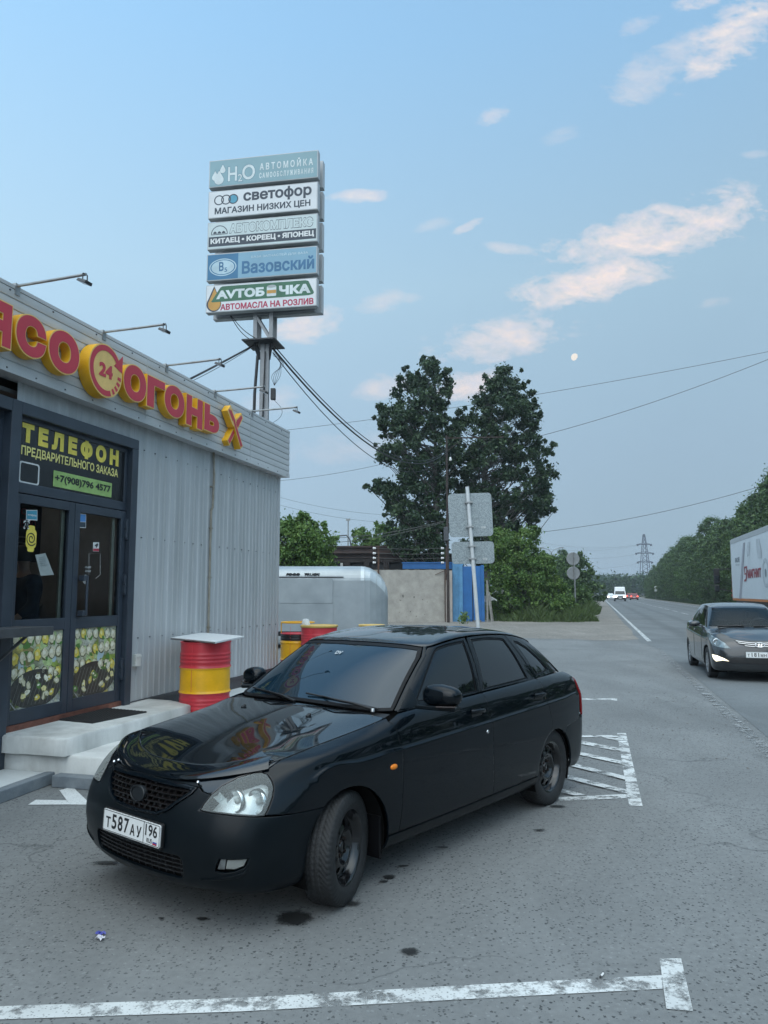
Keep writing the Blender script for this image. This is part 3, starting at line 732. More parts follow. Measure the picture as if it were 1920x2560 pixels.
mb = MB(); c = z2(716, 1487); shape(mb, [ell(c[0], c[1], .05, .05, 20)], PF(.0115), 0); mb.build('round_sticker', mat('grey film', (.30, .32, .32), .5), dR)
HOURS = mat('white print', (.40, .42, .42), .5)
mb = MB(); text(mb, '10.00', PF(.0115), z2(772, 0)[0], z2(818, 0)[0], z2(790, 1398)[1], z2(790, 1380)[1], .02, 0); text(mb, '23.00', PF(.0115), z2(772, 0)[0], z2(818, 0)[0], z2(790, 1430)[1], z2(790, 1412)[1], .02, 0)
for a, b in (((745, 1270), (838, 1272)), ((838, 1272), (838, 1450)), ((838, 1450), (800, 1480)), ((745, 1450), (745, 1270))):
    p, q = z2(*a), z2(*b); mb.bar((p[0], .0115, p[1]), (q[0], .0115, q[1]), .006, .001)
mb.build('opening_hours_print', HOURS, dR)
# inside: floor, back wall, counter, menu board, lit strip
mb = MB(); mb.box(3.0, 9.0, .08, 4.0, DZ0 - .06, DZ0); mb.build('interior_floor', mat('shop floor', (.12, .11, .10), .5), shop)
mb = MB(); mb.box(3.0, 9.0, 3.4, 3.45, DZ0, 3.6); mb.box(2.95, 3.0, .1, 3.4, DZ0, 3.6); mb.box(9.0, 9.05, .1, 3.4, DZ0, 3.6); mb.box(3.0, 9.0, .1, 3.4, 3.6, 3.64)
mb.build('interior_wall', mat('shop wall', (.24, .25, .26), .6), shop)
mb = MB(); mb.box(5.0, 9.0, 2.2, 2.9, DZ0, 1.5, 0); mb.box(4.98, 9.0, 2.16, 2.92, 1.5, 1.54, 1); mb.build('interior_counter', [mat('counter front', (.05, .05, .055), .4), mat('counter top', (.25, .24, .22), .4)], shop, .005)
mb = MB(); b0 = (6.85, 7.75, 2.05, 2.75)
mb.box(b0[0], b0[1], 1.2, 1.23, b0[2], b0[3], 0); text(mb, 'БОНУС', PF(1.195), b0[0] + .1, b0[1] - .25, 2.60, 2.68, .02, 1); text(mb, 'КАРТА МЕНЮ', PF(1.195), b0[0] + .1, b0[1] - .1, 2.45, 2.55, .02, 1)
for k in range(4): mb.box(b0[0] + .1, b0[1] - .1 - .12 * (k % 2), 1.194, 1.199, 2.33 - .07 * k, 2.345 - .07 * k, 2)
mb.build('menu_board', [mat('menu black', (.02, .02, .022), .5), REDF, HOURS], shop)
mb = MB(); mb.box(7.9, 8.9, 2.6, 2.63, 1.75, 2.45); mb.build('interior_notice', mat('pale board', (.30, .32, .33), .6), shop)
mb = MB(); mb.tube([(7.1, 2.5, 2.0), (7.75, 2.5, 2.0)], .035, 8); mb.build('counter_lamp', mat('warm lamp', (.8, .7, .5), .4, emit=(1., .72, .4), es=3.0), shop)
mb = MB(); mb.box(5.6, 8.6, 1.5, 1.75, 3.5, 3.56); mb.build('interior_fill_panel', mat('interior fill light', (.8, .8, .78), .4, emit=(1., .93, .82), es=.9), shop, .01)  # unseen glowing panel added to brighten the shop interior
for s in (mid - .13, dr - .18):
    mb = MB(); mb.box(s, s + .05, .05, .07, 1.43, tz0 - .14); mb.build('inner_jamb', mat('cream jamb', (.62, .60, .48), .5), shop)

# the channel letters on the fascia
sign = thing('shop_sign', 'red letters with yellow sides spelling the grill name beside a round 24 emblem', 'sign', BW(0, 0), BROT)
RED, YSIDE, CREAM = mat('letter red', (.56, .035, .06), .42, 0, .06, 3), mat('letter yellow', (.80, .42, .015), .45, 0, .08, 3), mat('letter cream edge', (.84, .55, .18), .5)
def letter(ch, s0, s1, z0, z1):
    mb = MB(); dp = .11
    text(mb, ch, PF(y0 - dp), s0, s1, z0, z1, .085, 1, depth=dp - .005, side_mi=0)
    iw, ih = (s1 - s0), (z1 - z0); k = .012
    text(mb, ch, PF(y0 - dp - .003), s0 + k, s1 - k, z0 + k, z1 - k, .066, 2)
    return mb.build('sign_letter', [YSIDE, CREAM, RED], sign)
def fs(px, py): return F(px, py, .27)
f1 = lambda a, b: fs(a * .4581, 680 + b * .4581)
for ch, l, r, tp_, bt in (('Я', (-95, 300), (62, 400), (10, 152), (10, 410)), ('С', (82, 350), (258, 350), (170, 232), (190, 478)), ('О', (262, 430), (437, 430), (350, 318), (350, 558)),
                      ('О', (672, 600), (801, 600), (735, 505), (735, 708)), ('Г', (800, 650), (902, 640), (815, 560), (825, 742)), ('О', (895, 710), (1008, 710), (950, 617), (955, 798)),
                      ('Н', (1015, 740), (1107, 770), (1025, 662), (1030, 838)), ('Ь', (1113, 790), (1197, 840), (1125, 712), (1140, 872))):
    letter(ch, f1(*l)[0], f1(*r)[0], f1(*bt)[1], f1(*tp_)[1])
# round emblem: disc, arrow ring, 24
c = f1(565, 540); rad = .5 * (f1(655, 540)[0] - f1(470, 540)[0])
mb = MB(); P2 = PF(y0 - .14)
shape(mb, [ell(c[0], c[1], rad, rad, 64)], P2, 1, depth=.132, side_mi=0)
P3 = PF(y0 - .143)
shape(mb, [arcband(c[0], c[1], rad * .74, rad * .95, 38, 292, 48)], P3, 2)
for a in (300, 316, 332, 348): shape(mb, [arcband(c[0], c[1], rad * .72, rad * .93, a, a + 9, 5)], P3, 2)
shape(mb, [[(c[0] + rad * math.cos(R(38)) * .58, c[1] + rad * math.sin(R(38)) * .52), (c[0] + rad * 1.0, c[1] + rad * .16), (c[0] + rad * 1.0, c[1] + rad * .86)]], P3, 2)
text(mb, '24', PF(y0 - .144), c[0] - rad * .42, c[0] + rad * .40, c[1] - rad * .26, c[1] + rad * .26, .05, 2)
mb.build('emblem', [YSIDE, CREAM, RED], sign)
# crossed fork and knife
c = f1(1287, 858); hh = .5 * (f1(1287, 772)[1] - f1(1287, 952)[1]); hw = .5 * (f1(1335, 858)[0] - f1(1240, 858)[0])
def strip(x0, z0, x1, z1, w0, w1, e0=0., e1=0.):
    a, b = np.array([x0, z0]), np.array([x1, z1]); d = (b - a) / np.hypot(*(b - a)); n = np.array([-d[1], d[0]])
    return [tuple(a - d * e0 + n * w0), tuple(a - d * e0 - n * w0), tuple(b + d * e1 - n * w1), tuple(b + d * e1 + n * w1)]
PX = lambda x, z: (c[0] + x * hw, c[1] + z * hh)
for nm, sgn, yy in (('fork_emblem', -1, y0 - .12), ('knife_emblem', 1, y0 - .09)):
    mb = MB(); h_ = PX(-sgn * .62, -.92); m_ = PX(sgn * .30, .42); t_ = PX(sgn * .80, .98)
    outl = strip(*h_, *m_, .050, .036, .02, 0)
    wide = strip(*m_, *t_, .075, .070 if sgn < 0 else .045, .05, .03)
    L_ = [np.array(p_)[::-1] if _area(np.array(p_)) < 0 else np.array(p_) for p_ in (outl, wide)]
    v_, f_ = fill_loops(L_); add_flat(mb, v_, f_, PF(yy), .10, 1, 0)
    inn = [strip(*h_, *m_, .034, .022, 0, .02)]
    if sgn < 0: inn += [strip(m_[0] + k * .036, m_[1] + .0, t_[0] + k * .036, t_[1], .012, .012) for k in (-1, 0, 1)]
    else: inn += [strip(*m_, *t_, .055, .026, .03, 0)]
    L_ = [np.array(p_)[::-1] if _area(np.array(p_)) < 0 else np.array(p_) for p_ in inn]
    v_, f_ = fill_loops(L_); add_flat(mb, v_, f_, PF(yy - .003), 0, 2)
    mb.build(nm, [YSIDE, CREAM, RED], sign)
# five arm floodlights along the fascia
first = None
arms = [5.28, 6.50, 7.69, 8.89, 10.03]
flabel = ['floodlight arm above the first letters at the photo\'s left edge', 'floodlight arm just right of the round 24 emblem', 'floodlight arm above the middle of the red fire lettering', 'floodlight arm in front of the grey pylon pole with its lamp against the pole', 'floodlight arm nearest the right end of the fascia']
for i, s in enumerate(arms):
    s *= D0 / 4.91; s += .0
    if first is None:
        first = thing('floodlight', flabel[0], 'floodlight', BW(s, y0, FZ1 + .03), BROT, 'floodlights on arms along the fascia')
        mb = MB(); mb.tube([(0, .04, -.06), (0, 0, .012), (0, -.40, .02), (0, -.76, .03)], .014, 8); mb.box(-.03, .03, -.01, .03, -.08, .03); mb.build('arm', GALV, first)
        mb = MB(); mb.bar((-.03, -.75, .03), (-.03, -.75, -.03), .006, .014); mb.bar((.03, -.75, .03), (.03, -.75, -.03), .006, .014); mb.bar((-.03, -.75, .032), (.03, -.75, .032), .014, .006)
        mb.add([(-.045, -.71, -.012), (.045, -.71, -.012), (.045, -.80, -.045), (-.045, -.80, -.045), (-.05, -.695, -.035), (.05, -.695, -.035), (.05, -.785, -.07), (-.05, -.785, -.07)], [(0, 1, 2, 3), (7, 6, 5, 4), (0, 4, 5, 1), (1, 5, 6, 2), (2, 6, 7, 3), (3, 7, 4, 0)])
        h = mb.build('lamp_head', DGREY, first, .004)
        mb = MB(); mb.quad((-.04, -.70, -.0375), (.04, -.70, -.0375), (.04, -.78, -.0702), (-.04, -.78, -.0702)); mb.build('lens', mat('lamp lens', (.3, .31, .32), .15), h)
    else:
        c_ = copy_tree(first); c_.location = BW(s, y0, FZ1 + .03); c_['label'] = flabel[i]
first.location = BW(arms[0] * D0 / 4.91, y0, FZ1 + .03)
for o in COL.objects:
    if o.name.startswith('floodlight') and o.type == 'EMPTY': o.rotation_euler.z = BROT + R(rg.uniform(-3, 3))
bpy.context.view_layer.update()

# ---- concrete porch, pavement
CONC = mat('whitewashed concrete', (.64, .645, .62), .85, 0, .1, 2.6, .7, 22, col2=(.34, .34, .32), lo=.40, hi=.80, stretch=(1, 1, .45))
CONC2 = mat('pavement concrete', (.52, .54, .535), .85, 0, .1, 1.6, .35, 30, col2=(.64, .66, .65))
KERB = mat('grey kerb paint', (.15, .175, .20), .8, 0, .15, 5, .4, 25, col2=(.22, .245, .26))
DIRT = mat('dirt', (.10, .09, .07), .9, 0, .3, 8, .5, 30)
def rough_block(mb, poly, z0, z1, seed, jit=.012, step=.16):
    """a cast block with slightly uneven edges"""
    rr = random.Random(seed); P = []
    for i in range(len(poly)):
        a, b = np.array(poly[i]), np.array(poly[(i + 1) % len(poly)]); n = max(1, int(np.hypot(*(b - a)) / step))
        P += [tuple(a + (b - a) * k / n + np.array([rr.uniform(-jit, jit), rr.uniform(-jit, jit)]) * (k > 0)) for k in range(n)]
    n = len(P); cx, cy = np.mean(P, 0); ch = .022
    ins = [(x + (cx - x) * ch / max(.2, np.hypot(cx - x, cy - y)), y + (cy - y) * ch / max(.2, np.hypot(cx - x, cy - y))) for x, y in P]
    jz = [rr.uniform(-.006, .004) for _ in P]
    v = [(x, y, z0) for x, y in P] + [(x, y, z1 - ch * .8 + j) for (x, y), j in zip(P, jz)] + [(x, y, z1) for x, y in ins]
    mb.add(v, [(i, (i + 1) % n, n + (i + 1) % n, n + i) for i in range(n)] + [(n + i, n + (i + 1) % n, 2 * n + (i + 1) % n, 2 * n + i) for i in range(n)], None, True)
    mb.add(v[2 * n:], [tuple(range(n))], None, False)
porch = thing('porch_step', 'whitewashed concrete porch step in two layers below the glazed door', 'step', BW(7.0, -.4), BROT)
cpt = lambda s, y: (s - 7.0, y + .4)
mb = MB(); rough_block(mb, [cpt(5.86, .06), cpt(5.86, -.73), cpt(6.6, -.76), cpt(8.0, -.75), cpt(8.25, -.36), cpt(8.3, .0)], .25, .405, 2); mb.build('upper_layer', CONC, porch)
mb = MB(); rough_block(mb, [cpt(5.90, .0), cpt(5.92, -1.18), cpt(8.0, -1.16), cpt(9.3, -1.12), cpt(9.3, .0)], 0, .25, 4); mb.build('lower_layer', CONC, porch)
mb = MB(); rough_block(mb, [cpt(9.32, .0), cpt(9.3, -1.1), cpt(14.4, -1.05), cpt(14.4, .9), cpt(12.3, .9), cpt(12.26, .0)], 0, .24, 6); mb.build('side_slab', CONC2, porch)
mb = MB(); mb.box(ds0 - 7, ds1 - .12 - 7, .37, .41, .405, DZ0 + .028); mb.build('threshold', mat('rusty threshold', (.16, .06, .04), .7, 0, .3, 10), porch)
pv = MB(); pp = [(-1, -.02), (-1, -.56), (4.0, -.55), (5.0, -.535), (5.89, -.50), (5.89, -.02)]
pv.M = Matrix.Translation(Vector(BW(0, 0))) @ Matrix.Rotation(BROT, 4, 'Z')
pv.prism(pp, 0, .10); kind(pv.build('pavement', CONC2), 'structure')
kb = MB(); kb.M = pv.M
kb.prism([(-1, -.64), (5.0, -.625), (5.95, -.59), (6.3, -1.0), (6.25, -1.2), (5.93, -1.19), (5.90, -.52), (5.0, -.54), (-1, -.565)][0:0] or [(-1, -.65), (5.0, -.63), (5.97, -.59), (5.90, -.505), (5.0, -.54), (-1, -.565)], 0, .102)
kb.prism([(5.80, -1.45), (5.915, -1.45), (5.915, -.655), (5.80, -.655)], 0, .101)
kind(kb.build('kerb', KERB, None, .008), 'structure')
# rubber mat
mq = [GL(116.5, 1794.5, .42), GL(231.7, 1805.3, .42), GL(367, 1778, .42), GL(255.7, 1768, .42)]
cen = np.mean([m_[:2] for m_ in mq], 0)
mt = thing('door_mat', 'dark ribbed rubber mat lying on the white porch step', 'mat', BW(cen[0], cen[1], .405), BROT)
A, B_, C_, D_ = [np.array(m_[:2]) - cen for m_ in mq]
mb = MB(); nx, ny = 46, 26
for i in range(nx):
    for j in range(ny):
        a, b = (i + .12) / nx, (j + .12) / ny; a2, b2 = (i + .88) / nx, (j + .88) / ny
        if (i + j) % 2 and i % 2: continue
        g_ = lambda u, v: A * (1 - u) * (1 - v) + D_ * u * (1 - v) + C_ * u * v + B_ * (1 - u) * v
        p = [g_(a, b), g_(a2, b), g_(a2, b2), g_(a, b2)]
        mb.add([(q[0], q[1], .010) for q in p] + [(q[0], q[1], .016) for q in p], [(4, 5, 6, 7), (0, 1, 5, 4), (1, 2, 6, 5), (2, 3, 7, 6), (3, 0, 4, 7)])
mb.build('tread', mat('mat rubber', (.028, .027, .027), .7), mt)
mb = MB(); mb.prism([tuple(A), tuple(D_), tuple(C_), tuple(B_)], .0, .010) ; mb.build('base', mat('mat rubber', (.028, .027, .027), .7), mt)

# ---- a customer behind the left door leaf
def person_body(name, joints, edges, radii, m, parent, sub=2):
    me = bpy.data.meshes.new(name); me.from_pydata(joints, edges, []); me.materials.append(m)
    o = bpy.data.objects.new(name, me); COL.objects.link(o)
    if parent: o.parent = parent
    sk = o.modifiers.new('skin', 'SKIN'); sk.use_smooth_shade = True
    for i, r_ in enumerate(radii): me.skin_vertices[0].data[i].radius = r_ if isinstance(r_, tuple) else (r_, r_)
    me.skin_vertices[0].data[0].use_root = True
    ss = o.modifiers.new('sub', 'SUBSURF'); ss.levels = sub; ss.render_levels = sub
    return o
# ---- customer inside the shop (seen through the left leaf)
pc = F(64, 1480, -.9)
per = thing('person', 'person in a dark blue jacket standing inside behind the left glass door leaf', 'person', BW(F(60, 1500, -.75)[0], .75, DZ0), BROT + R(70))
JKT, SKIN, HAIR, TRS = mat('navy jacket', (.02, .032, .055), .8, 0, .2, 10), mat('skin', (.42, .25, .18), .5, 0, .05, 10), mat('dark hair', (.02, .016, .013), .7, 0, .3, 30), mat('dark trousers', (.02, .021, .025), .85, 0, .2, 12)
J = [(0, 0, .95), (0, 0, 1.15), (0, .01, 1.36), (0, .01, 1.47), (0, .02, 1.55), (0, .035, 1.66), (-.19, .01, 1.40), (-.25, .03, 1.13), (-.21, .20, .98), (.19, .01, 1.40), (.25, .03, 1.13), (.20, .22, 1.02), (-.10, 0, .90), (-.11, .02, .50), (-.11, -.01, .08), (.10, 0, .90), (.11, .02, .50), (.11, -.01, .08), (-.11, .13, .03), (.11, .13, .03), (-.20, .26, .96), (.19, .28, 1.0)]
E_ = [(0, 1), (1, 2), (2, 3), (3, 4), (4, 5), (2, 6), (6, 7), (7, 8), (2, 9), (9, 10), (10, 11), (0, 12), (12, 13), (13, 14), (0, 15), (15, 16), (16, 17), (14, 18), (17, 19), (8, 20), (11, 21)]
rad_ = [(.16, .11), (.15, .105), (.17, .11), (.06, .06), (.055, .055), (.085, .10), .062, .048, .036, .062, .048, .036, .085, .06, .045, .085, .06, .045, .035, .035, .03, .03]
person_body('body', J, E_, rad_, SKIN, per)
j2 = [(x, y, z) for x, y, z in J[:4]] + [J[6], J[7], (-.215, .18, 1.0), J[9], J[10], (.205, .20, 1.03), (0, 0, .84)]
person_body('jacket', j2, [(0, 1), (1, 2), (2, 3), (2, 4), (4, 5), (5, 6), (2, 7), (7, 8), (8, 9), (0, 10)], [(.205, .155), (.20, .15), (.20, .14), (.085, .085), .08, .066, .052, .08, .066, .052, (.21, .16)], JKT, per)
j3 = [(0, 0, .93), (-.10, 0, .86), (-.11, .02, .50), (-.11, -.01, .10), (.10, 0, .86), (.11, .02, .50), (.11, -.01, .10)]
person_body('trousers', j3, [(0, 1), (1, 2), (2, 3), (0, 4), (4, 5), (5, 6)], [(.15, .11), .098, .075, .062, .098, .075, .062], TRS, per)
mb = MB(); mb.lathe([(.001, 1.785), (.05, 1.778), (.09, 1.745), (.10, 1.69), (.095, 1.64), (.085, 1.60)], 20); mb.M = None
h = mb.build('hair', HAIR, per); h.location = (0, .02, 0)

# ================================================================ drums
DRED, DYEL = mat('drum red', (.56, .04, .055), .38, 0, .1, 5, .05, 20, rvar=.1), mat('drum yellow', (.84, .44, .012), .38, 0, .1, 5, .05, 20, rvar=.1)
def drum(name, label, loc, bands, lid=None, ht=.88, r=.292):
    t = thing('steel_drum' if True else name, label, 'barrel', loc, group='painted drums by the kiosk')
    def prof(z0, z1):
        n = max(2, int((z1 - z0) / .006)); P = []
        for i in range(n + 1):
            z = z0 + (z1 - z0) * i / n; f = z / .88
            q = 0
            for c_, w_, h_ in ((.335, .018, .012), (.665, .018, .012)): q += h_ * math.exp(-((f - c_) / w_) ** 2)
            for c_ in (.74, .79, .84, .24, .19, .14): q += .006 * math.exp(-((f - c_) / .016) ** 2)
            if f < .012 or f > .988: q += .008
            P.append((r + q, z))
        return P
    zs = [0] + [b[0] for b in bands]; mb = MB()
    for k, (z, mi) in enumerate(bands): mb.lathe(prof(zs[k], z), 56, 'z', mi)
    mb.bar((r * math.cos(-1.9), r * math.sin(-1.9), .02), (r * math.cos(-1.9), r * math.sin(-1.9), .86), .006, .004, mi=bands[0][1])
    mb.build('body', [DRED, DYEL, BLK], t)
    top = bands[-1][0]
    mb = MB()
    if lid: mb.lathe([(.001, top + .012), (r - .03, top + .012), (r - .025, top + .02), (r + .012, top + .02), (r + .016, top + .012), (r + .016, top - .018), (r + .004, top - .02)], 56)
    else: mb.lathe([(.001, top - .015), (r - .012, top - .015), (r - .008, top + .002), (r + .008, top + .002), (r + .008, top - .01)], 56)
    mb.build('lid', mat('pale yellow lid', (.62, .42, .12), .5, 0, .12, 8) if lid else DRED, t)
    return t
SZ = .245
p = AY(515, 1600, 9.2)
d1 = drum('drum', 'red and yellow drum beside the porch carrying a white board', (p[0], p[1], SZ - .02), [(.295, 0), (.585, 1), (.88, 0)])
bq = [G(427, 1597, 1.118), G(504, 1584, 1.118), G(610, 1593, 1.118), G(538, 1608, 1.118)]
bc = np.mean([q[:2] for q in bq], 0)
bt = thing('table_board', 'white tray board with a corrugated edge lying on top of the front drum', 'board', (bc[0], bc[1], 1.112))
mb = MB(); mb.prism([(q[0] - bc[0], q[1] - bc[1]) for q in bq], 0, .022); mb.build('board', mat('white board', (.72, .74, .74), .45, 0, .04, 5), bt, .003)
mb = MB(); A, B_ = bq[0][:2] - bc, bq[3][:2] - bc; nrm = np.array([(B_ - A)[1], -(B_ - A)[0]]); nrm /= np.hypot(*nrm)
for k in range(40):
    a = A + (B_ - A) * (k + .2) / 40 + nrm * .003; b = A + (B_ - A) * (k + .7) / 40 + nrm * .003
    mb.bar((a[0], a[1], -.002), (b[0], b[1], .018), .006, .006)
mb.build('corrugated_edge', BLK, bt)
p = AY(798, 1560, 12.9)
drum('drum', 'plain red drum with a pale yellow lid behind the black car', (p[0], p[1], SZ), [(.88, 0)], True, r=.30)
p2 = AY(744, 1600, 13.35)
d3 = drum('drum', 'yellow and red drum with a black rim and rail at the kiosk corner', (p2[0], p2[1], SZ), [(.295, 0), (.62, 1), (.70, 2), (.74, 2)])
mb = MB(); an = [2 * math.pi * k / 40 for k in range(41)]
mb.tube([(.285 * math.cos(a), .285 * math.sin(a), .925) for a in an], .013, 8)
for a in (3.3, 5.2, 1.2): mb.tube([(.285 * math.cos(a), .285 * math.sin(a), .70), (.285 * math.cos(a), .285 * math.sin(a), .925)], .009, 6)
mb.build('rail', DYEL, d3)
mb = MB(); mb.lathe([(.001, 1.02), (.05, 1.01), (.075, .93), (.07, .84), (.02, .78)], 12); o = mb.build('plastic_bag', mat('white bag', (.6, .62, .62), .6, 0, .1, 12, .6, 14), None)
o.location = (p2[0] + .17, p2[1] - .30, SZ - .02); tag(o, 'white plastic bag hanging between the two rear drums', 'bag')
p = AY(932, 1560, 15.2)
drum('drum', 'red drum whose pale lid just shows above the car roof', (p[0] - .02, p[1], 0), [(1.035, 0)], True, r=.25)

# ================================================================ food trailer
TRL = mat('silver trailer skin', (.42, .455, .465), .36, .35, .05, 1.6, .06, 3, col2=(.34, .37, .385), rvar=.08)
TRL2 = mat('bright trailer panel', (.56, .60, .61), .30, .25, .04, 1.5, .03, 3)
tl = thing('food_truck_trailer', 'silver food trailer with rounded end parked behind the kiosk', 'trailer', (-3.0, 24.2, 0), R(1.0))
x1 = 3.12; xa = -3.6; zb, ztp = .52, 2.52; hw = 1.15; rr_ = .85
def tsec(phi):
    """cross section of the shell, drawn in as the end rounds off"""
    k = 1 - math.cos(phi); x = x1 - rr_ + rr_ * math.sin(phi)
    w = hw - rr_ * .85 * k; zt_ = ztp - .95 * k ** 1.0; r = min(.55, w * .6)
    P = [(-w, zb)]; zs = min(2.05, zt_ - r * .75)
    P.append((-w, 1.30)); P.append((-w, max(1.31, min(1.55, zs - .05))))
    for a in np.linspace(0, 90, 9): P.append((-w + r * (1 - math.cos(R(a))), zs + (zt_ - .05 - zs) * math.sin(R(a))))
    P.append((0, zt_))
    return x, P + [(-y, z) for y, z in P[:-1][::-1]]
secs = [tsec(0)]; secs = [(xa, secs[0][1])] + [tsec(R(a)) for a in (0, 8, 20, 34, 48, 62, 74, 83)]
mb = MB(); n = len(secs[0][1])
v = [(x, y, z) for x, P in secs for y, z in P]
for i in range(len(secs) - 1):
    gore = i > 0
    for k in range(n - 1): mb.add([v[i * n + k], v[(i + 1) * n + k], v[(i + 1) * n + k + 1], v[i * n + k + 1]], [(0, 1, 2, 3)], (1 if gore and 3 <= k < n - 4 and (i // 2) % 2 == 0 else (2 if gore and 3 <= k < n - 4 else 0)), not gore)
mb.add([(x, y, z) for x, P in secs[-1:] for y, z in P], [tuple(range(n))], 0, False)
mb.add([(x, y, z) for x, P in secs[:1] for y, z in P], [tuple(range(n))[::-1]], 0, False)
mb.build('shell', [TRL, TRL2, mat('end gore panel', (.48, .53, .55), .30, .2, .05, 2)], tl)
mb = MB(); mb.box(xa + .1, 1.42, -hw - .012, -hw + .004, 1.36, 2.11); mb.build('serving_hatch', TRL, tl, .02)
mb = MB(); mb.box(xa + .1, 1.75, -hw - .02, -hw + .08, 2.14, 2.17); mb.build('awning_rail', DGREY, tl, .004)
mb = MB()
for x in (1.45, 2.16): mb.bar((x, -hw - .003, zb), (x, -hw - .003, 2.05), .012, .004)
mb.bar((1.45, -hw - .004, 1.58), (2.26, -hw - .004, 1.58), .004, .012)
def ring(phi, off, lo=0, hi=None):
    x, P = tsec(R(phi)); return [(x + .004, y, z) for y, z in P][lo:hi]
for ph in (8, 34, 62): mb.tube(ring(ph, 0, 2, n - 2), .008, 6)
mb.build('seams', mat('seam grey', (.34, .37, .38), .5), tl)
mb = MB(); M_ = plane((0, -hw + .0, 0), (1, 0, 0), (0, .30, 1))
PFt = lambda y: plane((0, y, 0), (1, 0, 0), (0, 0, 1))
text(mb, 'FOOD', PFt(-hw + .012), .0, .41, 2.20, 2.275, .03, 0, .07, .25); mb.build('lettering', LBLK, tl)
mb = MB(); text(mb, 'TRUCK', PFt(-hw + .012), .54, 1.01, 2.20, 2.275, .03, 0, .07, .25); mb.build('lettering', LBLK, tl)
mb = MB(); mb.box(xa, x1 - .4, -hw + .05, hw - .05, .38, zb + .02); mb.build('chassis', BLK, tl)
for sx in (-.6, .3):
    for sy in (-1, 1):
        mb = MB(); mb.lathe([(.1, -.1), (.24, -.1), (.32, -.07), (.33, 0), (.32, .07), (.24, .1), (.1, .1), (.001, .06)], 24, 'y'); o = mb.build('wheel', BLK, tl); o.location = (sx - 1.2, sy * .95, .33)

# ================================================================ concrete fence, blue gate, sheds
OLDC = mat('old concrete', (.42, .395, .35), .9, 0, .12, 2.2, .6, 9, col2=(.26, .245, .22), lo=.3, hi=.78)
wx0, wx1, WY = -16.0, 3.95, 44.0
fence = thing('concrete_fence', 'weathered beige concrete panel fence behind the silver trailer', 'fence', ((wx0 + wx1) / 2, WY, 0))
cx = (wx0 + wx1) / 2
xs = [wx0, -11.2, -7.1, -3.05, wx1 - .42]
for a, b in zip(xs[:-1], xs[1:]):
    mb = MB(); rr = random.Random(int(a * 10)); nx, nz = 24, 14
    vs = [(a + .03 + (b - a - .06) * i / nx - cx, -.09 + rr.uniform(-.006, .006), 3.0 * j / nz + (rr.uniform(-.03, .01) if j == nz else 0)) for j in range(nz + 1) for i in range(nx + 1)]
    mb.add(vs, [(j * (nx + 1) + i, j * (nx + 1) + i + 1, (j + 1) * (nx + 1) + i + 1, (j + 1) * (nx + 1) + i) for j in range(nz) for i in range(nx)], 0, True)
    mb.box(a + .03 - cx, b - .03 - cx, -.08, .09, 0, 2.96)
    for k in range(16):
        x, z, s = a + (b - a) * rr.triangular(.1, .95, .75) - cx, rr.uniform(.1, 1.7), rr.uniform(.012, .05)
        mb.add([(px_, -.10, pz_) for px_, pz_ in blob(x, z, s, s * rr.uniform(.6, 1.8), 9, .55, rr)], [tuple(range(9))], 1)
    mb.build('panel', [OLDC, mat('spalled concrete', (.16, .15, .135), .95, 0, .2, 8)], fence)
mb = MB()
for a in (wx1 - .40, wx1 - .18): mb.box(a - cx, a + .17 - cx, -.16, .12, 0, 2.95)
mb.build('end_post', mat('post concrete', (.42, .37, .33), .9, 0, .12, 2, .4, 14), fence)
mb = MB(); mb.bar((wx1 - .42 - cx, -.17, 0), (wx1 - .42 - cx, -.17, 2.95), .05, .04); mb.bar((wx1 - .2 - cx, -.19, 0), (wx1 - .2 - cx, -.19, 2.95), .03, .03); mb.bar((wx1 - 1.0 - cx, -.15, 2.7), (wx1 - .35 - cx, -.2, 2.98), .03); mb.build('steel_strap', RUST, fence)
WIREM = mat('old wire', (.10, .10, .10), .5, .5)
for k, (xp, lb, hgt) in enumerate([(-.32, 'rusty steel post with white insulators above the trailer end', 4.6), (3.62, 'rusty steel post with white insulators beside the tall utility pole', 4.55)]):
    t = thing('insulator_post', lb, 'post', (xp, WY - .2, 1.9 if k == 0 else 2.4), group='insulator posts on the concrete fence')
    b0 = t.location.z
    mb = MB(); mb.box(-.05, .05, -.05, .05, 0, hgt - b0 - .25); mb.build('post', RUST, t)
    for z in (4.25, 3.96, 3.68, 3.42): 
        mb = MB(); mb.lathe([(.01, -.13), (.06, -.12), (.075, -.06), (.045, -.04), (.06, .0), (.05, .04), (.01, .06)], 12, 'x'); o = mb.build('insulator', mat('porcelain', (.75, .75, .74), .3), t); o.location = (-.2, -.06, z - b0 - .02)
for k, z in enumerate((4.23, 3.94, 3.66)):
    mb = MB(); mb.tube([(-.5, WY - .25, z), (1.5, WY - .25, z - .06), (3.42, WY - .25, z)], .012, 5, cap=False); o = mb.build('fence_wire', WIREM)
    tag(o, ('top', 'middle', 'lowest')[k] + ' slack wire strung between the insulator posts over the fence', 'wire', 'fence wires')
BLUE, BLUE2 = mat('blue paint', (.02, .125, .34), .5, 0, .12, 1.5, .05, 10), mat('worn light blue paint', (.10, .27, .46), .6, 0, .15, 2, .05, 10)
gt = thing('blue_gate', 'bright blue steel gate with posts at the end of the concrete fence', 'gate', (5.0, WY + .3, 0))
mb = MB(); mb.box(-1.0, -.42, -.1, .3, 0, 3.25); mb.box(-1.0, -.36, -.05, .25, 3.25, 3.5); mb.bar((-.66, -.12, 0), (-.66, -.12, 3.2), .04); mb.build('post', BLUE2, gt, .01)
mb = MB(); mb.box(-.419, .139, .0, .06, .02, 3.2); mb.box(-.41, .13, -.03, .0, .12, .2); mb.build('door_panel', BLUE, gt, .008)
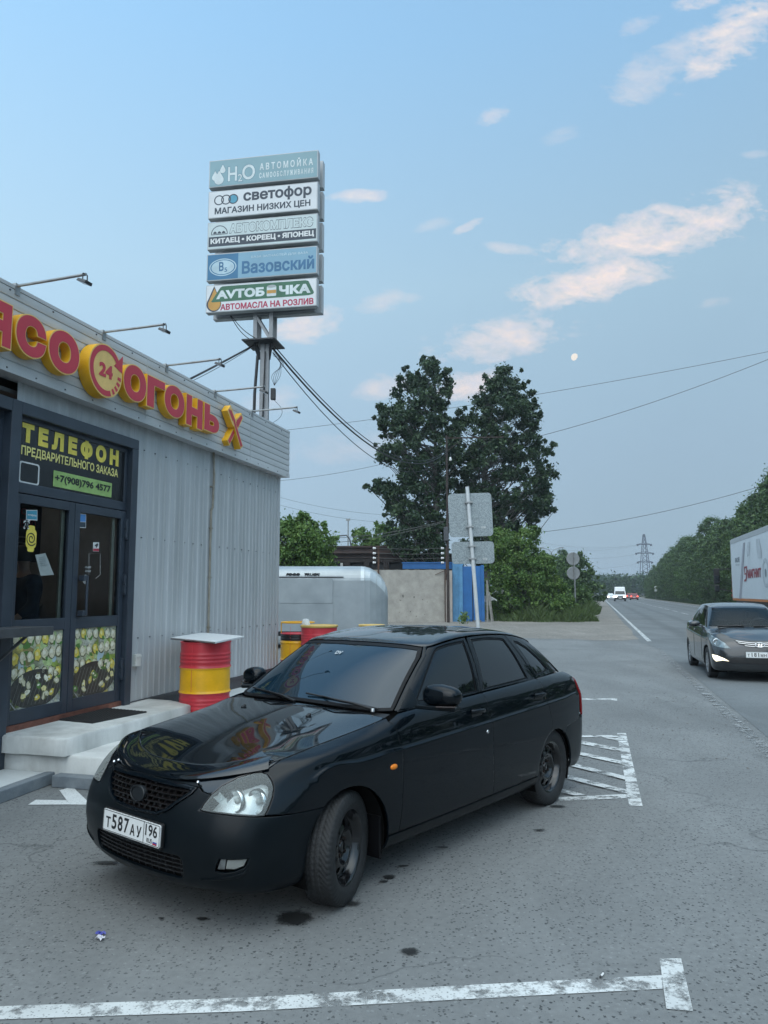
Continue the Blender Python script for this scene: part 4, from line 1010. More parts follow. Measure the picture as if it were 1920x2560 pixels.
mb = MB(); mb.box(.20, .66, -.02, .06, .08, 3.22); mb.build('door_panel', BLUE, gt, .008)
mb = MB(); mb.box(.14, .20, .03, .08, 0, 3.2); mb.build('gap_strip', BLK, gt)
mb = MB(); mb.box(.66, .84, -.06, .15, 0, 3.28); mb.add([(.84, 0, 2.6), (.98, 0, .2), (.98, .1, .2), (.84, .1, 2.6)], [(0, 1, 2, 3)]); mb.build('post', BLUE, gt, .008)
mb = MB(); mb.box(-3.9, -.98, .25, .5, 3.06, 3.42); mb.box(-3.95, -.95, .2, .55, 3.40, 3.46); mb.build('lintel', BLUE, gt, .008)
mb = MB(); mb.box(.95, 1.05, 0, .1, 0, 2.2); mb.bar((1.25, .1, 0), (.98, 0, 2.4), .09); mb.bar((1.35, .2, 0), (1.12, 0, 1.7), .07)
o = mb.build('leaning_planks', mat('grey planks', (.25, .24, .22), .8, 0, .2, 6), None, loc=(5.0, WY + .2, 0)); tag(o, 'weathered planks leaning against the blue gate', 'planks')
sh = thing('derelict_shed', 'dark rusty shed with square openings behind the concrete fence', 'shed', (-1.2, 52, 0), R(-2))
mb = MB()
mb.box(-5.6, 6.0, 0, 3, 0, 3.0); 
for k in range(9): mb.box(-5.6 + k * 1.35, -5.2 + k * 1.35, -.02, 2.9, 3.0, 3.75)
mb.box(-5.6, 6.0, .03, 2.9, 3.75, 4.35); mb.build('wall', mat('charred boards', (.028, .022, .02), .85, 0, .3, 3, .4, 12), sh)
mb = MB(); mb.box(-5.6, 6, .5, 2.7, 3.0, 3.75); mb.build('opening', BLK, sh)
mb = MB(); mb.box(-5.7, 3.2, -.25, 3.1, 4.35, 4.5); mb.box(-5.8, 3.4, -.35, 3.2, 4.75, 4.86); mb.box(-5.7, 3.0, -.15, 3, 4.5, 4.75)
for z in (4.05, 4.22): mb.box(-5.65, 5.9, -.05, .02, z, z + .06)
mb.build('roof', mat('rusty roof', (.045, .032, .03), .8, .1, .3, 2, .3, 8, col2=(.075, .05, .042)), sh)
mb = MB(); mb.bar((-1.7, -.1, 3.0), (-1.7, -.1, 3.7), .16); mb.build('pillar', mat('pale post', (.4, .4, .38), .7), sh)
mb = MB(); a = AY(878, 1357, 52); b = AY(866, 1338, 52)
mb.tube([(b[0] - .5, 52, b[2] - .05), (b[0], 52, b[2]), (a[0] - .1, 52, a[2] + .25), (a[0], 52, 4.8)], .05, 6); o = mb.build('bent_pipe', DGREY); tag(o, 'dark bent pipe standing out of the shed roof', 'pipe')

# ================================================================ traffic signs seen from behind
def speck_mat(name, c):
    m = bpy.data.materials.new(name); m.use_nodes = True
    t = NT(m.node_tree); b = m.node_tree.nodes['Principled BSDF']; P = t.n('ShaderNodeTexCoord').outputs['Object']
    vo = t.n('ShaderNodeTexVoronoi'); t.L(P, vo.inputs[0]); vo.inputs['Scale'].default_value = 75
    hs = t.n('ShaderNodeSeparateColor'); t.L(vo.outputs['Color'], hs.inputs[0])
    f = t.m('MULTIPLY', t.ramp(hs.outputs[0], .1, .9), .8)
    t.L(t.mix(f, tuple(x * .72 for x in c), tuple(x * 1.32 for x in c)), b.inputs['Base Color'])
    b.inputs['Roughness'].default_value = .42; b.inputs['Metallic'].default_value = .35
    MATS[name] = m; return m
SPK = speck_mat('spangled zinc', (.30, .34, .35))
tsg = thing('traffic_sign', 'two grey sign backs on a leaning white post behind the black car', 'road sign', (1.90, 15.3, 0))
SY = 15.3
mb = MB(); top = AY(1168, 1217, SY); bot = AY(1195, 1565, SY); ex = bot + (bot - top) * (1.02 - 0) / (top[2] - bot[2])
mb.tube([(top[0] - 1.90, .0, top[2]), (ex[0] - 1.90, .0, 0)], .038, 14); mb.build('post', mat('white post', (.60, .62, .62), .45, .1, .08, 6, .05, 30), tsg)
for q, nm in (([(1118, 1236), (1228, 1229), (1235, 1338), (1127, 1344)], 'square_panel'), ([(1129, 1355), (1235, 1352), (1238, 1409), (1131, 1409)], 'rectangular_panel')):
    P_ = [AY(*p_, SY - .0) for p_ in q]; P_ = [(p_[0] - 1.90, p_[2]) for p_ in P_]
    xs_, zs_ = [p_[0] for p_ in P_], [p_[1] for p_ in P_]
    w_, h_ = (P_[1][0] - P_[0][0] + P_[2][0] - P_[3][0]) / 2, (P_[0][1] - P_[3][1] + P_[1][1] - P_[2][1]) / 2
    pl_ = thing_c = bpy.data.objects.new
    mb = MB(); out = rrect(-w_ / 2, w_ / 2, -h_ / 2, h_ / 2, .07); shape(mb, [out], plane((0, .05, 0), (1, 0, 0), (0, 0, 1)), 0, .012)
    o = mb.build(nm, SPK, tsg); o.location = (np.mean(xs_), 0, np.mean(zs_)); o.rotation_euler.y = -math.atan2(P_[1][1] - P_[0][1], P_[1][0] - P_[0][0]) * .6
    mb = MB()
    lx, lz = w_ * .28, -h_ * .30
    mb.box(lx - .045, lx + .045, .043, .049, lz - .02, lz + .02, 0)
    for k in range(3): mb.box(lx - .04, lx + .03 - .01 * k, .041, .043, lz + .008 - .010 * k, lz + .011 - .010 * k, 1)
    mb.build('maker_label', [mat('pale label', (.55, .57, .56), .5), mat('label grey', (.25, .26, .27), .5)], o)
    mb = MB()
    for z in (h_ * .28, -h_ * .28): mb.box(-.075, .075, -.045, .045, z - .018, z + .018)
    br = mb.build('bracket', GALV, o, .004); br.location.x = (top[0] + (ex[0] - top[0]) * (top[2] - np.mean(zs_)) / top[2]) - 1.90 - np.mean(xs_)
RY = 52.0
c1, c2 = AY(1433, 1397, RY), AY(1434, 1433, RY)
rsn = thing('traffic_sign', 'two round grey sign backs on a thin post by the roadside bushes', 'road sign', (c2[0] + .08, RY, 0))
mb = MB(); mb.tube([(-.02, 0, c1[2] + .45), (0, 0, 0)], .05, 10); mb.build('post', GALV, rsn)
for c_ in (c1, c2):
    mb = MB(); mb.lathe([(.001, .06), (.40, .06), (.45, .05), (.455, .075)], 32, 'y'); o = mb.build('round_panel', mat('sign back grey', (.26, .27, .27), .5, .2, .08, 5), rsn); o.location = (c_[0] - c2[0] - .08, 0, c_[2])
sm = thing('traffic_sign', 'tiny distant sign on a post before the hedge right of the road', 'road sign', RP(183, 11.8))
mb = MB(); mb.tube([(0, 0, 0), (0, 0, 3.0)], .04, 8); mb.build('post', GALV, sm)
mb = MB(); mb.lathe([(.001, -.06), (.33, -.06), (.36, -.05)], 20, 'y'); o = mb.build('panel', WHT, sm); o.location.z = 2.85
mb = MB(); mb.box(-.3, .3, -.07, -.05, 1.9, 2.4); mb.build('plate', WHT, sm)

# ================================================================ pylon with light boxes
PY = 17.0; pp = AY(660, 1000, PY)
py_ = thing('advertising_pylon', 'grey steel pylon carrying two banks of five shop light boxes behind the kiosk', 'pylon', (pp[0], PY, 0))
ST = mat('grey steel paint', (.27, .28, .29), .45, .2, .1, 3, .05, 20); STD = mat('dark steel', (.05, .053, .058), .55, .2, .2, 4)
PT = np.array([.985, -.174]); PN = np.array([-.174, -.985])           # along the front (to the right), out of the front
loc = lambda a, o_, z: (PT[0] * a + PN[0] * o_, PT[1] * a + PN[1] * o_, z)
zpl = AY(660, 862, PY)[2]; zbt = 8.11
mb = MB(); mb.box(-.09, .012, -.10, .10, 0, zpl); mb.box(.012, .11, -.075, .075, 0, zpl); mb.build('pole', ST, py_, .008)
mb = MB(); vs = [loc(a, o_, zpl + dz) for a in (-.42, .36) for o_ in (-.38, .40) for dz in (0, .03)]
mb.add(vs, [(0, 1, 3, 2), (4, 6, 7, 5), (0, 4, 5, 1), (2, 3, 7, 6), (0, 2, 6, 4), (1, 5, 7, 3)])
for a in (-.2, .2): mb.bar(loc(a, .1, zpl), (a * .5, 0, zpl - .35), .03, .1)
mb.build('base_plate', STD, py_)
mb = MB(); zf = zbt + 3.6
for a in (-.19, .19):
    for o_ in (.14, -.14): mb.bar(loc(a, o_, zpl + .03), loc(a, o_, zf), .085, .085)
mb.bar(loc(-.19, .14, zbt - .05), loc(.17, .14, zpl + .08), .06, .06); mb.bar(loc(-.19, -.14, zbt - .05), loc(.17, -.14, zpl + .08), .05, .05)
mb.bar(loc(-.23, .14, zbt - .02), loc(.23, .14, zbt - .02), .07, .07); mb.bar(loc(-.19, .14, zpl + .08), loc(.19, .14, zpl + .08), .06, .06)
for z in (zbt + .05, zbt + 1.4, zbt + 2.8, zf): mb.bar(loc(-1.2, .0, z), loc(1.2, .0, z), .10, .10)
mb.build('lattice_frame', ST, py_)
mb = MB(); mb.tube([(-.14, -.14, zpl - .3), (-.19, -.16, zpl - 1.2), (-.20, -.16, zpl - 2.2), (-.12, -.14, 4.0)], .035, 8); mb.tube([(.03, -.13, zpl - .2), (.0, -.13, zpl - 1.6), (-.04, -.13, 4.0)], .016, 6)
mb.build('cable', BLK, py_)
mb = MB()
for z, hh in ((zpl - 1.05, .26), (zpl - 2.05, .26)): mb.box(.16, .27, -.1, .02, z - hh, z); 
mb.build('junction_box', BLK, py_, .01)
mb = MB(); rr = random.Random(9)
for k in range(5): mb.tube(curvy([(.2, -.05, zpl - .15 - .03 * k), (.34 + .05 * k, -.1, zpl - .3 - .05 * k), (.42 - .07 * k, -.08, zpl - .72), (.24, -.05, zpl - .98)]), .005, 5, cap=False)
mb.tube(curvy([(.22, -.06, zpl - 1.3), (.46, -.1, zpl - 1.55), (.40, -.1, zpl - 1.75), (.22, -.06, zpl - 1.85)]), .005, 5, cap=False)
mb.build('loose_wires', BLK, py_)
# geometry of the front plane
r_ = AY(657, 580, PY); o0 = np.array([r_[0], PY]) + PN * .40
def PP(px, py):
    r = ray(px, py); nn = PN; k = (o0 @ nn) / (r[:2] @ nn); p_ = r * k
    return ((p_[:2] - np.array([pp[0], PY])) @ PT, p_[2] + EYE)
z4 = lambda a, b: PP(480 + a * .2411, 350 + b * .2411)
off0 = (o0 - np.array([pp[0], PY])) @ PN
rows = [((172, 222), (170, 495), (1303, 100), (1300, 392)), ((168, 540), (165, 820), (1301, 430), (1300, 718)), ((163, 862), (160, 1145), (1300, 758), (1299, 1045)), ((158, 1190), (155, 1470), (1300, 1093), (1300, 1378)), ((152, 1515), (147, 1800), (1306, 1420), (1306, 1712))]
cell = []
for tl_, bl_, tr_, br_ in rows:
    a0 = np.mean([z4(*tl_)[0], z4(*bl_)[0]]); a1 = np.mean([z4(*tr_)[0], z4(*br_)[0]])
    cell.append((a0, a1, np.mean([z4(*bl_)[1], z4(*br_)[1]]), np.mean([z4(*tl_)[1], z4(*tr_)[1]])))
A0, A1 = np.mean([c_[0] for c_ in cell]), np.mean([c_[1] for c_ in cell])
FR = mat('light box frame', (.42, .44, .45), .45, .1, .06, 4); BOT = FR
H2C, WPC, WP2, AZC, DAZ, GRN = mat('pale teal sheet', (.22, .36, .40), .45, 0, .05, 2), mat('off white sheet', (.66, .68, .69), .45, 0, .05, 2), mat('pale grey green sheet', (.52, .60, .60), .45, 0, .05, 2), mat('sky blue sheet', (.20, .37, .48), .45, 0, .05, 2), mat('deep blue sheet', (.03, .16, .30), .45, 0, .06, 2), mat('oil green', (.03, .13, .07), .45)
SLATE, PALE, ORA, CRIM, TEALL = mat('slate lettering', (.035, .05, .07), .5), mat('pale lettering', (.60, .66, .66), .5), mat('oil orange', (.50, .26, .05), .45), mat('crimson lettering', (.40, .03, .08), .45), mat('blue lettering', (.03, .14, .27), .45)
def lightbox(c_, o_front, name, sheet_m, front=True):
    a0, a1, zb_, zt_ = A0, A1, c_[2], c_[3]
    t = MB(); dpt = .17
    vs = [loc(a, o_, z) for a in (a0, a1) for o_ in (o_front - dpt, o_front) for z in (zb_, zt_)]
    t.add(vs, [(0, 1, 3, 2), (4, 6, 7, 5), (0, 4, 5, 1), (2, 3, 7, 6), (0, 2, 6, 4), (1, 5, 7, 3)])
    b = t.build('light_box', FR, py_, .008)
    s_ = o_front + .003 if front else o_front - dpt - .003
    e_ = .022; m_ = MB(); q = [loc(a0 + e_, s_, zb_ + e_), loc(a1 - e_, s_, zb_ + e_), loc(a1 - e_, s_, zt_ - e_), loc(a0 + e_, s_, zt_ - e_)]
    m_.quad(*(q if front else q[::-1])); m_.build('sheet', sheet_m, b)
    return b
def PM(o_): return plane(loc(0, o_, 0), (PT[0], PT[1], 0), (0, 0, 1))
bx_ = [lightbox(c_, off0, 'b', m_) for c_, m_ in zip(cell, (H2C, WPC, WP2, AZC, WPC))]
for c_ in cell: lightbox(c_, off0 - .44, 'b', H2C, False)
def fr(c_): 
    w_, h_ = A1 - A0, c_[3] - c_[2]
    return (lambda f: A0 + w_ * f), (lambda f: c_[2] + h_ * f)
T1, T2, T3, T4 = PM(off0 + .0040), PM(off0 + .0050), PM(off0 + .0060), PM(off0 + .0070)
def drop(cx_, cz_, r, hgt, n=20):
    return [(cx_ + r * math.cos(R(a)), cz_ + r * math.sin(R(a))) for a in np.linspace(-215, 35, n)] + [(cx_, cz_ + hgt)]
X, Z_ = fr(cell[0]); mb = MB()
for cx_, cz_, r, h_ in ((.095, .26, .044, .088), (.058, .36, .030, .062), (.128, .60, .026, .056)):
    w_ = A1 - A0
    shape(mb, [drop(X(cx_), Z_(cz_), r * w_ * 1.0 + .008, h_ * w_ + .018)], T1, 0); shape(mb, [drop(X(cx_), Z_(cz_), r * w_, h_ * w_)], PM(off0 + .0046 + .001 * cx_), 1)
for s_, x0_, x1_, y0_, y1_, b_ in (('H', .178, .262, .17, .70, .02), ('2', .270, .312, .13, .40, .01), ('O', .310, .428, .17, .72, .02)):
    text(mb, s_, T1, X(x0_ - .004), X(x1_ + .004), Z_(y0_ - .015), Z_(y1_ + .015), b_ + .02, 0); text(mb, s_, T2, X(x0_), X(x1_), Z_(y0_), Z_(y1_), b_, 1)
text(mb, 'А В Т О М О Й К А', T1, X(.468), X(.957), Z_(.45), Z_(.80), .05, 2); text(mb, 'А В Т О М О Й К А', T2, X(.470), X(.955), Z_(.46), Z_(.79), .03, 1)
text(mb, 'С А М О О Б С Л У Ж И В А Н И Я', T2, X(.468), X(.957), Z_(.17), Z_(.37), .03, 1)
mb.build('lettering', [mat('teal outline', (.07, .18, .24), .5), PALE, mat('teal shade', (.12, .24, .29), .5)], bx_[0])
X, Z_ = fr(cell[1]); mb = MB(); w_ = A1 - A0
for k, f in enumerate((.10, .165, .232)):
    if k == 2: shape(mb, [ell(X(f), Z_(.655), .036 * w_, .036 * w_, 32)], PM(off0 + .0036), 1)
    shape(mb, [ell(X(f), Z_(.655), .046 * w_, .046 * w_, 40), ell(X(f), Z_(.655), .036 * w_, .036 * w_, 40)], PM(off0 + .0040 + .0004 * k), 0)
text(mb, 'светофор', T2, X(.325), X(.945), Z_(.44), Z_(.94), .035, 0); text(mb, 'МАГАЗИН НИЗКИХ ЦЕН', T2, X(.062), X(.935), Z_(.10), Z_(.38), .035, 0)
mb.build('lettering', [SLATE, CYAN], bx_[1])
X, Z_ = fr(cell[2]); mb = MB()
mb.add([T1 @ Vector((x, z, 0)) for x, z in ((X(.012), Z_(.10)), (X(.988), Z_(.10)), (X(.988), Z_(.46)), (X(.012), Z_(.46)))], [(0, 1, 2, 3)], 0)
text(mb, 'КИТАЕЦ • КОРЕЕЦ • ЯПОНЕЦ', T2, X(.03), X(.97), Z_(.17), Z_(.40), .05, 1)
text(mb, 'АВТОКОМПЛЕКС', T1, X(.200), X(.962), Z_(.53), Z_(.90), .065, 0); text(mb, 'АВТОКОМПЛЕКС', T2, X(.204), X(.958), Z_(.55), Z_(.88), .042, 2)
shape(mb, [arcband(X(.11), Z_(.56), .070 * w_, .077 * w_, 0, 180, 24)], T1, 0); mb.add([T1 @ Vector((x, z, 0)) for x, z in ((X(.033), Z_(.53)), (X(.187), Z_(.53)), (X(.187), Z_(.555)), (X(.033), Z_(.555)))], [(0, 1, 2, 3)], 0)
for f in (.07, .11, .15): shape(mb, [[(X(f - .018), Z_(.57)), (X(f + .018), Z_(.57)), (X(f + .014), Z_(.62)), (X(f), Z_(.66)), (X(f - .012), Z_(.63))]], T2, 0)
mb.build('lettering', [SLATE, WHT, WP2], bx_[2])
X, Z_ = fr(cell[3]); mb = MB()
mb.add([T1 @ Vector((x, z, 0)) for x, z in ((X(.010), Z_(.04)), (X(.29), Z_(.04)), (X(.29), Z_(.96)), (X(.010), Z_(.96)))], [(0, 1, 2, 3)], 0)
for k, (rx, rz, m_) in enumerate(((.125, .32, 1), (.115, .285, 0), (.105, .255, 1))): shape(mb, [ell(X(.15), Z_(.48), rx * w_, rz * (cell[3][3] - cell[3][2]), 40)], PM(off0 + .0046 + .0005 * k), m_)
text(mb, 'В', PM(off0 + .0062), X(.115), X(.158), Z_(.34), Z_(.68), .03, 2); text(mb, '5', PM(off0 + .0062), X(.165), X(.19), Z_(.30), Z_(.46), .02, 2)
text(mb, 'Вазовский', T2, X(.325), X(.975), Z_(.17), Z_(.66), .035, 2); text(mb, 'БАЗА ЗАПЧАСТЕЙ ДЛЯ ВАЗА', T2, X(.41), X(.92), Z_(.72), Z_(.84), .02, 1)
mb.build('lettering', [DAZ, mat('light blue lettering', (.42, .56, .62), .5), TEALL], bx_[3])
X, Z_ = fr(cell[4]); mb = MB()
shape(mb, [drop(X(.075), Z_(.30), .068 * w_, .165 * w_)], T1, 2); shape(mb, [drop(X(.079), Z_(.30), .058 * w_, .145 * w_)], PM(off0 + .0045), 3)
gp = [(X(.05), Z_(.40)), (X(.13), Z_(.88)), (X(.15), Z_(.93)), (X(.90), Z_(.93)), (X(.925), Z_(.90)), (X(.975), Z_(.48)), (X(.965), Z_(.42)), (X(.93), Z_(.39)), (X(.06), Z_(.37))]
shape(mb, [gp], T2, 0)
text(mb, 'AVТОБ', T3, X(.095), X(.535), Z_(.47), Z_(.80), .06, 1); text(mb, 'ЧКА', T3, X(.665), X(.945), Z_(.47), Z_(.80), .06, 1)
shape(mb, [rrect(X(.555), X(.64), Z_(.45), Z_(.80), .02)], T3, 1); mb.add([T4 @ Vector((x, z, 0)) for x, z in ((X(.557), Z_(.55)), (X(.638), Z_(.55)), (X(.638), Z_(.67)), (X(.557), Z_(.67)))], [(0, 1, 2, 3)], 3); shape(mb, [ell(X(.5975), Z_(.80), .04 * w_, .035, 20)], T4, 5)
text(mb, 'АВТОМАСЛА НА РОЗЛИВ', T2, X(.135), X(.972), Z_(.06), Z_(.29), .04, 4)
mb.build('lettering', [GRN, PALE, SLATE, ORA, CRIM, mat('drum lid grey', (.35, .38, .38), .5)], bx_[4])
mb = MB(); q0 = z4(360, 1830); mb.tube(curvy([loc(q0[0], .2, zbt - .05), loc(q0[0] + .28, .2, zbt - .5), loc(q0[0] + .7, .2, zbt - .78), loc(-.2, .2, zbt - .86)]), .010, 6); mb.tube(curvy([loc(q0[0] + .02, .22, zbt - .05), loc(q0[0] + .34, .2, zbt - .44), loc(q0[0] + .75, .2, zbt - .70), loc(-.2, .2, zbt - .78)]), .010, 6)
mb.build('feed_cable', BLK, py_)
# ---- wires
def sag(p, q, s_, n=24): return [tuple(np.array(p) * (1 - t_) + np.array(q) * t_ - np.array([0, 0, 4 * s_ * t_ * (1 - t_)])) for t_ in np.linspace(0, 1, n)]
def wire(name, label, p, q, s_, r, m, n=6, group=None):
    mb = MB(); mb.tube(sag(p, q, s_), r, n, cap=False); o = mb.build(name, m); tag(o, label, 'cable', group); return o
UP = AY(1118, 1128, 42.7); ptop = (pp[0] + .2, PY - .1, zpl - .12)
wire('power_cable', 'thick black cable sagging from the pylon to the rusty utility pole', ptop, UP, 1.55, .024, BLK)
wire('power_cable', 'thin black cable running just under the thick one to the utility pole', (ptop[0], ptop[1], ptop[2] - .1), (UP[0], UP[1], UP[2] - .1), 1.85, .012, BLK)
wire('power_cable', 'second black cable running just above the thick one to the utility pole', (ptop[0] + .05, ptop[1], ptop[2] + .04), (UP[0], UP[1], UP[2] + .1), 1.5, .014, BLK)
gq = AY(545, 984, 14.2)
wire('stay_cable', 'black stay cable slanting from the pylon plate to the kiosk roof', (pp[0] - .25, PY - .1, zpl - .05), BW(9.6, 1.2, 4.43), .02, .020, BLK)
wire('stay_cable', 'thin wire beside the black stay cable down to the kiosk roof', (pp[0] - .27, PY - .1, zpl - .08), BW(9.62, 1.25, 4.43), .08, .006, BLK)
upl = thing('utility_pole', 'tall rusty steel utility pole with a crossarm between the two dark trees', 'pole', (3.62, 43.0, 0))
mb = MB(); mb.tube([(0, 0, 0), (0, 0, 10.7)], [.085, .06], 10); mb.build('post', mat('dark rusty pole', (.05, .038, .033), .8, .2, .3, 6), upl)
mb = MB(); mb.bar((-.1, 0, 10.55), (3.3, 0, 10.62), .07); mb.bar((.05, 0, 9.8), (.9, 0, 10.5), .035); mb.build('crossarm', mat('dark rusty pole', (.05, .038, .033)), upl)
mb = MB(); mb.lathe([(.01, 0), (.07, .02), (.08, .12), (.05, .14), (.06, .2), (.01, .24)], 12); o = mb.build('insulator', mat('porcelain', (.75, .75, .74), .3), upl); o.location = (.2, -.1, 9.2)
mb = MB(); mb.box(-.22, .05, -.2, .0, 4.6, 5.4); mb.build('switch_box', DGREY, upl, .02)
tw = WIREM
def span(name, label, a, b, Ya, Yb, s_, r, ext=0., g='overhead lines across the sky'):
    p, q = AY(*a, Ya), AY(*b, Yb); d = q - p
    wire(name, label, p - d * ext, q + d * ext, s_ * (1 + 2 * ext) ** 2, r, tw, 5, g)
span('overhead_line', 'upper overhead wire crossing the sky behind the tall trees to the right edge', (700, 1062), (1920, 861), 75, 62, .5, .022, .25)
span('overhead_line', 'second overhead wire climbing from the dark tree to the right edge', (1353, 1074), (1920, 882), 66, 60, .35, .024, .3)
span('overhead_line', 'overhead wire from the kiosk corner to the left dark tree', (728, 1193), (930, 1160), 70, 70, .1, .018, .4)
span('overhead_line', 'overhead wire between the right dark tree and the hedge top', (1355, 1322), (1800, 1236), 68, 64, .3, .022, .2)
for k, (y_, lb) in enumerate([(1232, 'upper'), (1251, 'lower')]): span('overhead_line', lb + ' faint wire low in the sky above the trailer bushes', (698, y_), (960, y_ + 44), 80, 80, .3, .014, .3)
for k, (y_, lb) in enumerate([(1345, 'upper'), (1355, 'lower')]): span('overhead_line', lb + ' pale cable drooping from the bushes to the utility pole', (715, y_ if k == 0 else 1360), (1109, 1303 if k == 0 else 1306), 44, 43, .35, .016, 0)
# ---- lattice power tower and street lamps far away
TY = 440.0; tb = AY(1615, 1483, TY)
pt_ = thing('power_tower', 'distant lattice power tower with three crossarms above the treeline', 'pylon', (tb[0], TY, 0))
PUR = mat('tower steel', (.075, .08, .11), .6, .2, .1, 2)
zt_ = AY(1615, 1333, TY)[2]
mb = MB()
def wdt(z): return 3.2 * (1 - z / zt_) ** .8 * .9 + .25
zz = np.linspace(0, zt_ * .985, 16)
for sx in (-1, 1):
    for sy in (-1, 1):
        for a, b in zip(zz[:-1], zz[1:]): mb.bar((sx * wdt(a), sy * wdt(a), a), (sx * wdt(b), sy * wdt(b), b), .30)
for i, (a, b) in enumerate(zip(zz[:-1], zz[1:])):
    s_ = 1 if i % 2 else -1
    mb.bar((-s_ * wdt(a), -wdt(a), a), (s_ * wdt(b), -wdt(b), b), .2); mb.bar((s_ * wdt(a), -wdt(a), a), (-s_ * wdt(b), -wdt(b), b), .2)
mb.build('lattice_mast', PUR, pt_)
for y_, hw_ in ((1361, 4.4), (1383, 5.4), (1405, 4.6)):
    z = AY(1615, y_, TY)[2]; mb = MB(); mb.bar((-hw_, 0, z), (hw_, 0, z), .45); mb.bar((-hw_, 0, z), (-.5, 0, z + 1.0), .2); mb.bar((hw_, 0, z), (.5, 0, z + 1.0), .2)
    for s_ in (-1, 1): mb.bar((s_ * hw_, 0, z - .2), (s_ * (hw_ - .9), 0, z - .75), .7); 
    mb.build('crossarm', PUR, pt_)
for k, (a, b) in enumerate([((1180, 1338), (1600, 1362)), ((1180, 1352), (1598, 1384)), ((1240, 1385), (1602, 1406)), ((1200, 1318), (1600, 1361))]):
    span('transmission_line', ('first', 'second', 'third', 'fourth')[k] + ' hair thin line reaching the lattice tower, counted from the top' if k < 3 else 'highest hair thin line reaching the lattice tower', a, b, 330, TY, 5.0, .045, .0, 'lines of the lattice tower')
LY = 120.0; lb_ = AY(1381, 1483, LY)
sl = thing('street_lamp', 'distant double armed street lamp above the bushes', 'street lamp', (lb_[0], LY, 0))
zl = AY(1381, 1372, LY)[2]; mb = MB(); mb.tube([(0, 0, 0), (0, 0, zl - .5)], [.12, .07], 8); mb.build('post', GALV, sl)
for s_ in (-1, 1):
    mb = MB(); mb.tube([(0, 0, zl - .6), (s_ * .5, 0, zl - .1), (s_ * 1.3, 0, zl + .15)], .05, 6); mb.build('arm', GALV, sl)
    mb = MB(); mb.bar((s_ * 1.2, 0, zl + .13), (s_ * 1.9, 0, zl + .2), .26, .14); mb.build('lamp_head', GALV, sl)
lb2 = AY(870, 1400, 90.0)
sl2 = thing('street_lamp', 'thin distant pole with a small lamp above the shed roof', 'street lamp', (lb2[0], 90, 0))
zl = AY(870, 1300, 90)[2]; mb = MB(); mb.tube([(0, 0, 0), (0, 0, zl)], [.12, .07], 8); mb.build('post', GALV, sl2)
mb = MB(); mb.bar((-.25, 0, zl), (.25, 0, zl + .05), .2, .25); mb.build('lamp_head', GALV, sl2)
# ---- moon: the sunlit part of its ball
MY = 2900.0; mc = AY(1437, 893, MY)
mb = MB(); rm = 9.4 / FPX * MY; n1, n2_ = 24, 32
ld = Vector((-.80, -.56, .20)).normalized()
vs = []; fs_ = []
for i in range(n1 + 1):
    for j in range(n2_):
        a, b = math.pi * i / n1, 2 * math.pi * j / n2_
        vs.append(Vector((math.sin(a) * math.cos(b), math.sin(a) * math.sin(b), math.cos(a))) * rm)
for i in range(n1):
    for j in range(n2_):
        q = (i * n2_ + j, i * n2_ + (j + 1) % n2_, (i + 1) * n2_ + (j + 1) % n2_, (i + 1) * n2_ + j)
        if sum((vs[k] for k in q), Vector()).dot(ld) > -.02 * rm: fs_.append(q)
mb.add(vs, fs_, 0, True)
mo = mb.build('moon', mat('moon', (.0, .0, .0), 1., 0, 0, 1, emit=(1., .93, .84), es=.64), None, loc=mc)
tag(mo, 'small gibbous moon in the evening sky right of the tall trees', 'moon')
# ================================================================ vegetation
def leaf_mat(name, c, var=.35, trans=.25):
    m = bpy.data.materials.new(name); m.use_nodes = True
    t = NT(m.node_tree); b = m.node_tree.nodes['Principled BSDF']; o = m.node_tree.nodes['Material Output']
    g = t.n('ShaderNodeNewGeometry')
    rnd = g.outputs['Random Per Island']
    P = t.n('ShaderNodeTexCoord').outputs['Object']
    f = t.m('ADD', t.m('MULTIPLY', rnd, .6), t.m('MULTIPLY', t.ramp(t.noise(P, .8, 3), .3, .7), .4))
    col = t.mix(f, tuple(x * (1 - var) for x in c), tuple(x * (1 + var) for x in c))
    t.L(col, b.inputs['Base Color']); b.inputs['Roughness'].default_value = .5; b.inputs['Specular IOR Level'].default_value = .3
    tr = t.n('ShaderNodeBsdfTranslucent'); t.L(col, tr.inputs[0])
    mx = t.n('ShaderNodeMixShader'); mx.inputs[0].default_value = trans; t.L(b.outputs[0], mx.inputs[1]); t.L(tr.outputs[0], mx.inputs[2]); t.L(mx.outputs[0], o.inputs[0])
    MATS[name] = m; return m
LF_POP = leaf_mat('poplar leaves', (.036, .066, .034)); LF_POP2 = leaf_mat('poplar leaves lighter', (.064, .105, .050))
LF_BUSH, LF_BUSH2 = leaf_mat('bush leaves', (.095, .175, .045)), leaf_mat('bush leaves lighter', (.15, .235, .065))
LF_HED, LF_HED2 = leaf_mat('hedge leaves', (.055, .100, .034)), leaf_mat('hedge leaves lighter', (.10, .165, .055))
LF_FAR = leaf_mat('forest leaves', (.040, .072, .042)); GRASS = leaf_mat('grass blades', (.085, .125, .045))
BARK = mat('bark', (.06, .052, .045), .9, 0, .3, 6, .5, 15); BARKP = mat('pale bark', (.13, .125, .115), .9, 0, .25, 5, .4, 15)
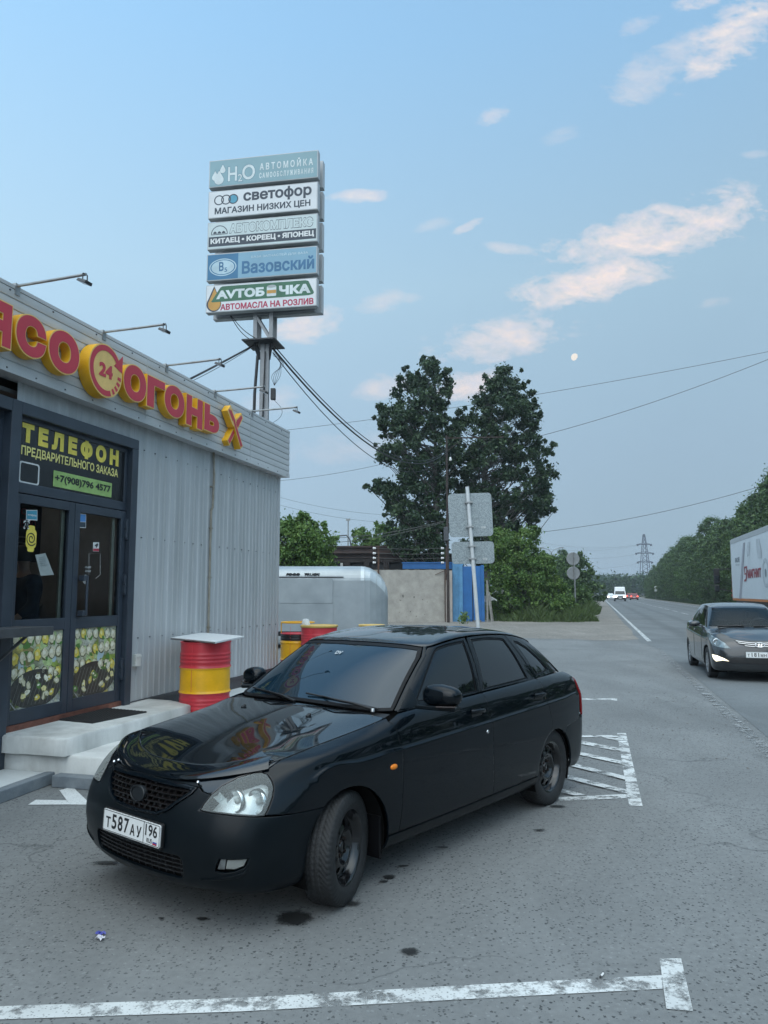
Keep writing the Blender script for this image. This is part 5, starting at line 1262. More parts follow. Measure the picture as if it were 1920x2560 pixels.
def leaves(name, centres, radii, per, size, mats_, parent=None, seed=0, flat=.35, shell=.55, soft=True):
    """leaf-sized folded quads scattered through clumps; one mesh"""
    r = np.random.default_rng(seed)
    C = np.repeat(np.asarray(centres, float), per, 0); Rr = np.repeat(np.asarray(radii, float), per, 0)
    n = len(C); d = r.normal(size=(n, 3)); d /= np.linalg.norm(d, axis=1)[:, None]
    rad = np.minimum(np.abs(r.normal(0, .52, n)) + .05, 1.22) if soft else r.uniform(0, 1, n) ** shell
    p = C + d * (Rr * rad[:, None] if Rr.ndim > 1 else (Rr * rad)[:, None])
    nr = d * .6 + r.normal(size=(n, 3)) * .8 + np.array([0, 0, flat]); nr /= np.linalg.norm(nr, axis=1)[:, None]
    a = np.cross(nr, r.normal(size=(n, 3))); a /= np.linalg.norm(a, axis=1)[:, None]; b = np.cross(nr, a)
    s = size * r.uniform(.6, 1.35, n)[:, None]
    q = np.stack([p - a * s * .55, p + b * s * .34 + nr * s * .10, p + a * s * .55, p - b * s * .34 + nr * s * .10], 1).reshape(-1, 3)
    me = bpy.data.meshes.new(name)
    me.vertices.add(4 * n); me.vertices.foreach_set('co', q.ravel())
    me.loops.add(4 * n); me.loops.foreach_set('vertex_index', np.arange(4 * n, dtype=np.int32))
    me.polygons.add(n); me.polygons.foreach_set('loop_start', np.arange(0, 4 * n, 4, dtype=np.int32)); me.polygons.foreach_set('loop_total', np.full(n, 4, dtype=np.int32))
    for m in mats_: me.materials.append(m)
    clump = np.repeat(r.integers(0, 100, len(centres)), per) < 42
    me.polygons.foreach_set('material_index', ((r.uniform(0, 1, n) < np.where(clump, .75, .2)) & (len(mats_) > 1)).astype(np.int32))
    me.update(calc_edges=True); me.validate()
    o = bpy.data.objects.new(name, me); COL.objects.link(o)
    if parent: o.parent = parent
    return o
def inpoly(P, x, y):
    c = False; j = len(P) - 1
    for i in range(len(P)):
        if (P[i][1] > y) != (P[j][1] > y) and x < (P[j][0] - P[i][0]) * (y - P[i][1]) / (P[j][1] - P[i][1]) + P[i][0]: c = not c
        j = i
    return c
def edge_dist(P, x, y):
    best = 1e9
    for i in range(len(P)):
        a, b = np.array(P[i - 1], float), np.array(P[i], float); d = b - a; t_ = np.clip(((x - a[0]) * d[0] + (y - a[1]) * d[1]) / max(1e-9, d @ d), 0, 1)
        best = min(best, np.hypot(*(a + d * t_ - (x, y))))
    return best
def outlined_tree(name, label, cat, poly, Y, nclump, rpx, per, size, mats_, base_px, seed, depth=.9, group=None, bark=BARK, trunk_top=None, trunk_r=.22, twigs=.5, inset=1.0):
    """a tree whose crown fills a measured outline (photo pixels) at its true distance, with real depth"""
    r = random.Random(seed); sc = Y / FPX
    xs_, ys_ = [p[0] for p in poly], [p[1] for p in poly]
    bx = AY(base_px[0], 1483, Y)[0]
    root = thing(name, label, cat, (bx, Y, 0), 0, group)
    cs, rs_ = [], []
    half = (max(xs_) - min(xs_)) * sc * .5 * depth
    tries = 0
    while len(cs) < nclump and tries < nclump * 60:
        tries += 1
        x, y = r.uniform(min(xs_), max(xs_)), r.uniform(min(ys_), max(ys_))
        if not inpoly(poly, x, y): continue
        ed = edge_dist(poly, x, y); rp = rpx * r.uniform(.55, 1.25)
        if ed < rp * .45 * inset: rp = max(rpx * .3, ed * 1.3)
        dep = r.uniform(-1, 1) * half * min(1, (ed + 10) / (.25 * (max(xs_) - min(xs_))))
        k = (Y + dep) / Y
        p = AY(x, y, Y); wx, wz = p[0] * k, EYE + (p[2] - EYE) * k
        if wz < .15: wz = .15
        cs.append((wx - bx, dep, wz)); rs_.append((rp * sc, rp * sc, rp * sc * r.uniform(.75, 1.15)))
    leaves('crown', cs, rs_, per, size, mats_, root, seed)
    mb = MB()
    ztop = AY(base_px[0], trunk_top if trunk_top else min(ys_) + 40, Y)[2]
    tp_ = [(0, 0, 0), (.1, 0, ztop * .3), (-.05, .1, ztop * .6), (0, 0, ztop)]
    mb.tube(tp_, [trunk_r * 1.2, trunk_r, trunk_r * .6, trunk_r * .12], 10)
    for c_ in cs:
        if r.random() > twigs: continue
        h0 = max(.6, min(ztop * .92, c_[2] - math.hypot(c_[0], c_[1]) * r.uniform(.55, .95))); f_ = h0 / ztop
        s_ = np.array([.05, 0, h0]); e_ = np.array(c_); m_ = s_ * .45 + e_ * .55 + np.array([0, 0, -.12 * np.linalg.norm(e_ - s_)])
        r0 = trunk_r * .34 * (1 - .6 * f_)
        mb.tube([s_, m_, e_], [r0, r0 * .6, r0 * .2], 5, cap=False)
    mb.build('trunk', bark, root)
    return root
Zt = lambda *p: [(660 + a * .4823, 840 + b * .4823) for a, b in p]
T1 = Zt((870, 90), (905, 140), (920, 190), (965, 150), (978, 230), (960, 330), (955, 420), (1000, 450), (1030, 560), (1010, 700), (960, 860), (960, 1000), (945, 1160), (860, 1185), (750, 1170), (650, 1110), (620, 1040), (640, 960), (610, 900), (640, 880), (560, 830), (510, 770), (600, 730), (680, 770), (700, 690), (570, 640), (600, 590), (530, 530), (620, 510), (560, 400), (600, 345), (645, 370), (635, 255), (700, 285), (690, 215), (735, 150), (790, 205), (812, 110))
T2 = Zt((1265, 148), (1300, 190), (1335, 178), (1345, 240), (1395, 230), (1410, 330), (1448, 400), (1425, 440), (1455, 470), (1420, 515), (1520, 570), (1500, 620), (1460, 655), (1535, 710), (1490, 765), (1480, 800), (1550, 880), (1500, 915), (1425, 950), (1410, 1000), (1350, 1010), (1280, 1090), (1240, 1170), (1130, 1200), (1020, 1190), (1000, 1080), (1080, 1000), (1130, 940), (1100, 880), (1000, 900), (950, 700), (950, 480), (990, 395), (1050, 360), (1060, 420), (1085, 330), (1110, 270), (1150, 260), (1130, 205), (1190, 170))
outlined_tree('poplar_tree', 'tall dark tree left of the rusty pole above the blue gate', 'tree', T1, 51, 560, 17, 128, .20, [LF_POP, LF_POP2], (1092, 1400), 11, .85, bark=BARKP, trunk_top=960, trunk_r=.24, twigs=.35)
outlined_tree('poplar_tree', 'tall dark tree behind the square sign back, right of the rusty pole', 'tree', T2, 53, 620, 17, 128, .20, [LF_POP, LF_POP2], (1215, 1400), 12, .85, bark=BARKP, trunk_top=980, trunk_r=.24, twigs=.4)
# brighter shrubs
B1 = Zt((65, 910), (100, 940), (120, 915), (150, 960), (180, 920), (215, 905), (250, 960), (290, 975), (315, 960), (330, 1010), (390, 1040), (380, 1100), (350, 1130), (385, 1180), (340, 1210), (200, 1225), (60, 1225), (20, 1225), (20, 930))
outlined_tree('green_bush', 'bright green tree behind the silver trailer roof', 'tree', B1, 33, 260, 21, 90, .12, [LF_BUSH, LF_BUSH2], (730, 1500), 21, .8, trunk_r=.1)
B2 = Zt((455, 1060), (470, 1010), (500, 970), (530, 1020), (560, 1040), (575, 970), (630, 960), (650, 1000), (700, 1000), (700, 1100), (600, 1110), (455, 1110))
outlined_tree('green_bush', 'small light green treetop showing above the shed roof', 'tree', B2, 66, 60, 20, 90, .28, [LF_BUSH, LF_BUSH2], (935, 1500), 22, .8, trunk_r=.12)
B3 = Zt((1180, 1010), (1230, 985), (1290, 1020), (1350, 1000), (1430, 985), (1440, 1040), (1420, 1100), (1500, 1150), (1520, 1240), (1560, 1290), (1600, 1350), (1640, 1430), (1620, 1480), (1500, 1480), (1300, 1485), (1175, 1480), (1150, 1400), (1140, 1250), (1150, 1120))
outlined_tree('roadside_bush', 'big bright green bush right of the blue gate', 'bush', B3, 47, 460, 20, 110, .14, [LF_BUSH, LF_BUSH2], (1300, 1560), 23, .55, trunk_r=.12, twigs=.3)
B3b = Zt((1560, 1330), (1580, 1260), (1620, 1290), (1650, 1330), (1660, 1440), (1560, 1450))
outlined_tree('roadside_bush', 'low grey green bush just behind the round sign post', 'bush', B3b, 62, 60, 18, 80, .24, [LF_HED, LF_HED2], (1440, 1520), 24, .7, trunk_r=.08)
B4 = [(1395, 1400), (1412, 1385), (1430, 1395), (1452, 1378), (1470, 1392), (1482, 1415), (1496, 1440), (1512, 1470), (1516, 1497), (1480, 1503), (1420, 1505), (1390, 1500)]
outlined_tree('roadside_tree', 'dark green tree left of the road beyond the round signs', 'tree', B4, 92, 120, 17, 70, .36, [LF_HED, LF_HED2], (1450, 1500), 25, .8, trunk_r=.18)
B5 = [(1440, 1468), (1458, 1462), (1476, 1478), (1484, 1500), (1470, 1508), (1440, 1510)]
outlined_tree('roadside_bush', 'small shrub at the verge edge left of the distant van', 'bush', B5, 78, 36, 12, 60, .26, [LF_BUSH, LF_HED2], (1462, 1505), 26, .7, trunk_r=.06)
# grass fringe before the bushes
def grass(name, poly, n, h, seed, m):
    r = np.random.default_rng(seed); pts = []
    xs_ = [p[0] for p in poly]; ys_ = [p[1] for p in poly]
    while len(pts) < n:
        x, y = r.uniform(min(xs_), max(xs_)), r.uniform(min(ys_), max(ys_))
        if inpoly(poly, x, y): pts.append((x, y))
    pts = np.array(pts); n = len(pts)
    a = r.uniform(0, 2 * math.pi, n); hh = h * r.uniform(.25, 1.2, n) * np.clip(.25 + np.array([edge_dist(poly, *p_) for p_ in pts]) / 1.2, .25, 1.15) * (1 + .35 * np.sin(pts[:, 0] * 2.3) * np.sin(pts[:, 1] * 1.7)); w = .0095 * r.uniform(.6, 1.6, n) * (1 + h); ln = r.normal(size=(n, 2)) * .35
    d = np.stack([np.cos(a), np.sin(a)], 1) * w[:, None]
    v = np.zeros((n, 4, 3)); v[:, 0, :2] = pts - d; v[:, 1, :2] = pts + d
    mid = pts + ln * hh[:, None] * .35; tip = pts + ln * hh[:, None]
    v[:, 2, :2] = mid + d * .8; v[:, 2, 2] = hh * .6; v[:, 3, :2] = tip; v[:, 3, 2] = hh
    me = bpy.data.meshes.new(name); me.vertices.add(4 * n); me.vertices.foreach_set('co', v.ravel())
    me.loops.add(4 * n); me.loops.foreach_set('vertex_index', np.arange(4 * n, dtype=np.int32))
    me.polygons.add(n); me.polygons.foreach_set('loop_start', np.arange(0, 4 * n, 4, dtype=np.int32)); me.polygons.foreach_set('loop_total', np.full(n, 4, dtype=np.int32))
    me.materials.append(m); me.update(calc_edges=True); me.validate()
    o = bpy.data.objects.new(name, me); COL.objects.link(o); kind(o, 'stuff'); o['label'] = 'uneven green grass and weeds at the foot of the bushes'; return o
grass('grass', [(6.3, 45.2), (7.1, 44.1), (8.2, 43.9), (9.0, 43.2), (10.1, 43.5), (10.9, 43.0), (11.8, 43.9), (12.5, 44.3), (13.4, 48), (14.5, 53), (17, 60), (24, 84), (21, 84), (12, 58), (7, 49)], 30000, .60, 5, GRASS)
grass('grass', [RP(20, 11.6)[:2], RP(20, 15)[:2], RP(230, 15)[:2], RP(230, 11.6)[:2]], 22000, .5, 6, leaf_mat('dark grass', (.055, .09, .04)))
w_ = AY(1158, 1545, 41); mb = MB()
o = leaves('weed_clump', [(w_[0], 41, .25), (w_[0] + .1, 41.1, .45)], [(.35, .3, .3), (.25, .2, .25)], 260, .10, [GRASS, LF_BUSH2]); tag(o, 'small pale weed clump at the foot of the blue gate', 'weeds')
mb = MB(); rr = random.Random(4); jn = G(1236, 1540)
for k in range(9): 
    p = np.array([6.2 + rr.uniform(-.2, .9), 45.9 + rr.uniform(-.3, .3), 1.4 + rr.uniform(-.3, .5)]); mb.add([p + np.array([rr.uniform(-.3, .3), rr.uniform(-.2, .2), rr.uniform(-.25, .25)]) for _ in range(4)], [(0, 1, 2, 3)])
o = mb.build('torn_sheeting', mat('torn white sheeting', (.45, .46, .45), .7, 0, .2, 5)); tag(o, 'torn pale sheeting caught in the bush beside the blue gate', 'sheeting')
# ---- the dense row of trees along the right of the road
def proto_tree(seed, h, w, m_, n, per, size):
    r = random.Random(seed); root = thing('roadside_tree', 'leafy green tree in the dense row along the right of the road', 'tree', (0, 0, 0), 0, 'trees in the row right of the road')
    cs, rs_ = [], []
    while len(cs) < n:
        z = r.uniform(.2, h); f = z / h
        rad = w * (.62 + .5 * math.sin(math.pi * min(1, f * 1.05)) ** .8) * (1 - .55 * max(0, f - .7) / .3)
        a = r.uniform(0, 6.28); q = rad * r.uniform(.2, 1) ** .6 * r.uniform(.8, 1.1)
        cs.append((q * math.cos(a), q * math.sin(a), z)); k = r.uniform(.4, .9) * w * .27; rs_.append((k, k, k * .85))
    leaves('crown', cs, rs_, per, size, m_, root, seed)
    mb = MB(); mb.tube([(0, 0, 0), (.1, .05, h * .4), (0, 0, h * .85)], [.16, .11, .03], 8)
    for c_ in cs[::5]: mb.tube([(0, 0, c_[2] * .6), c_], [.045, .01], 5, cap=False)
    mb.build('trunk', BARK, root)
    return root
protos = [proto_tree(41, 8.2, 2.9, [LF_HED, LF_HED2], 170, 90, .20), proto_tree(42, 9.6, 3.1, [LF_HED, LF_HED2], 180, 90, .20), proto_tree(43, 6.8, 3.0, [LF_HED2, LF_BUSH], 150, 90, .19), proto_tree(44, 8.8, 2.6, [LF_HED, LF_HED2], 160, 90, .20)]
rt = random.Random(77); used = set()
def put(k, along, off, s, lab=None, grp=None):
    o = protos[k]
    if k in used: o = copy_tree(protos[k])
    used.add(k)
    p = RP(along, off); o.location = p; o.rotation_euler.z = rt.uniform(0, 6.28); o.scale = (s * rt.uniform(.9, 1.15), s * rt.uniform(.9, 1.15), s)
    if lab: o['label'] = lab; o['group'] = grp
    return o
al = 41.
while al < 250:
    far = (al - 41) / 210
    put(rt.randrange(4), al, 14.4 + rt.uniform(-.4, .8), rt.uniform(.85, 1.15) * (1 - .06 * far))
    put(rt.randrange(4), al + 2, 18.2 + rt.uniform(-1, 1), rt.uniform(1.32, 1.58) * (1 - .10 * far))
    al += 3.6 + 5.5 * far
for a_, s_ in ((74, 1.62), (80, 1.72), (87, 1.66), (95, 1.55)): put(1, a_, 19.5, s_)
# trees across the road, beside and behind the camera: seen in the black paint and glass of the parked car
al = -26.
while al < 40:
    put(rt.randrange(4), al, 15.5 + rt.uniform(-.5, 1), rt.uniform(.72, .98)); al += 3.9
# ---- the wood at the end of the road
cs, rs_ = [], []; rw = random.Random(8)
for k in range(420):
    d = rw.uniform(300, 430); o_ = rw.uniform(-46, 24) if k % 3 else rw.uniform(-120, 60); p = RP(d, o_)
    h = rw.uniform(6.5, 9.0) * (1.0 + .35 * (d - 300) / 130) + (1.3 if o_ < -18 else 0)
    for j in range(2): cs.append((p[0] + rw.uniform(-1.5, 1.5), p[1], h * (.35 + .42 * j) + rw.uniform(-.5, .5))); q = rw.uniform(2.2, 3.4); rs_.append((q, q, q * 1.0))
o = leaves('distant_wood', cs, rs_, 75, 1.05, [LF_FAR, LF_HED], None, 9); kind(o, 'stuff'); o['label'] = 'distant wood closing the view at the end of the road'
# left side of the road further out
for k, (al, off, s_, lb) in enumerate([(118, -9, .95, 'nearest tree of the far left verge by the distant van'), (140, -8, 1.0, 'second tree of the far left verge by the distant van'), (165, -7.5, .95, 'third tree of the far left verge by the distant van'), (195, -7, 1.0, 'fourth tree of the far left verge by the distant van'), (230, -6.5, 1.0, 'farthest tree of the far left verge by the distant van')]):
    put(k % 4, al, off, s_, lb, 'trees on the far left verge')
for k, (al, off, s_) in enumerate([(126, -15, 1.1), (150, -14, 1.15), (180, -13, 1.15), (215, -13, 1.2), (106, -14, .95)]): put((k + 1) % 4, al, off, s_, 'leafy green tree behind the verge trees left of the distant van', 'trees behind the far left verge')
# ---- loose pebbles on the broken asphalt
rp = np.random.default_rng(3); n = 5200
pa = np.concatenate([np.stack([rp.uniform(-1, 25, n // 2), rp.uniform(-3.2, 1.1, n // 2) * rp.uniform(.3, 1, n // 2)], 1), np.stack([rp.uniform(9, 48, n // 2), rp.uniform(-5.5, -.1, n // 2)], 1)])
P = RO[None] + pa[:, :1] * RD[None] + pa[:, 1:] * RN[None]; sz = np.minimum(.017, .005 * (1 + rp.pareto(2.6, len(P))))
mb_v = []; mb_f = []
for i in range(len(P)):
    k = len(mb_v); s = sz[i]; a = rp.uniform(0, 6.28); c_, s_ = math.cos(a) * s, math.sin(a) * s
    mb_v += [(P[i, 0] + c_, P[i, 1] + s_, .003), (P[i, 0] - s_ * .8, P[i, 1] + c_ * .8, .003), (P[i, 0] - c_, P[i, 1] - s_, .003), (P[i, 0] + s_ * .7, P[i, 1] - c_ * .7, .003), (P[i, 0] + c_ * .2, P[i, 1] + s_ * .1, .003 + s * .55)]
    mb_f += [(k, k + 1, k + 4), (k + 1, k + 2, k + 4), (k + 2, k + 3, k + 4), (k + 3, k, k + 4)]
mb = MB(); mb.add(mb_v, mb_f, 0, False); o = mb.build('pebbles', mat('pebble', (.15, .148, .14), .9, 0, .4, 40)); kind(o, 'stuff'); o['label'] = 'loose pebbles scattered over the asphalt and the gravel'
# ---- litter
p = G(1506, 2441); t = thing('cigarette_butt', 'white cigarette butt lying by the painted bay line', 'litter', (p[0], p[1], .004), R(55))
mb = MB(); mb.tube([(-.018, 0, .004), (.012, 0, .004)], .0042, 10); mb.build('paper', mat('cigarette paper', (.72, .72, .70), .8), t)
mb = MB(); mb.tube([(-.030, 0, .004), (-.018, 0, .004)], .0042, 10); mb.build('filter', mat('ash', (.05, .05, .05), .9), t)
p = G(252, 2345); t = thing('sweet_wrapper', 'crumpled blue and white wrapper on the asphalt before the car', 'litter', (p[0], p[1], .004), R(-30))
rr = random.Random(6)
for nm, cx_, cy_, m_ in (('blue_end', -.018, .012, mat('wrapper blue', (.05, .06, .30), .35)), ('white_end', .014, -.016, mat('wrapper white', (.55, .55, .60), .35))):
    mb = MB(); N = 5
    vs = [(cx_ + (i / N - .5) * .045 + rr.uniform(-.004, .004), cy_ + (j / N - .5) * .035 + rr.uniform(-.004, .004), .004 + rr.uniform(0, .014)) for j in range(N + 1) for i in range(N + 1)]
    mb.add(vs, [(j * (N + 1) + i, j * (N + 1) + i + 1, (j + 1) * (N + 1) + i + 1, (j + 1) * (N + 1) + i) for j in range(N) for i in range(N)]); mb.build(nm, m_, t)
# ================================================================ car bodies: spline skins cut into panels
def _interp_u(D):
    """control points of a cubic spline through D (n, m, 3), mirrored about y = 0 at both ends"""
    n = len(D); C = np.zeros_like(D)
    for ax in range(3):
        A = np.zeros((n, n)); sgn = -1 if ax == 1 else 1
        for i in range(n):
            A[i, i] += 4
            for j in (i - 1, i + 1):
                if j < 0: A[i, 1] += sgn
                elif j >= n: A[i, n - 2] += sgn
                else: A[i, j] += 1
        C[:, :, ax] = np.linalg.solve(A / 6, D[:, :, ax])
    return C
def _basis_v(m, V):
    k = np.r_[[0] * 3, np.arange(m - 2), [m - 3] * 3].astype(float); t = np.clip(V, 0, 1 - 1e-9) * (m - 3)
    B = np.array([[1. if k[i] <= x < k[i + 1] else 0. for i in range(len(k) - 1)] for x in t])
    for p in (1, 2, 3):
        N = np.zeros((len(t), B.shape[1] - 1))
        for i in range(B.shape[1] - 1):
            a = (t - k[i]) / (k[i + p] - k[i]) * B[:, i] if k[i + p] > k[i] else 0
            b = (k[i + p + 1] - t) / (k[i + p + 1] - k[i + 1]) * B[:, i + 1] if k[i + p + 1] > k[i + 1] else 0
            N[:, i] = a + b
        B = N
    return B
class Skin:
    """a smooth closed band round the car (half given, mirrored), with ray casting onto it"""
    def __init__(s, D, nu=10, nv=72):
        D = np.asarray(D, float); s.n, s.m = D.shape[:2]; s.C = _interp_u(D)
        U = np.linspace(0, s.n - 1, (s.n - 1) * nu + 1); Vv = np.linspace(0, 1, nv)
        g = s.ev(U, Vv); s.U, s.Vv = U, Vv
        full = np.concatenate([g[::-1] * np.array([1, -1, 1]), g[1:]], 0); s.g = full
        a, b = full.shape[:2]
        du = np.gradient(full, axis=0); dv = np.gradient(full, axis=1); nn = np.cross(du, dv); nn /= np.linalg.norm(nn, axis=2)[:, :, None] + 1e-12
        mid = nn[a // 2 + (a // 4), b // 3]; pos = full[a // 2 + (a // 4), b // 3]
        if mid[1] * np.sign(pos[1]) < 0: nn = -nn
        s.N = nn.reshape(-1, 3); s.P = full.reshape(-1, 3); s.shape = (a, b)
        idx = np.arange(a * b).reshape(a, b)
        s.F = np.stack([idx[:-1, :-1], idx[1:, :-1], idx[1:, 1:], idx[:-1, 1:]], -1).reshape(-1, 4)
        T = np.concatenate([s.F[:, [0, 1, 2]], s.F[:, [0, 2, 3]]]); s.T = T
        s.bvh = BVHTree.FromPolygons([Vector(p) for p in s.P], [tuple(t) for t in T])
    def ev(s, U, Vv):
        n = s.n; C = s.C; mir = C * np.array([1, -1, 1])
        ext = np.concatenate([mir[1:2], C, mir[n - 2:n - 1]], 0)
        i = np.minimum(U.astype(int), n - 2); t = (U - i)[:, None, None]
        b = [(1 - t) ** 3 / 6, (3 * t ** 3 - 6 * t ** 2 + 4) / 6, (-3 * t ** 3 + 3 * t ** 2 + 3 * t + 1) / 6, t ** 3 / 6]
        rows = sum(b[k] * ext[i + k] for k in range(4))
        return np.einsum('umc,vm->uvc', rows, _basis_v(s.m, Vv))
    def curve(s, u0, u1, v, n=40): return s.ev(np.linspace(u0, u1, n), np.array([v]))[:, 0]
    def hit(s, o, d):
        loc_, _, fi, _ = s.bvh.ray_cast(Vector(o), Vector(d).normalized())
        if loc_ is None:
            loc_, _, fi, _ = s.bvh.find_nearest(Vector(o) + Vector(d).normalized() * 2.0)
        p = np.array(loc_); t = s.T[fi]; a, b, c = s.P[t]
        v0, v1, v2 = b - a, c - a, p - a; d00, d01, d11, d20, d21 = v0 @ v0, v0 @ v1, v1 @ v1, v2 @ v0, v2 @ v1; den = d00 * d11 - d01 * d01 + 1e-18
        v = (d11 * d20 - d01 * d21) / den; w = (d00 * d21 - d01 * d20) / den
        nn = s.N[t[0]] * (1 - v - w) + s.N[t[1]] * v + s.N[t[2]] * w
        return p, nn / (np.linalg.norm(nn) + 1e-12)
class Tps:
    """a height field z(x, y) through given points"""
    def __init__(s, pts, lam=1e-5):
        P = np.asarray(pts, float); n = len(P); s.X = P[:, :2]
        A = np.zeros((n + 3, n + 3)); A[:n, :n] = s.k(P[:, None, :2] - P[None, :, :2]) + lam * np.eye(n)
        A[:n, n] = 1; A[:n, n + 1:] = P[:, :2]; A[n:, :n] = A[:n, n:].T
        s.w = np.linalg.solve(A, np.r_[P[:, 2], 0, 0, 0])
    @staticmethod
    def k(d): r2 = (d ** 2).sum(-1) + 1e-12; return .5 * r2 * np.log(r2)
    def z(s, x, y): return s.k(np.array([x, y]) - s.X) @ s.w[:-3] + s.w[-3] + s.w[-2] * x + s.w[-1] * y
    def hit(s, o, d):
        x, y = o[0], o[1]; e = 1e-3; z = s.z(x, y)
        n = np.array([-(s.z(x + e, y) - z) / e, -(s.z(x, y + e) - z) / e, 1.]); return np.array([x, y, z]), n / np.linalg.norm(n)
VIEWS = {
    'side': lambda p, c: ((p[0], 3, p[1]), (0, -1, 0)), 'front': lambda p, c: ((3, p[0], p[1]), (-1, 0, 0)), 'rear': lambda p, c: ((-6, p[0], p[1]), (1, 0, 0)),
    'top': lambda p, c: ((p[0], p[1], 4), (0, 0, -1)), 'roll': lambda p, c: ((p[0], 0, c), (0, math.cos(p[1] / .8), math.sin(p[1] / .8))),
    'cyl': lambda p, c: ((c, 0, p[1]), (math.cos(p[0] / .8), math.sin(p[0] / .8), 0)), 'rcyl': lambda p, c: ((c, 0, p[1]), (-math.cos(p[0] / .8), math.sin(p[0] / .8), 0))}
def resample(P, step):
    out = []
    for i in range(len(P)):
        a, b = np.array(P[i], float), np.array(P[(i + 1) % len(P)], float); n = max(1, int(np.ceil(np.hypot(*(b - a)) / step)))
        out += [a + (b - a) * k / n for k in range(n)]
    return np.array(out)
def offset_poly(P, d):
    """move an outline inwards by d (outline counter-clockwise)"""
    P = np.asarray(P, float)
    if _area(P) < 0: P = P[::-1]
    a = P - np.roll(P, 1, 0); b = np.roll(P, -1, 0) - P
    a /= np.linalg.norm(a, axis=1)[:, None] + 1e-9; b /= np.linalg.norm(b, axis=1)[:, None] + 1e-9
    na, nb_ = np.stack([-a[:, 1], a[:, 0]], 1), np.stack([-b[:, 1], b[:, 0]], 1); m = na + nb_; m /= np.linalg.norm(m, axis=1)[:, None] + 1e-9
    return P + m * (d / np.clip((m * na).sum(1), .5, 1))[:, None]
def smooth_poly(P, it=2):
    P = np.asarray(P, float)
    for _ in range(it): P = np.stack([P * .75 + np.roll(P, -1, 0) * .25, P * .25 + np.roll(P, -1, 0) * .75], 1).reshape(-1, 2)
    return P
class Panel:
    """triangulated pieces of skins, collected into one mesh with true skin normals"""
    def __init__(s): s.v = []; s.n = []; s.f = []; s.mi = []
    def add(s, skin, outline, view, c=0., holes=(), gap=.0025, step=.03, push=0., flange=.014, mi=0, mirror=False, round_=.004, extra=()):
        O = resample(offset_poly(outline, gap), step * .6); H = [resample(offset_poly(h, -gap if gap else 0), step * .6) for h in holes]
        pts = []; es = []
        for L in [O] + H:
            k = len(pts); pts += list(L); es += [(k + i, k + (i + 1) % len(L)) for i in range(len(L))]
        nb_ = len(pts)
        rings = []
        if round_:
            for j, L in enumerate([O] + H): 
                I = offset_poly(L, round_ if j == 0 else -round_); I = [p for p in I if _in(O, H, p)]; rings += I
        if len(extra):
            E_ = np.asarray(extra, float); ok = _inside(O, E_)
            for h in H: ok &= ~_inside(h, E_)
            E_ = E_[ok]
            if len(E_): rings += [e for e, d_ in zip(E_, np.sqrt(((E_[:, None] - np.array(pts)[None]) ** 2).sum(-1)).min(1)) if d_ > .0035]
        x0, y0_ = O.min(0); x1_, y1_ = O.max(0); gx = np.arange(x0 + step * .5, x1_, step); gy = np.arange(y0_ + step * .5, y1_, step)
        Gd = np.array([(x + (step * .25 if j % 2 else -step * .25), y) for j, y in enumerate(gy) for x in gx]).reshape(-1, 2)
        allb = np.array(pts)
        if len(Gd):
            ok = _inside(O, Gd)
            for h in H: ok &= ~_inside(h, Gd)
            Gd = Gd[ok]
            if len(Gd): far_ = np.array(pts + rings) if len(extra) else allb; dm = np.sqrt(((Gd[:, None] - far_[None]) ** 2).sum(-1)).min(1); Gd = Gd[dm > step * .45]
        P2 = pts + rings + list(Gd)
        r = delaunay_2d_cdt([Vector(p) for p in P2], es, [], 0, 1e-7)
        v2 = np.array([p[:] for p in r[0]]); F = np.array([f for f in r[2]])
        cen = v2[F].mean(1); ok = _inside(O, cen)
        for h in H: ok &= ~_inside(h, cen)
        F = F[ok]
        q = []; nn = []
        for p in v2:
            a, b = skin.hit(*VIEWS[view](p, c)); q.append(a + b * push); nn.append(b)
        q = np.array(q); nn = np.array(nn)
        fn = np.cross(q[F[:, 1]] - q[F[:, 0]], q[F[:, 2]] - q[F[:, 0]]); flip = (fn * nn[F].mean(1)).sum(1) < 0
        F[flip] = F[flip][:, ::-1]
        if mirror: q = q * [1, -1, 1]; nn = nn * [1, -1, 1]; F = F[:, ::-1]
        cnt = {}
        for t in F:
            for a, b in ((t[0], t[1]), (t[1], t[2]), (t[2], t[0])): cnt[(a, b)] = 1
        bd = [(a, b) for (a, b) in cnt if (b, a) not in cnt]
        tan = {}
        for a, b in bd:
            o_ = np.cross(q[b] - q[a], nn[a]); o_ /= np.linalg.norm(o_) + 1e-12
            for k in (a, b): tan[k] = tan.get(k, 0) + o_
        k0 = len(s.v); n2 = nn.copy()
        for k, o_ in tan.items():
            o_ = o_ / (np.linalg.norm(o_) + 1e-12); tan[k] = o_
            if round_: n2[k] = nn[k] + o_ * .75; n2[k] /= np.linalg.norm(n2[k])
        s.v += list(q); s.n += list(n2); s.f += [tuple(int(i) + k0 for i in t) for t in F]; s.mi += [mi] * len(F)
        if flange:
            ks = list(tan); k1 = len(s.v); ix = {k: i for i, k in enumerate(ks)}; m_ = len(ks)
            s.v += [q[k] for k in ks] + [q[k] - nn[k] * flange for k in ks]; s.n += [tan[k] for k in ks] * 2
            s.f += [(k1 + ix[b], k1 + ix[a], k1 + m_ + ix[a], k1 + m_ + ix[b]) for a, b in bd]; s.mi += [mi] * len(bd)
        s.last = q
        return s
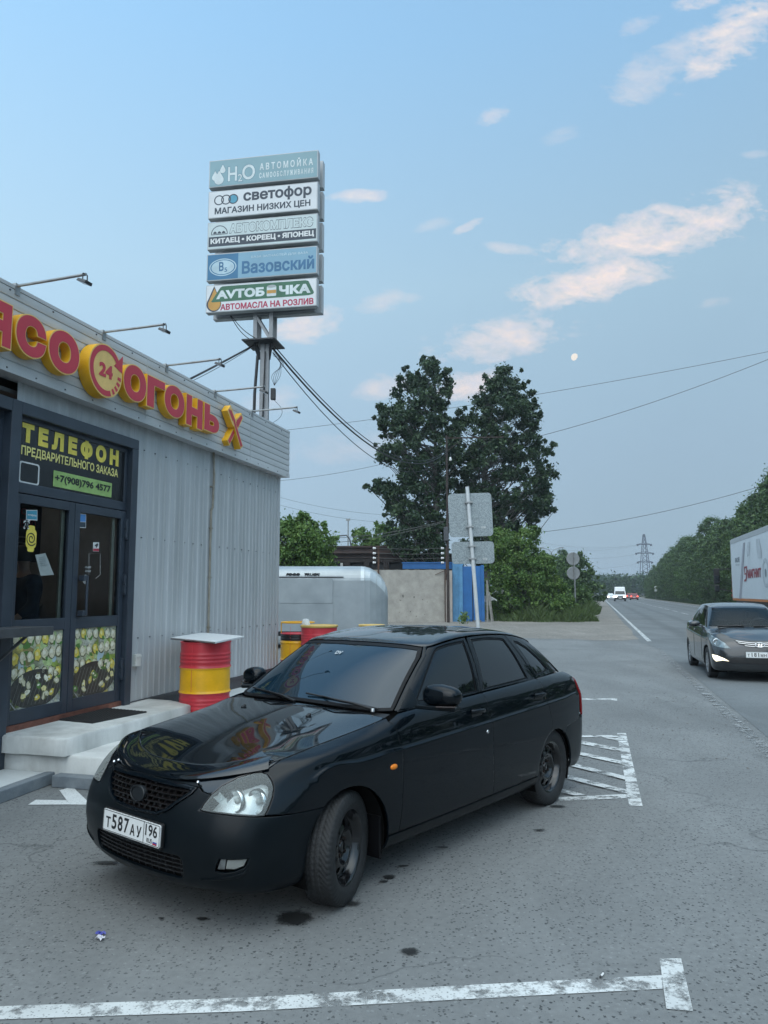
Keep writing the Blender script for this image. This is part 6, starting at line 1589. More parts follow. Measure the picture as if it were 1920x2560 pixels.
    def build(s, name, mats_, parent):
        me = bpy.data.meshes.new(name); me.from_pydata([tuple(map(float, p)) for p in s.v], [], s.f)
        for m in (mats_ if isinstance(mats_, (list, tuple)) else [mats_]): me.materials.append(m)
        me.polygons.foreach_set('material_index', s.mi); me.polygons.foreach_set('use_smooth', [True] * len(s.f))
        me.normals_split_custom_set_from_vertices([tuple(map(float, x)) for x in s.n]); me.update()
        o = bpy.data.objects.new(name, me); COL.objects.link(o); o.parent = parent
        return o
def _inside(P, pts):
    pts = np.asarray(pts, float); c = np.zeros(len(pts), bool); a, b = np.asarray(P), np.roll(P, 1, 0)
    for (xi, yi), (xj, yj) in zip(a, b):
        if yi == yj: continue
        c ^= ((yi > pts[:, 1]) != (yj > pts[:, 1])) & (pts[:, 0] < (xj - xi) * (pts[:, 1] - yi) / (yj - yi) + xi)
    return c
def _in(O, H, p):
    return _inside(O, [p])[0] and not any(_inside(h, [p])[0] for h in H)
def shell(skin, name, m, parent, off, skip, mirror_full=True):
    """dark inner skin behind the panels, left out where skip(x, y, z) says so"""
    Q = skin.P - skin.N * off; ok = [not any(skip(*Q[i]) for i in f) for f in skin.F]
    mb = MB(); mb.add(list(map(tuple, Q)), [tuple(f) for f, k in zip(skin.F.tolist(), ok) if k], 0, True)
    return mb.build(name, m, parent)
# ---------------------------------------------------------------- wheels
TYRE, STEELB = mat('tyre rubber', (.014, .015, .016), .72, 0, .2, 20, .25, 60), mat('black steel rim', (.006, .006, .007), .20, .0, .1, 10, coat=.4, rvar=.05)
def tyre_mesh(mb, R0, Rr, w, lugs=60, tread=True):
    prof = [(Rr, -w * .40), (Rr + .012, -w * .46), (Rr + (R0 - Rr) * .45, -w * .505), (R0 - .024, -w * .475), (R0 - .010, -w * .435)]
    ys = np.linspace(-.40, .40, 27) * w
    prof += [(R0 - .004 * (abs(y) / (.4 * w)) ** 4, y) for y in ys]
    prof += [(r, -y) for r, y in prof[:5][::-1]]
    na = lugs * 5 if tread else 64; vs = []
    for r, y in prof:
        f = y / w
        for k in range(na):
            rr_ = r
            if tread and r > R0 - .006:
                g = 0
                if abs(abs(f) - .155) < .018 or abs(f) < .010: g = .007
                ph = ((k + (abs(f) * 38 if abs(f) > .16 else f * 60)) % 5) / 5
                if ph < .24 and abs(f) > .02: g = max(g, .0055)
                rr_ = r - g
            elif tread and R0 - .03 < r and (k % 5) < 1.2: rr_ = r - .003
            a = 2 * math.pi * k / na; vs.append((rr_ * math.cos(a), y, rr_ * math.sin(a)))
    n = na
    mb.add(vs, [(i * n + k, (i + 1) * n + k, (i + 1) * n + (k + 1) % n, i * n + (k + 1) % n) for i in range(len(prof) - 1) for k in range(n)], 0, True)
def steel_wheel(parent, x, y, steer, R0=.298, w=.185, side=1):
    e = bpy.data.objects.new('wheel', None); COL.objects.link(e); e.parent = parent; e.location = (x, y, R0 - .004); e.rotation_euler.z = steer + (0 if side > 0 else math.pi)
    mb = MB(); tyre_mesh(mb, R0, .194, w); mb.build('tyre', TYRE, e)
    mb = MB(); prof = [(.001, .030), (.028, .031), (.032, .026), (.034, .014), (.062, .013), (.074, .017), (.083, .036), (.094, .043), (.106, .040), (.114, .036), (.122, .033), (.130, .030), (.138, .028), (.148, .025), (.157, .022), (.163, .028), (.168, .044), (.174, .054), (.180, .066), (.186, .073), (.196, .076), (.203, .081), (.208, .080), (.208, .07)]
    prof = [(r, yy + .012 * (r < .155)) for r, yy in prof]
    na = 160; vs = [(r * math.cos(2 * math.pi * k / na), yy, r * math.sin(2 * math.pi * k / na)) for r, yy in prof for k in range(na)]
    fs_ = []
    for i in range(len(prof) - 1):
        for k in range(na):
            r_ = .5 * (prof[i][0] + prof[i + 1][0]); a = (k + .5) / na * 10 % 1 - .5
            if ((r_ - .128) / .019) ** 2 + (a / .22) ** 2 < 1: continue
            fs_.append((i * na + k, (i + 1) * na + k, (i + 1) * na + (k + 1) % na, i * na + (k + 1) % na))
    mb.add(vs, fs_, 0, True); mb.lathe([(.175, .052), (.172, -.07), (.20, -.08)], 64, 'y'); mb.lathe([(.001, -.02), (.165, -.02)], 32, 'y', 1)
    mb.build('rim', [STEELB, BLK], e)
    mb = MB()
    for k in range(4):
        a = math.pi / 4 + k * math.pi / 2; mb.tube([(.049 * math.cos(a), .020, .049 * math.sin(a)), (.049 * math.cos(a), .043, .049 * math.sin(a))], .0095, 6)
    mb.build('wheel_bolts', mat('dull bolts', (.05, .035, .03), .5, .5, .2, 30), e)
    return e
PAINTB = mat('black car paint', (.0012, .0032, .0055), .40, 0, .12, 2, 0, 1, coat=.62, spec=.03)  # dimmed copy of the one car paint: weaker coat keeps the sides dark
PAINTB_BRIGHT = mat('black paint bright copy', (.0012, .0028, .0048), .40, 0, .12, 2, 0, 1, coat=1.0, spec=.03)  # brightened copy of the same paint: stronger sky reflection on bonnet and roof
PAINTB_BRIGHT.node_tree.nodes['Principled BSDF'].inputs['Coat IOR'].default_value = 1.72
SATIN = mat('satin black bumper', (.0022, .0045, .0065), .34, 0, .15, 3, coat=.06, spec=.2, rvar=.05)
RUBBER = mat('black rubber trim', (.004, .004, .005), .5, 0, .1, 5, spec=.2)
TINT = mat('tinted glass', (.004, .006, .008), .015, 0, 0, 1, spec=.62)
WSCR = mat('windscreen glass', (.006, .019, .032), .015, 0, 0, 1, spec=.72)
UNDER = mat('underbody', (.005, .005, .005), .9, 0, .2, 4, spec=.1)
def lens_mat(name, body, alpha, rough):
    return glass(name, (.9, .95, .95), alpha, rough, body)
REFL = mat('lamp reflector', (.84, .87, .86), .25, .35, .08, 14, rvar=.1)
BOWL = mat('lamp bowl silver', (.80, .82, .82), .10, .95, .05, 14)
CHROME = mat('chrome', (.7, .7, .7), .12, 1., 0, 1)
PLATEW = mat('plate white', (.74, .75, .74), .4, 0, .03, 20)
def number_plate(parent, M_, main, region, label=None):
    """M_ places the plate: x along it, y up, z out"""
    mb = MB(); w, h = .52, .112
    shape(mb, [rrect(-w / 2, w / 2, -h / 2, h / 2, .012)], M_ @ Matrix.Translation((0, 0, .004)), 0, .006)
    o = mb.build('number_plate', PLATEW, parent)
    if label: o['label'] = label
    mb = MB(); T_ = M_ @ Matrix.Translation((0, 0, .0052))
    shape(mb, [rrect(-w / 2 + .003, w / 2 - .003, -h / 2 + .003, h / 2 - .003, .010), rrect(-w / 2 + .006, w / 2 - .006, -h / 2 + .006, h / 2 - .006, .008)], T_, 0)
    mb.add([T_ @ Vector((x, y, .0003)) for x, y in ((.118, -h / 2 + .005), (.122, -h / 2 + .005), (.122, h / 2 - .005), (.118, h / 2 - .005))], [(0, 1, 2, 3)], 0)
    x = -.232; n = len(main)
    for k, ch in enumerate(main):
        letter_ = not ch.isdigit(); wd = .050; hh = .056 if letter_ else .076; nw = .34 if ch == '1' else 1.
        text(mb, ch, T_, x + wd * .44 * (1 - nw), x + wd * (.44 + .44 * nw), -.036, -.036 + hh, .022, 0); x += wd + .0075
    text(mb, region, T_, .134, .236, -.012, .046, .018, 0)
    text(mb, 'RUS', T_, .150, .196, -.044, -.022, .02, 0)
    for k, mi in enumerate((0, 2, 3)):
        y0_ = -.024 - k * .0075
        mb.add([T_ @ Vector((a, b, .0006)) for a, b in ((.203, y0_ - .0075), (.238, y0_ - .0075), (.238, y0_), (.203, y0_))], [(0, 1, 2, 3)], 3 + 0 if k == 2 else (2 if k == 1 else 1))
    mb.build('plate_lettering', [LBLK, WHT, mat('flag blue', (.03, .06, .30), .5), mat('flag red', (.45, .02, .03), .5)], o)
    return o
# ================================================================ the black hatchback
CX, CY, PSI = -.8225, 4.805, -2.4679
fw = np.array([math.sin(PSI), math.cos(PSI)])
car = thing('parked_car', 'glossy black five door hatchback with tinted glass parked beside the kiosk porch', 'car', (CX, CY, 0), math.atan2(fw[1], fw[0]))
CM = Matrix.Translation((CX, CY, 0)) @ Matrix.Rotation(math.atan2(fw[1], fw[0]), 4, 'Z'); CMI = CM.inverted()
def car_ray(px, py, inv=CMI):
    r = ray(px, py); o = inv @ Vector((0, 0, EYE)); d = (inv.to_3x3() @ Vector(r)).normalized(); return o, d
zl = lambda x: .735 + (.545 - x) * .0272           # height of the side crease
def side_col(x, ym, ztop, ytop, lo=0.):
    z_ = zl(x); t = ztop
    return [(x, ym - .10, .185 + lo), (x, ym - .05, .20 + lo), (x, ym - .022, .25 + lo), (x, ym - .010, .285 + lo), (x, ym - .001, .40), (x, ym + .001, .58), (x, ym + .001, z_ - .005), (x, ym - .004, z_ + .001), (x, ym - .017, z_ + .006),
            (x, ym - .024, z_ + (t - z_) * .45), (x, ym - .040, z_ + (t - z_) * .78), (x, ym * .35 + ytop * .65 - .008, t - .010), (x, ytop, t)]
def col(pts): return pts
L = [
 [(.66, 0, .185), (.73, 0, .188), (.785, 0, .215), (.805, 0, .26), (.822, 0, .36), (.824, 0, .45), (.815, 0, .54), (.798, 0, .61), (.778, 0, .652), (.755, 0, .682), (.73, 0, .702), (.70, 0, .713), (.665, 0, .722)],
 [(.645, .26, .185), (.715, .26, .188), (.77, .26, .215), (.792, .26, .26), (.808, .26, .36), (.81, .26, .45), (.80, .26, .54), (.782, .26, .61), (.76, .26, .655), (.737, .26, .687), (.71, .26, .708), (.68, .26, .720), (.645, .26, .730)],
 [(.59, .46, .185), (.655, .47, .188), (.72, .475, .215), (.75, .478, .26), (.772, .48, .36), (.774, .48, .45), (.760, .478, .54), (.734, .475, .61), (.69, .47, .665), (.66, .465, .705), (.63, .46, .732), (.60, .455, .748), (.57, .45, .760)],
 [(.52, .60, .185), (.585, .63, .188), (.645, .648, .215), (.672, .657, .26), (.698, .664, .36), (.700, .665, .45), (.684, .660, .54), (.655, .650, .61), (.618, .638, .675), (.578, .622, .725), (.53, .604, .757), (.505, .587, .777), (.48, .57, .788)],
 [(.38, .70, .185), (.43, .735, .19), (.475, .762, .22), (.495, .773, .265), (.510, .782, .36), (.510, .784, .45), (.500, .781, .54), (.478, .773, .61), (.430, .752, .685), (.410, .736, .745), (.395, .712, .783), (.385, .682, .803), (.375, .648, .812)],
 side_col(.20, .806, .838, .665), side_col(-.05, .822, .872, .685), side_col(-.28, .832, .906, .706), side_col(-.52, .838, .948, .738), side_col(-.80, .841, .965, .752), side_col(-1.15, .843, .972, .757), side_col(-1.5, .843, .982, .757), side_col(-1.85, .842, .992, .752), side_col(-2.2, .839, 1.002, .742), side_col(-2.5, .833, 1.010, .728), side_col(-2.75, .822, 1.012, .700), side_col(-2.98, .800, 1.005, .660),
 [(-3.10, .66, .22), (-3.14, .69, .23), (-3.17, .71, .27), (-3.18, .72, .31), (-3.19, .73, .42), (-3.20, .735, .55), (-3.20, .735, .70), (-3.195, .733, .80), (-3.19, .72, .84), (-3.17, .69, .92), (-3.15, .65, .965), (-3.12, .61, .99), (-3.08, .56, 1.0)],
 [(-3.22, .46, .22), (-3.27, .48, .23), (-3.31, .50, .27), (-3.325, .505, .31), (-3.34, .51, .42), (-3.34, .51, .55), (-3.325, .51, .70), (-3.315, .508, .80), (-3.30, .50, .84), (-3.27, .485, .92), (-3.24, .46, .965), (-3.20, .44, .99), (-3.15, .42, 1.0)],
 [(-3.27, .22, .22), (-3.32, .23, .23), (-3.36, .235, .27), (-3.38, .24, .31), (-3.395, .24, .42), (-3.395, .24, .55), (-3.375, .24, .70), (-3.36, .24, .80), (-3.345, .237, .84), (-3.31, .23, .92), (-3.28, .22, .965), (-3.24, .21, .99), (-3.18, .20, 1.0)],
 [(-3.28, 0, .22), (-3.33, 0, .23), (-3.37, 0, .27), (-3.39, 0, .31), (-3.405, 0, .42), (-3.405, 0, .55), (-3.385, 0, .70), (-3.37, 0, .80), (-3.355, 0, .84), (-3.32, 0, .92), (-3.29, 0, .965), (-3.25, 0, .99), (-3.19, 0, 1.0)]]
low = Skin(L, 10, 300)
def gcol(base, top, roof1, roof2, bulge=.02, side=True):
    b, t = np.array(base, float), np.array(top, float); r1, r2 = np.array(roof1, float), np.array(roof2, float)
    o_ = np.array([0, 1, 0]) if side else np.array([1 if b[0] > -1.6 else -1, 0, .5])
    q = lambda f, k: b + (t - b) * f + o_ * bulge * k
    return [b + (b - t) * .10, b, q(.33, 1.0), q(.66, 1.0), q(.90, .55), t, t + (r1 - t) * .10 + np.array([0, 0, .012]), r1, r1 + (r2 - r1) * .5 + np.array([0, 0, .004]), r2]
Gc = [
 gcol((-.40, 0, .955), (-1.00, 0, 1.345), (-1.22, 0, 1.392), (-1.55, 0, 1.425), .03, False),
 gcol((-.405, .26, .953), (-1.008, .24, 1.343), (-1.23, .22, 1.390), (-1.56, .10, 1.424), .03, False),
 gcol((-.43, .50, .948), (-1.03, .43, 1.336), (-1.25, .38, 1.384), (-1.58, .16, 1.423), .022, False),
 gcol((-.475, .655, .942), (-1.06, .525, 1.326), (-1.28, .46, 1.376), (-1.60, .20, 1.423), .012, False),
 gcol((-.56, .728, .945), (-1.12, .570, 1.325), (-1.32, .48, 1.378), (-1.62, .22, 1.423), .012),
 gcol((-.80, .750, .955), (-1.24, .585, 1.345), (-1.40, .48, 1.393), (-1.66, .22, 1.424), .016),
 gcol((-1.15, .758, .968), (-1.42, .592, 1.366), (-1.52, .48, 1.404), (-1.72, .22, 1.425), .018),
 gcol((-1.5, .760, .978), (-1.64, .594, 1.376), (-1.68, .48, 1.409), (-1.80, .22, 1.425), .018),
 gcol((-1.85, .755, .988), (-1.88, .590, 1.374), (-1.88, .48, 1.406), (-1.92, .22, 1.420), .018),
 gcol((-2.2, .745, .998), (-2.14, .580, 1.360), (-2.10, .47, 1.394), (-2.06, .22, 1.412), .018),
 gcol((-2.5, .728, 1.006), (-2.38, .566, 1.328), (-2.30, .45, 1.370), (-2.2, .20, 1.402), .018),
 gcol((-2.76, .695, 1.008), (-2.57, .545, 1.288), (-2.46, .43, 1.340), (-2.30, .18, 1.392), .016),
 gcol((-2.98, .63, 1.004), (-2.68, .50, 1.262), (-2.56, .38, 1.318), (-2.38, .14, 1.384), .012, False),
 gcol((-3.10, .48, .998), (-2.73, .40, 1.256), (-2.60, .30, 1.312), (-2.42, .10, 1.380), .012, False),
 gcol((-3.15, .24, .995), (-2.76, .20, 1.262), (-2.63, .15, 1.316), (-2.44, .05, 1.380), .012, False),
 gcol((-3.16, 0, .995), (-2.77, 0, 1.264), (-2.64, 0, 1.318), (-2.45, 0, 1.380), .012, False)]
top = Skin(Gc, 10, 84)
ZC, X0 = .55, -.10
def sd(x, z, sk=None): return (sk or low).hit((x, 3, z), (0, -1, 0))[0]
def s2r(x, z):                                  # side-view point -> roll coordinates
    p = sd(x, z); return (p[0], .8 * math.atan2(p[2] - ZC, p[1]))
def p2r(p): return (p[0], .8 * math.atan2(p[2] - ZC, p[1]))
def p2c(p): return (.8 * math.atan2(p[1], p[0] - X0), p[2])
def s2c(x, z): return p2c(sd(x, z))
def cq(a, b):                                   # traced photo point -> skin point
    o, d = car_ray(190 + a * .3436, 1820 + b * .3436); return low.hit(o, d)[0]
AF, AR, RF, RR = (0., .300), (-2.492, .285), .325, .300
def arc(c, r, a0, a1, n=22): return [(c[0] + r * math.cos(R(a)), c[1] + r * math.sin(R(a))) for a in np.linspace(a0, a1, n)]
# --- headlamp outline traced on the skin
HL = [p2c(cq(*q)) for q in ((905, 600), (930, 556), (985, 488), (1060, 424), (1180, 362), (1290, 328), (1350, 322), (1392, 340), (1424, 385), (1438, 432), (1430, 500), (1402, 580), (1372, 640), (1300, 648), (1200, 642), (1080, 630), (960, 614))]
HL = [tuple(p) for p in HL]
mirc = lambda P_: [(-a, b) for a, b in P_]
GRL_F = [(-.385, .690), (-.30, .697), (0, .702), (.30, .697), (.385, .690), (.372, .662), (.262, .572), (.19, .545), (0, .538), (-.19, .545), (-.262, .572), (-.372, .662)]
def f2c(y, z): return p2c(low.hit((3, y, z), (-1, 0, 0))[0])
GRL = [f2c(*p) for p in resample(GRL_F, .03)]
LGR = [f2c(*p) for p in resample(rrect(-.385, .385, .262, .372, .03), .04)]
FOG = [p2c(cq(*q)) for q in ((1012, 1045), (1022, 1000), (1042, 958), (1252, 956), (1240, 990), (1222, 1018), (1150, 1048), (1060, 1058))]
# bumper outline, left half from the top centre round to the bottom centre
zb_ = [(f2c(y, .712)) for y in (0, .12, .24, .36)] + [p2c(cq(918, 462)), HL[2]]
hl_in = [HL[1], HL[0]]; hl_bot = HL[:11:-1]
arcpts = [s2c(*p) for p in arc(AF, RF, 52, -20, 14)]
half = zb_ + hl_in + hl_bot[:4] + [s2c(.36, .566)] + [arcpts[0]] + arcpts[1:] + [s2c(.33, .19)]
low_edge = [p2c(low.hit((X0, 0, .19), (math.cos(a), math.sin(a), 0))[0]) for a in np.linspace(R(58), 0, 8)]
half += low_edge
BUM = half + [(-a, b) for a, b in half[::-1] if abs(a) > 1e-6]
P_ = Panel(); P_.add(low, BUM, 'cyl', X0, holes=[GRL, LGR, FOG, mirc(FOG)[::-1]], step=.028, gap=.002)
P_.build('front_bumper', SATIN, car)
# --- head lamps
LENS = lens_mat('hazed lamp lens', (.55, .59, .58), .84, .04)
def headlamp(mir):
    s_ = -1 if mir else 1
    P_ = Panel(); P_.add(low, HL, 'cyl', X0, gap=.003, step=.018, push=.002, flange=.01, mirror=mir); h = P_.build('headlight', LENS, car)
    P_ = Panel(); P_.add(low, offset_poly(HL, .010), 'cyl', X0, gap=0, step=.03, push=-.075, flange=-.07, mirror=mir, round_=0)
    o = P_.build('reflector', [REFL], h)
    for qx, qy, rr_ in ((1125, 505, .052), (1315, 520, .056)):
        oo, d = car_ray(190 + qx * .3436, 1820 + qy * .3436); p, n_ = low.hit(oo, d); p = p - n_ * .052; p[1] *= s_
        mb = MB(); mb.M = Matrix.Translation((p[0] - .012, p[1], p[2])) 
        mb.lathe([(rr_ * 1.12, -.012), (rr_ * 1.12, .012), (rr_ * .96, .012), (rr_ * .75, -.02), (rr_ * .4, -.035), (.001, -.04)], 32, 'x'); mb.build('lamp_bowl', BOWL, h)
        mb = MB(); mb.M = Matrix.Translation((p[0] - .02, p[1], p[2])); mb.lathe([(.001, .012), (.014, .008), (.016, -.02)], 16, 'x'); mb.build('bulb', mat('bulb glass', (.5, .52, .5), .1), h)
    P_ = Panel(); P_.add(low, HL, 'cyl', X0, holes=[offset_poly(HL, .007)], gap=.0005, step=.02, push=.0015, flange=.01, mirror=mir, round_=0); P_.build('lamp_seal', RUBBER, h)
    return h
headlamp(False); headlamp(True)
# --- grille: slats behind the opening, ring round it, badge
def gx(y, z): return low.hit((3, y, z), (-1, 0, 0))[0][0]
P_ = Panel(); P_.add(low, GRL, 'cyl', X0, holes=[offset_poly(GRL, .016)], gap=.001, step=.03, push=.006, flange=.035); P_.build('grille_surround', PAINTB, car)
mb = MB(); rr = random.Random(2)
gp_ = np.array(GRL_F)
for k in range(7):
    z = .553 + k * .0235; ys_ = [y for y in np.linspace(-.38, .38, 77) if _inside(gp_, [(y, z)])[0]]
    if len(ys_) < 3: continue
    pts = [(gx(y, z) - .014, y, z) for y in np.linspace(ys_[0] - .012, ys_[-1] + .012, 22)]
    for a, b in zip(pts[:-1], pts[1:]): mb.bar(a, b, .022, .0055)
    if k < 6:
        for j, y in enumerate(np.arange(-.37 + (.024 if k % 2 else 0), .38, .048)):
            if _inside(gp_, [(y, z + .0117)])[0]: mb.bar((gx(y, z) - .018, y, z), (gx(y, z + .0235) - .018, y + .004, z + .0235), .016, .006)
mb.build('grille', mat('grille black', (.009, .007, .007), .28, 0, .2, 10), car)
P_ = Panel(); P_.add(low, offset_poly(GRL, -.01), 'cyl', X0, gap=0, step=.05, push=-.05, flange=0, round_=0); P_.build('grille_backing', UNDER, car)
mb = MB(); be = gx(0, .625) + .004
shape(mb, [ell(0, 0, .062, .040, 40)], plane((be, 0, .622), (0, 1, 0), (-.14, 0, 1)), 0, .02); 
vs = ell(0, 0, .060, .038, 40); M_ = plane((be + .003, 0, .622), (0, 1, 0), (-.14, 0, 1)); mb.tube([M_ @ Vector((x, y, 0)) for x, y in vs + vs[:1]], .005, 8, cap=False)
mb.build('blank_badge', mat('badge black', (.010, .012, .014), .35, 0, .1, 10), car)
# lower intake
P_ = Panel(); P_.add(low, offset_poly(LGR, -.006), 'cyl', X0, gap=0, step=.05, push=-.045, flange=0, round_=0); P_.build('intake_backing', UNDER, car)
mb = MB()
for z in (.285, .307, .329, .351):
    pts = [(gx(y, z) - .022, y, z) for y in np.linspace(-.39, .39, 20)]
    for a, b in zip(pts[:-1], pts[1:]): mb.bar(a, b, .018, .005)
for y in np.arange(-.37, .38, .055): mb.bar((gx(y, .26) - .026, y, .262), (gx(y, .37) - .026, y, .372), .012, .005)
mb.build('lower_intake', BLK, car)
# fog lamps with their recess and the little lip below
for mir in (False, True):
    P_ = Panel(); P_.add(low, offset_poly(FOG, -.004), 'cyl', X0, gap=0, step=.02, push=-.045, flange=-.04, mirror=mir, round_=0); fo = P_.build('fog_recess', [SATIN], car)
    in_ = [p2c(cq(*q)) for q in ((1082, 1036), (1094, 968), (1248, 960), (1222, 1014), (1150, 1040))]
    P_ = Panel(); P_.add(low, in_, 'cyl', X0, gap=.001, step=.015, push=-.012, flange=.02, mirror=mir); fl = P_.build('fog_light', lens_mat('fog lens', (.34, .35, .33), .35, .05), car)
    P_ = Panel(); P_.add(low, offset_poly(in_, .004), 'cyl', X0, gap=0, step=.03, push=-.035, flange=0, mirror=mir, round_=0); P_.build('reflector', REFL, fl)
    bz = [p2c(cq(*q)) for q in ((1016, 1044), (1028, 998), (1044, 962), (1090, 962), (1078, 1044))]
    P_ = Panel(); P_.add(low, bz, 'cyl', X0, gap=.002, step=.02, push=-.014, flange=.02, mirror=mir); P_.build('fog_bezel', mat('worn bezel', (.16, .17, .17), .4, .3, .3, 25), car)
    lip = [p2c(cq(*q)) for q in ((900, 1100), (1000, 1094), (1130, 1078), (1215, 1050), (1258, 1005), (1246, 1048), (1190, 1086), (1060, 1104))]
    P_ = Panel(); P_.add(low, lip, 'cyl', X0, gap=0, step=.02, push=.006, flange=.012, mirror=mir); P_.build('bumper_lip', SATIN, car)
# --- bonnet
hu = [low.ev(np.array([u]), np.array([1.0]))[0, 0] for u in np.linspace(0, 7.55, 60)]
edge = [tuple(p) for p in hu]
cent = [(.55, 0, .766), (.42, 0, .811), (.25, 0, .858), (.05, 0, .902), (-.15, 0, .936), (-.30, 0, .957), (-.385, 0, .966)]
mid_ = []
for x, _, z in cent[1:]:
    ye = np.interp(-x, [-e[0] for e in edge], [e[1] for e in edge]); ze = np.interp(-x, [-e[0] for e in edge], [e[2] for e in edge])
    for f in (.50, .78): mid_ += [(x, s_ * ye * f, z - (z - ze) * f ** 1.7 + (.006 if f > .7 else .002)) for s_ in (1, -1)]
hood = Tps([e for e in edge] + [(e[0], -e[1], e[2]) for e in edge[1:]] + cent + mid_, 1e-6)
rear_edge = [(-.425 + .0 * f, y) for f, y in zip(range(3), (.725, .72, .70))]
HO = [(p[0], p[1]) for p in edge if p[0] > -.405] + [(-.425, .715), (-.412, .58), (-.400, .40), (-.388, .2), (-.384, 0)]
HO = HO + [(x, -y) for x, y in HO[::-1] if y > 1e-6]
P_ = Panel(); P_.add(hood, HO, 'top', 0, step=.035, gap=.002, flange=.02)
lipo = [f2c(y, .7135) for y in np.linspace(-.36, .36, 13)] + [p2c(cq(925, 462))] + [HL[2], HL[3], HL[4]] 
upl_ = [p2c(low.ev(np.array([u]), np.array([.9985]))[0, 0]) for u in np.linspace(3.97, 0, 22)]
hl_half = [f2c(y, .7135) for y in (0, .12, .24, .36)] + [p2c(cq(930, 470)), HL[2], HL[3], HL[4], HL[5], HL[6]] + upl_
hl_full = hl_half[:-1] + [hl_half[-1]] + [(-a, b) for a, b in hl_half[::-1] if abs(a) > 1e-6]
P_.add(low, hl_full, 'cyl', X0, step=.022, gap=.0015, flange=.015)
P_.build('bonnet', PAINTB_BRIGHT, car)
# bug deflector riding over the front edge of the bonnet
mb = MB(); us = np.linspace(-3.6, 3.6, 76); rowsd = []
for u in us:
    p = low.ev(np.array([abs(u)]), np.array([.93]))[0, 0]; s_ = 1 if u >= 0 else -1; t_ = low.ev(np.array([abs(u)]), np.array([1.0]))[0, 0]
    k = abs(u) / 3.6; wd_ = .085 * (1 - .35 * k ** 3)
    inn = np.array([-1, -.42 * k, .33]); inn /= np.linalg.norm(inn)
    A_ = p + np.array([.018, .006 * k, .002]); B2 = t_ + np.array([.006, 0, .016]); C2 = t_ + inn * wd_ * .6 + np.array([0, 0, .015]); D2 = t_ + inn * wd_ + np.array([0, 0, .014])
    rowsd.append([(q[0], q[1] * s_, q[2]) for q in (A_, (A_ + B2) / 2 + np.array([.006, 0, .004]), B2, C2, D2)])
m5 = 5; vs = [q for r_ in rowsd for q in r_]
mb.add(vs, [(i * m5 + k, (i + 1) * m5 + k, (i + 1) * m5 + k + 1, i * m5 + k + 1) for i in range(len(us) - 1) for k in range(m5 - 1)], 0, True)
o = mb.build('bug_deflector', PAINTB_BRIGHT, car); sm_ = o.modifiers.new('thick', 'SOLIDIFY'); sm_.thickness = .003; sb = o.modifiers.new('sub', 'SUBSURF'); sb.levels = 1; sb.render_levels = 1
mb = MB()
for y in (-.36, .36): p = low.ev(np.array([1.55]), np.array([.90]))[0, 0]; mb.lathe([(.001, .008), (.007, .006), (.009, 0)], 12); mb.M = Matrix.Translation((p[0] + .02, y, p[2] + .008))
for y in (-.385, .385): mb.M = Matrix.Translation((.70, y, .717)); mb.lathe([(.001, .010), (.007, .007), (.009, 0)], 12)
mb.M = None; mb.build('deflector_clips', CHROME, car)
# washer jets, wipers, scuttle
mb = MB()
for y in (.30, -.30): mb.bar((-.18, y, hood.z(-.18, y) - .002), (-.21, y, hood.z(-.21, y) + .010), .022, .014)
mb.build('washer_jets', BLK, car, .004)
mb = MB(); vs = []; ny_ = 31
for y in np.linspace(-.70, .70, ny_):
    k = abs(y) / .7; vs += [(-.375 - .035 * k ** 2, y, .935 - .018 * k ** 2), (-.42 - .03 * k ** 2, y, .945 - .014 * k ** 2), (-.46 - .04 * k ** 2, y, .955 - .012 * k ** 2)]
mb.add(vs, [(i * 3 + k, (i + 1) * 3 + k, (i + 1) * 3 + k + 1, i * 3 + k + 1) for i in range(ny_ - 1) for k in range(2)], 0, True); mb.build('scuttle_panel', BLK, car)
def ws(y, z, off=0.):
    p, n_ = top.hit((3, y, z), (-1, 0, 0)); return p + n_ * off
for (pv, mid2, e0, e1) in (((.60, .955), (.30, .985), (.62, .962), (.02, 1.012)), ((-.02, .960), (-.30, .985), (-.02, .965), (-.56, 1.0))):
    mb = MB(); a = ws(*pv, .015); b = ws(*mid2, .030); mb.tube([a, a * .5 + b * .5 + np.array([.004, 0, .008]), b], [.010, .008, .006], 8); wa = mb.build('wiper', BLK, car); mb = MB()
    e0_, e1_ = ws(*e0, .012), ws(*e1, .012); mb.tube([e0_, (e0_ + e1_) / 2 + np.array([.006, 0, .003]), e1_], .006, 6); mb.tube([e0_ * .75 + e1_ * .25 + np.array([.008, 0, .006]), b, e0_ * .25 + e1_ * .75 + np.array([.008, 0, .006])], .005, 6)
    mb.build('wiper_blade', BLK, wa)
mb = MB(); p = ws(.60, .95, .02); mb.M = Matrix.Translation(p); mb.lathe([(.001, .012), (.011, .010), (.013, -.01)], 14); mb.build('wiper_nut', mat('dull metal', (.35, .36, .36), .35, .8), car)
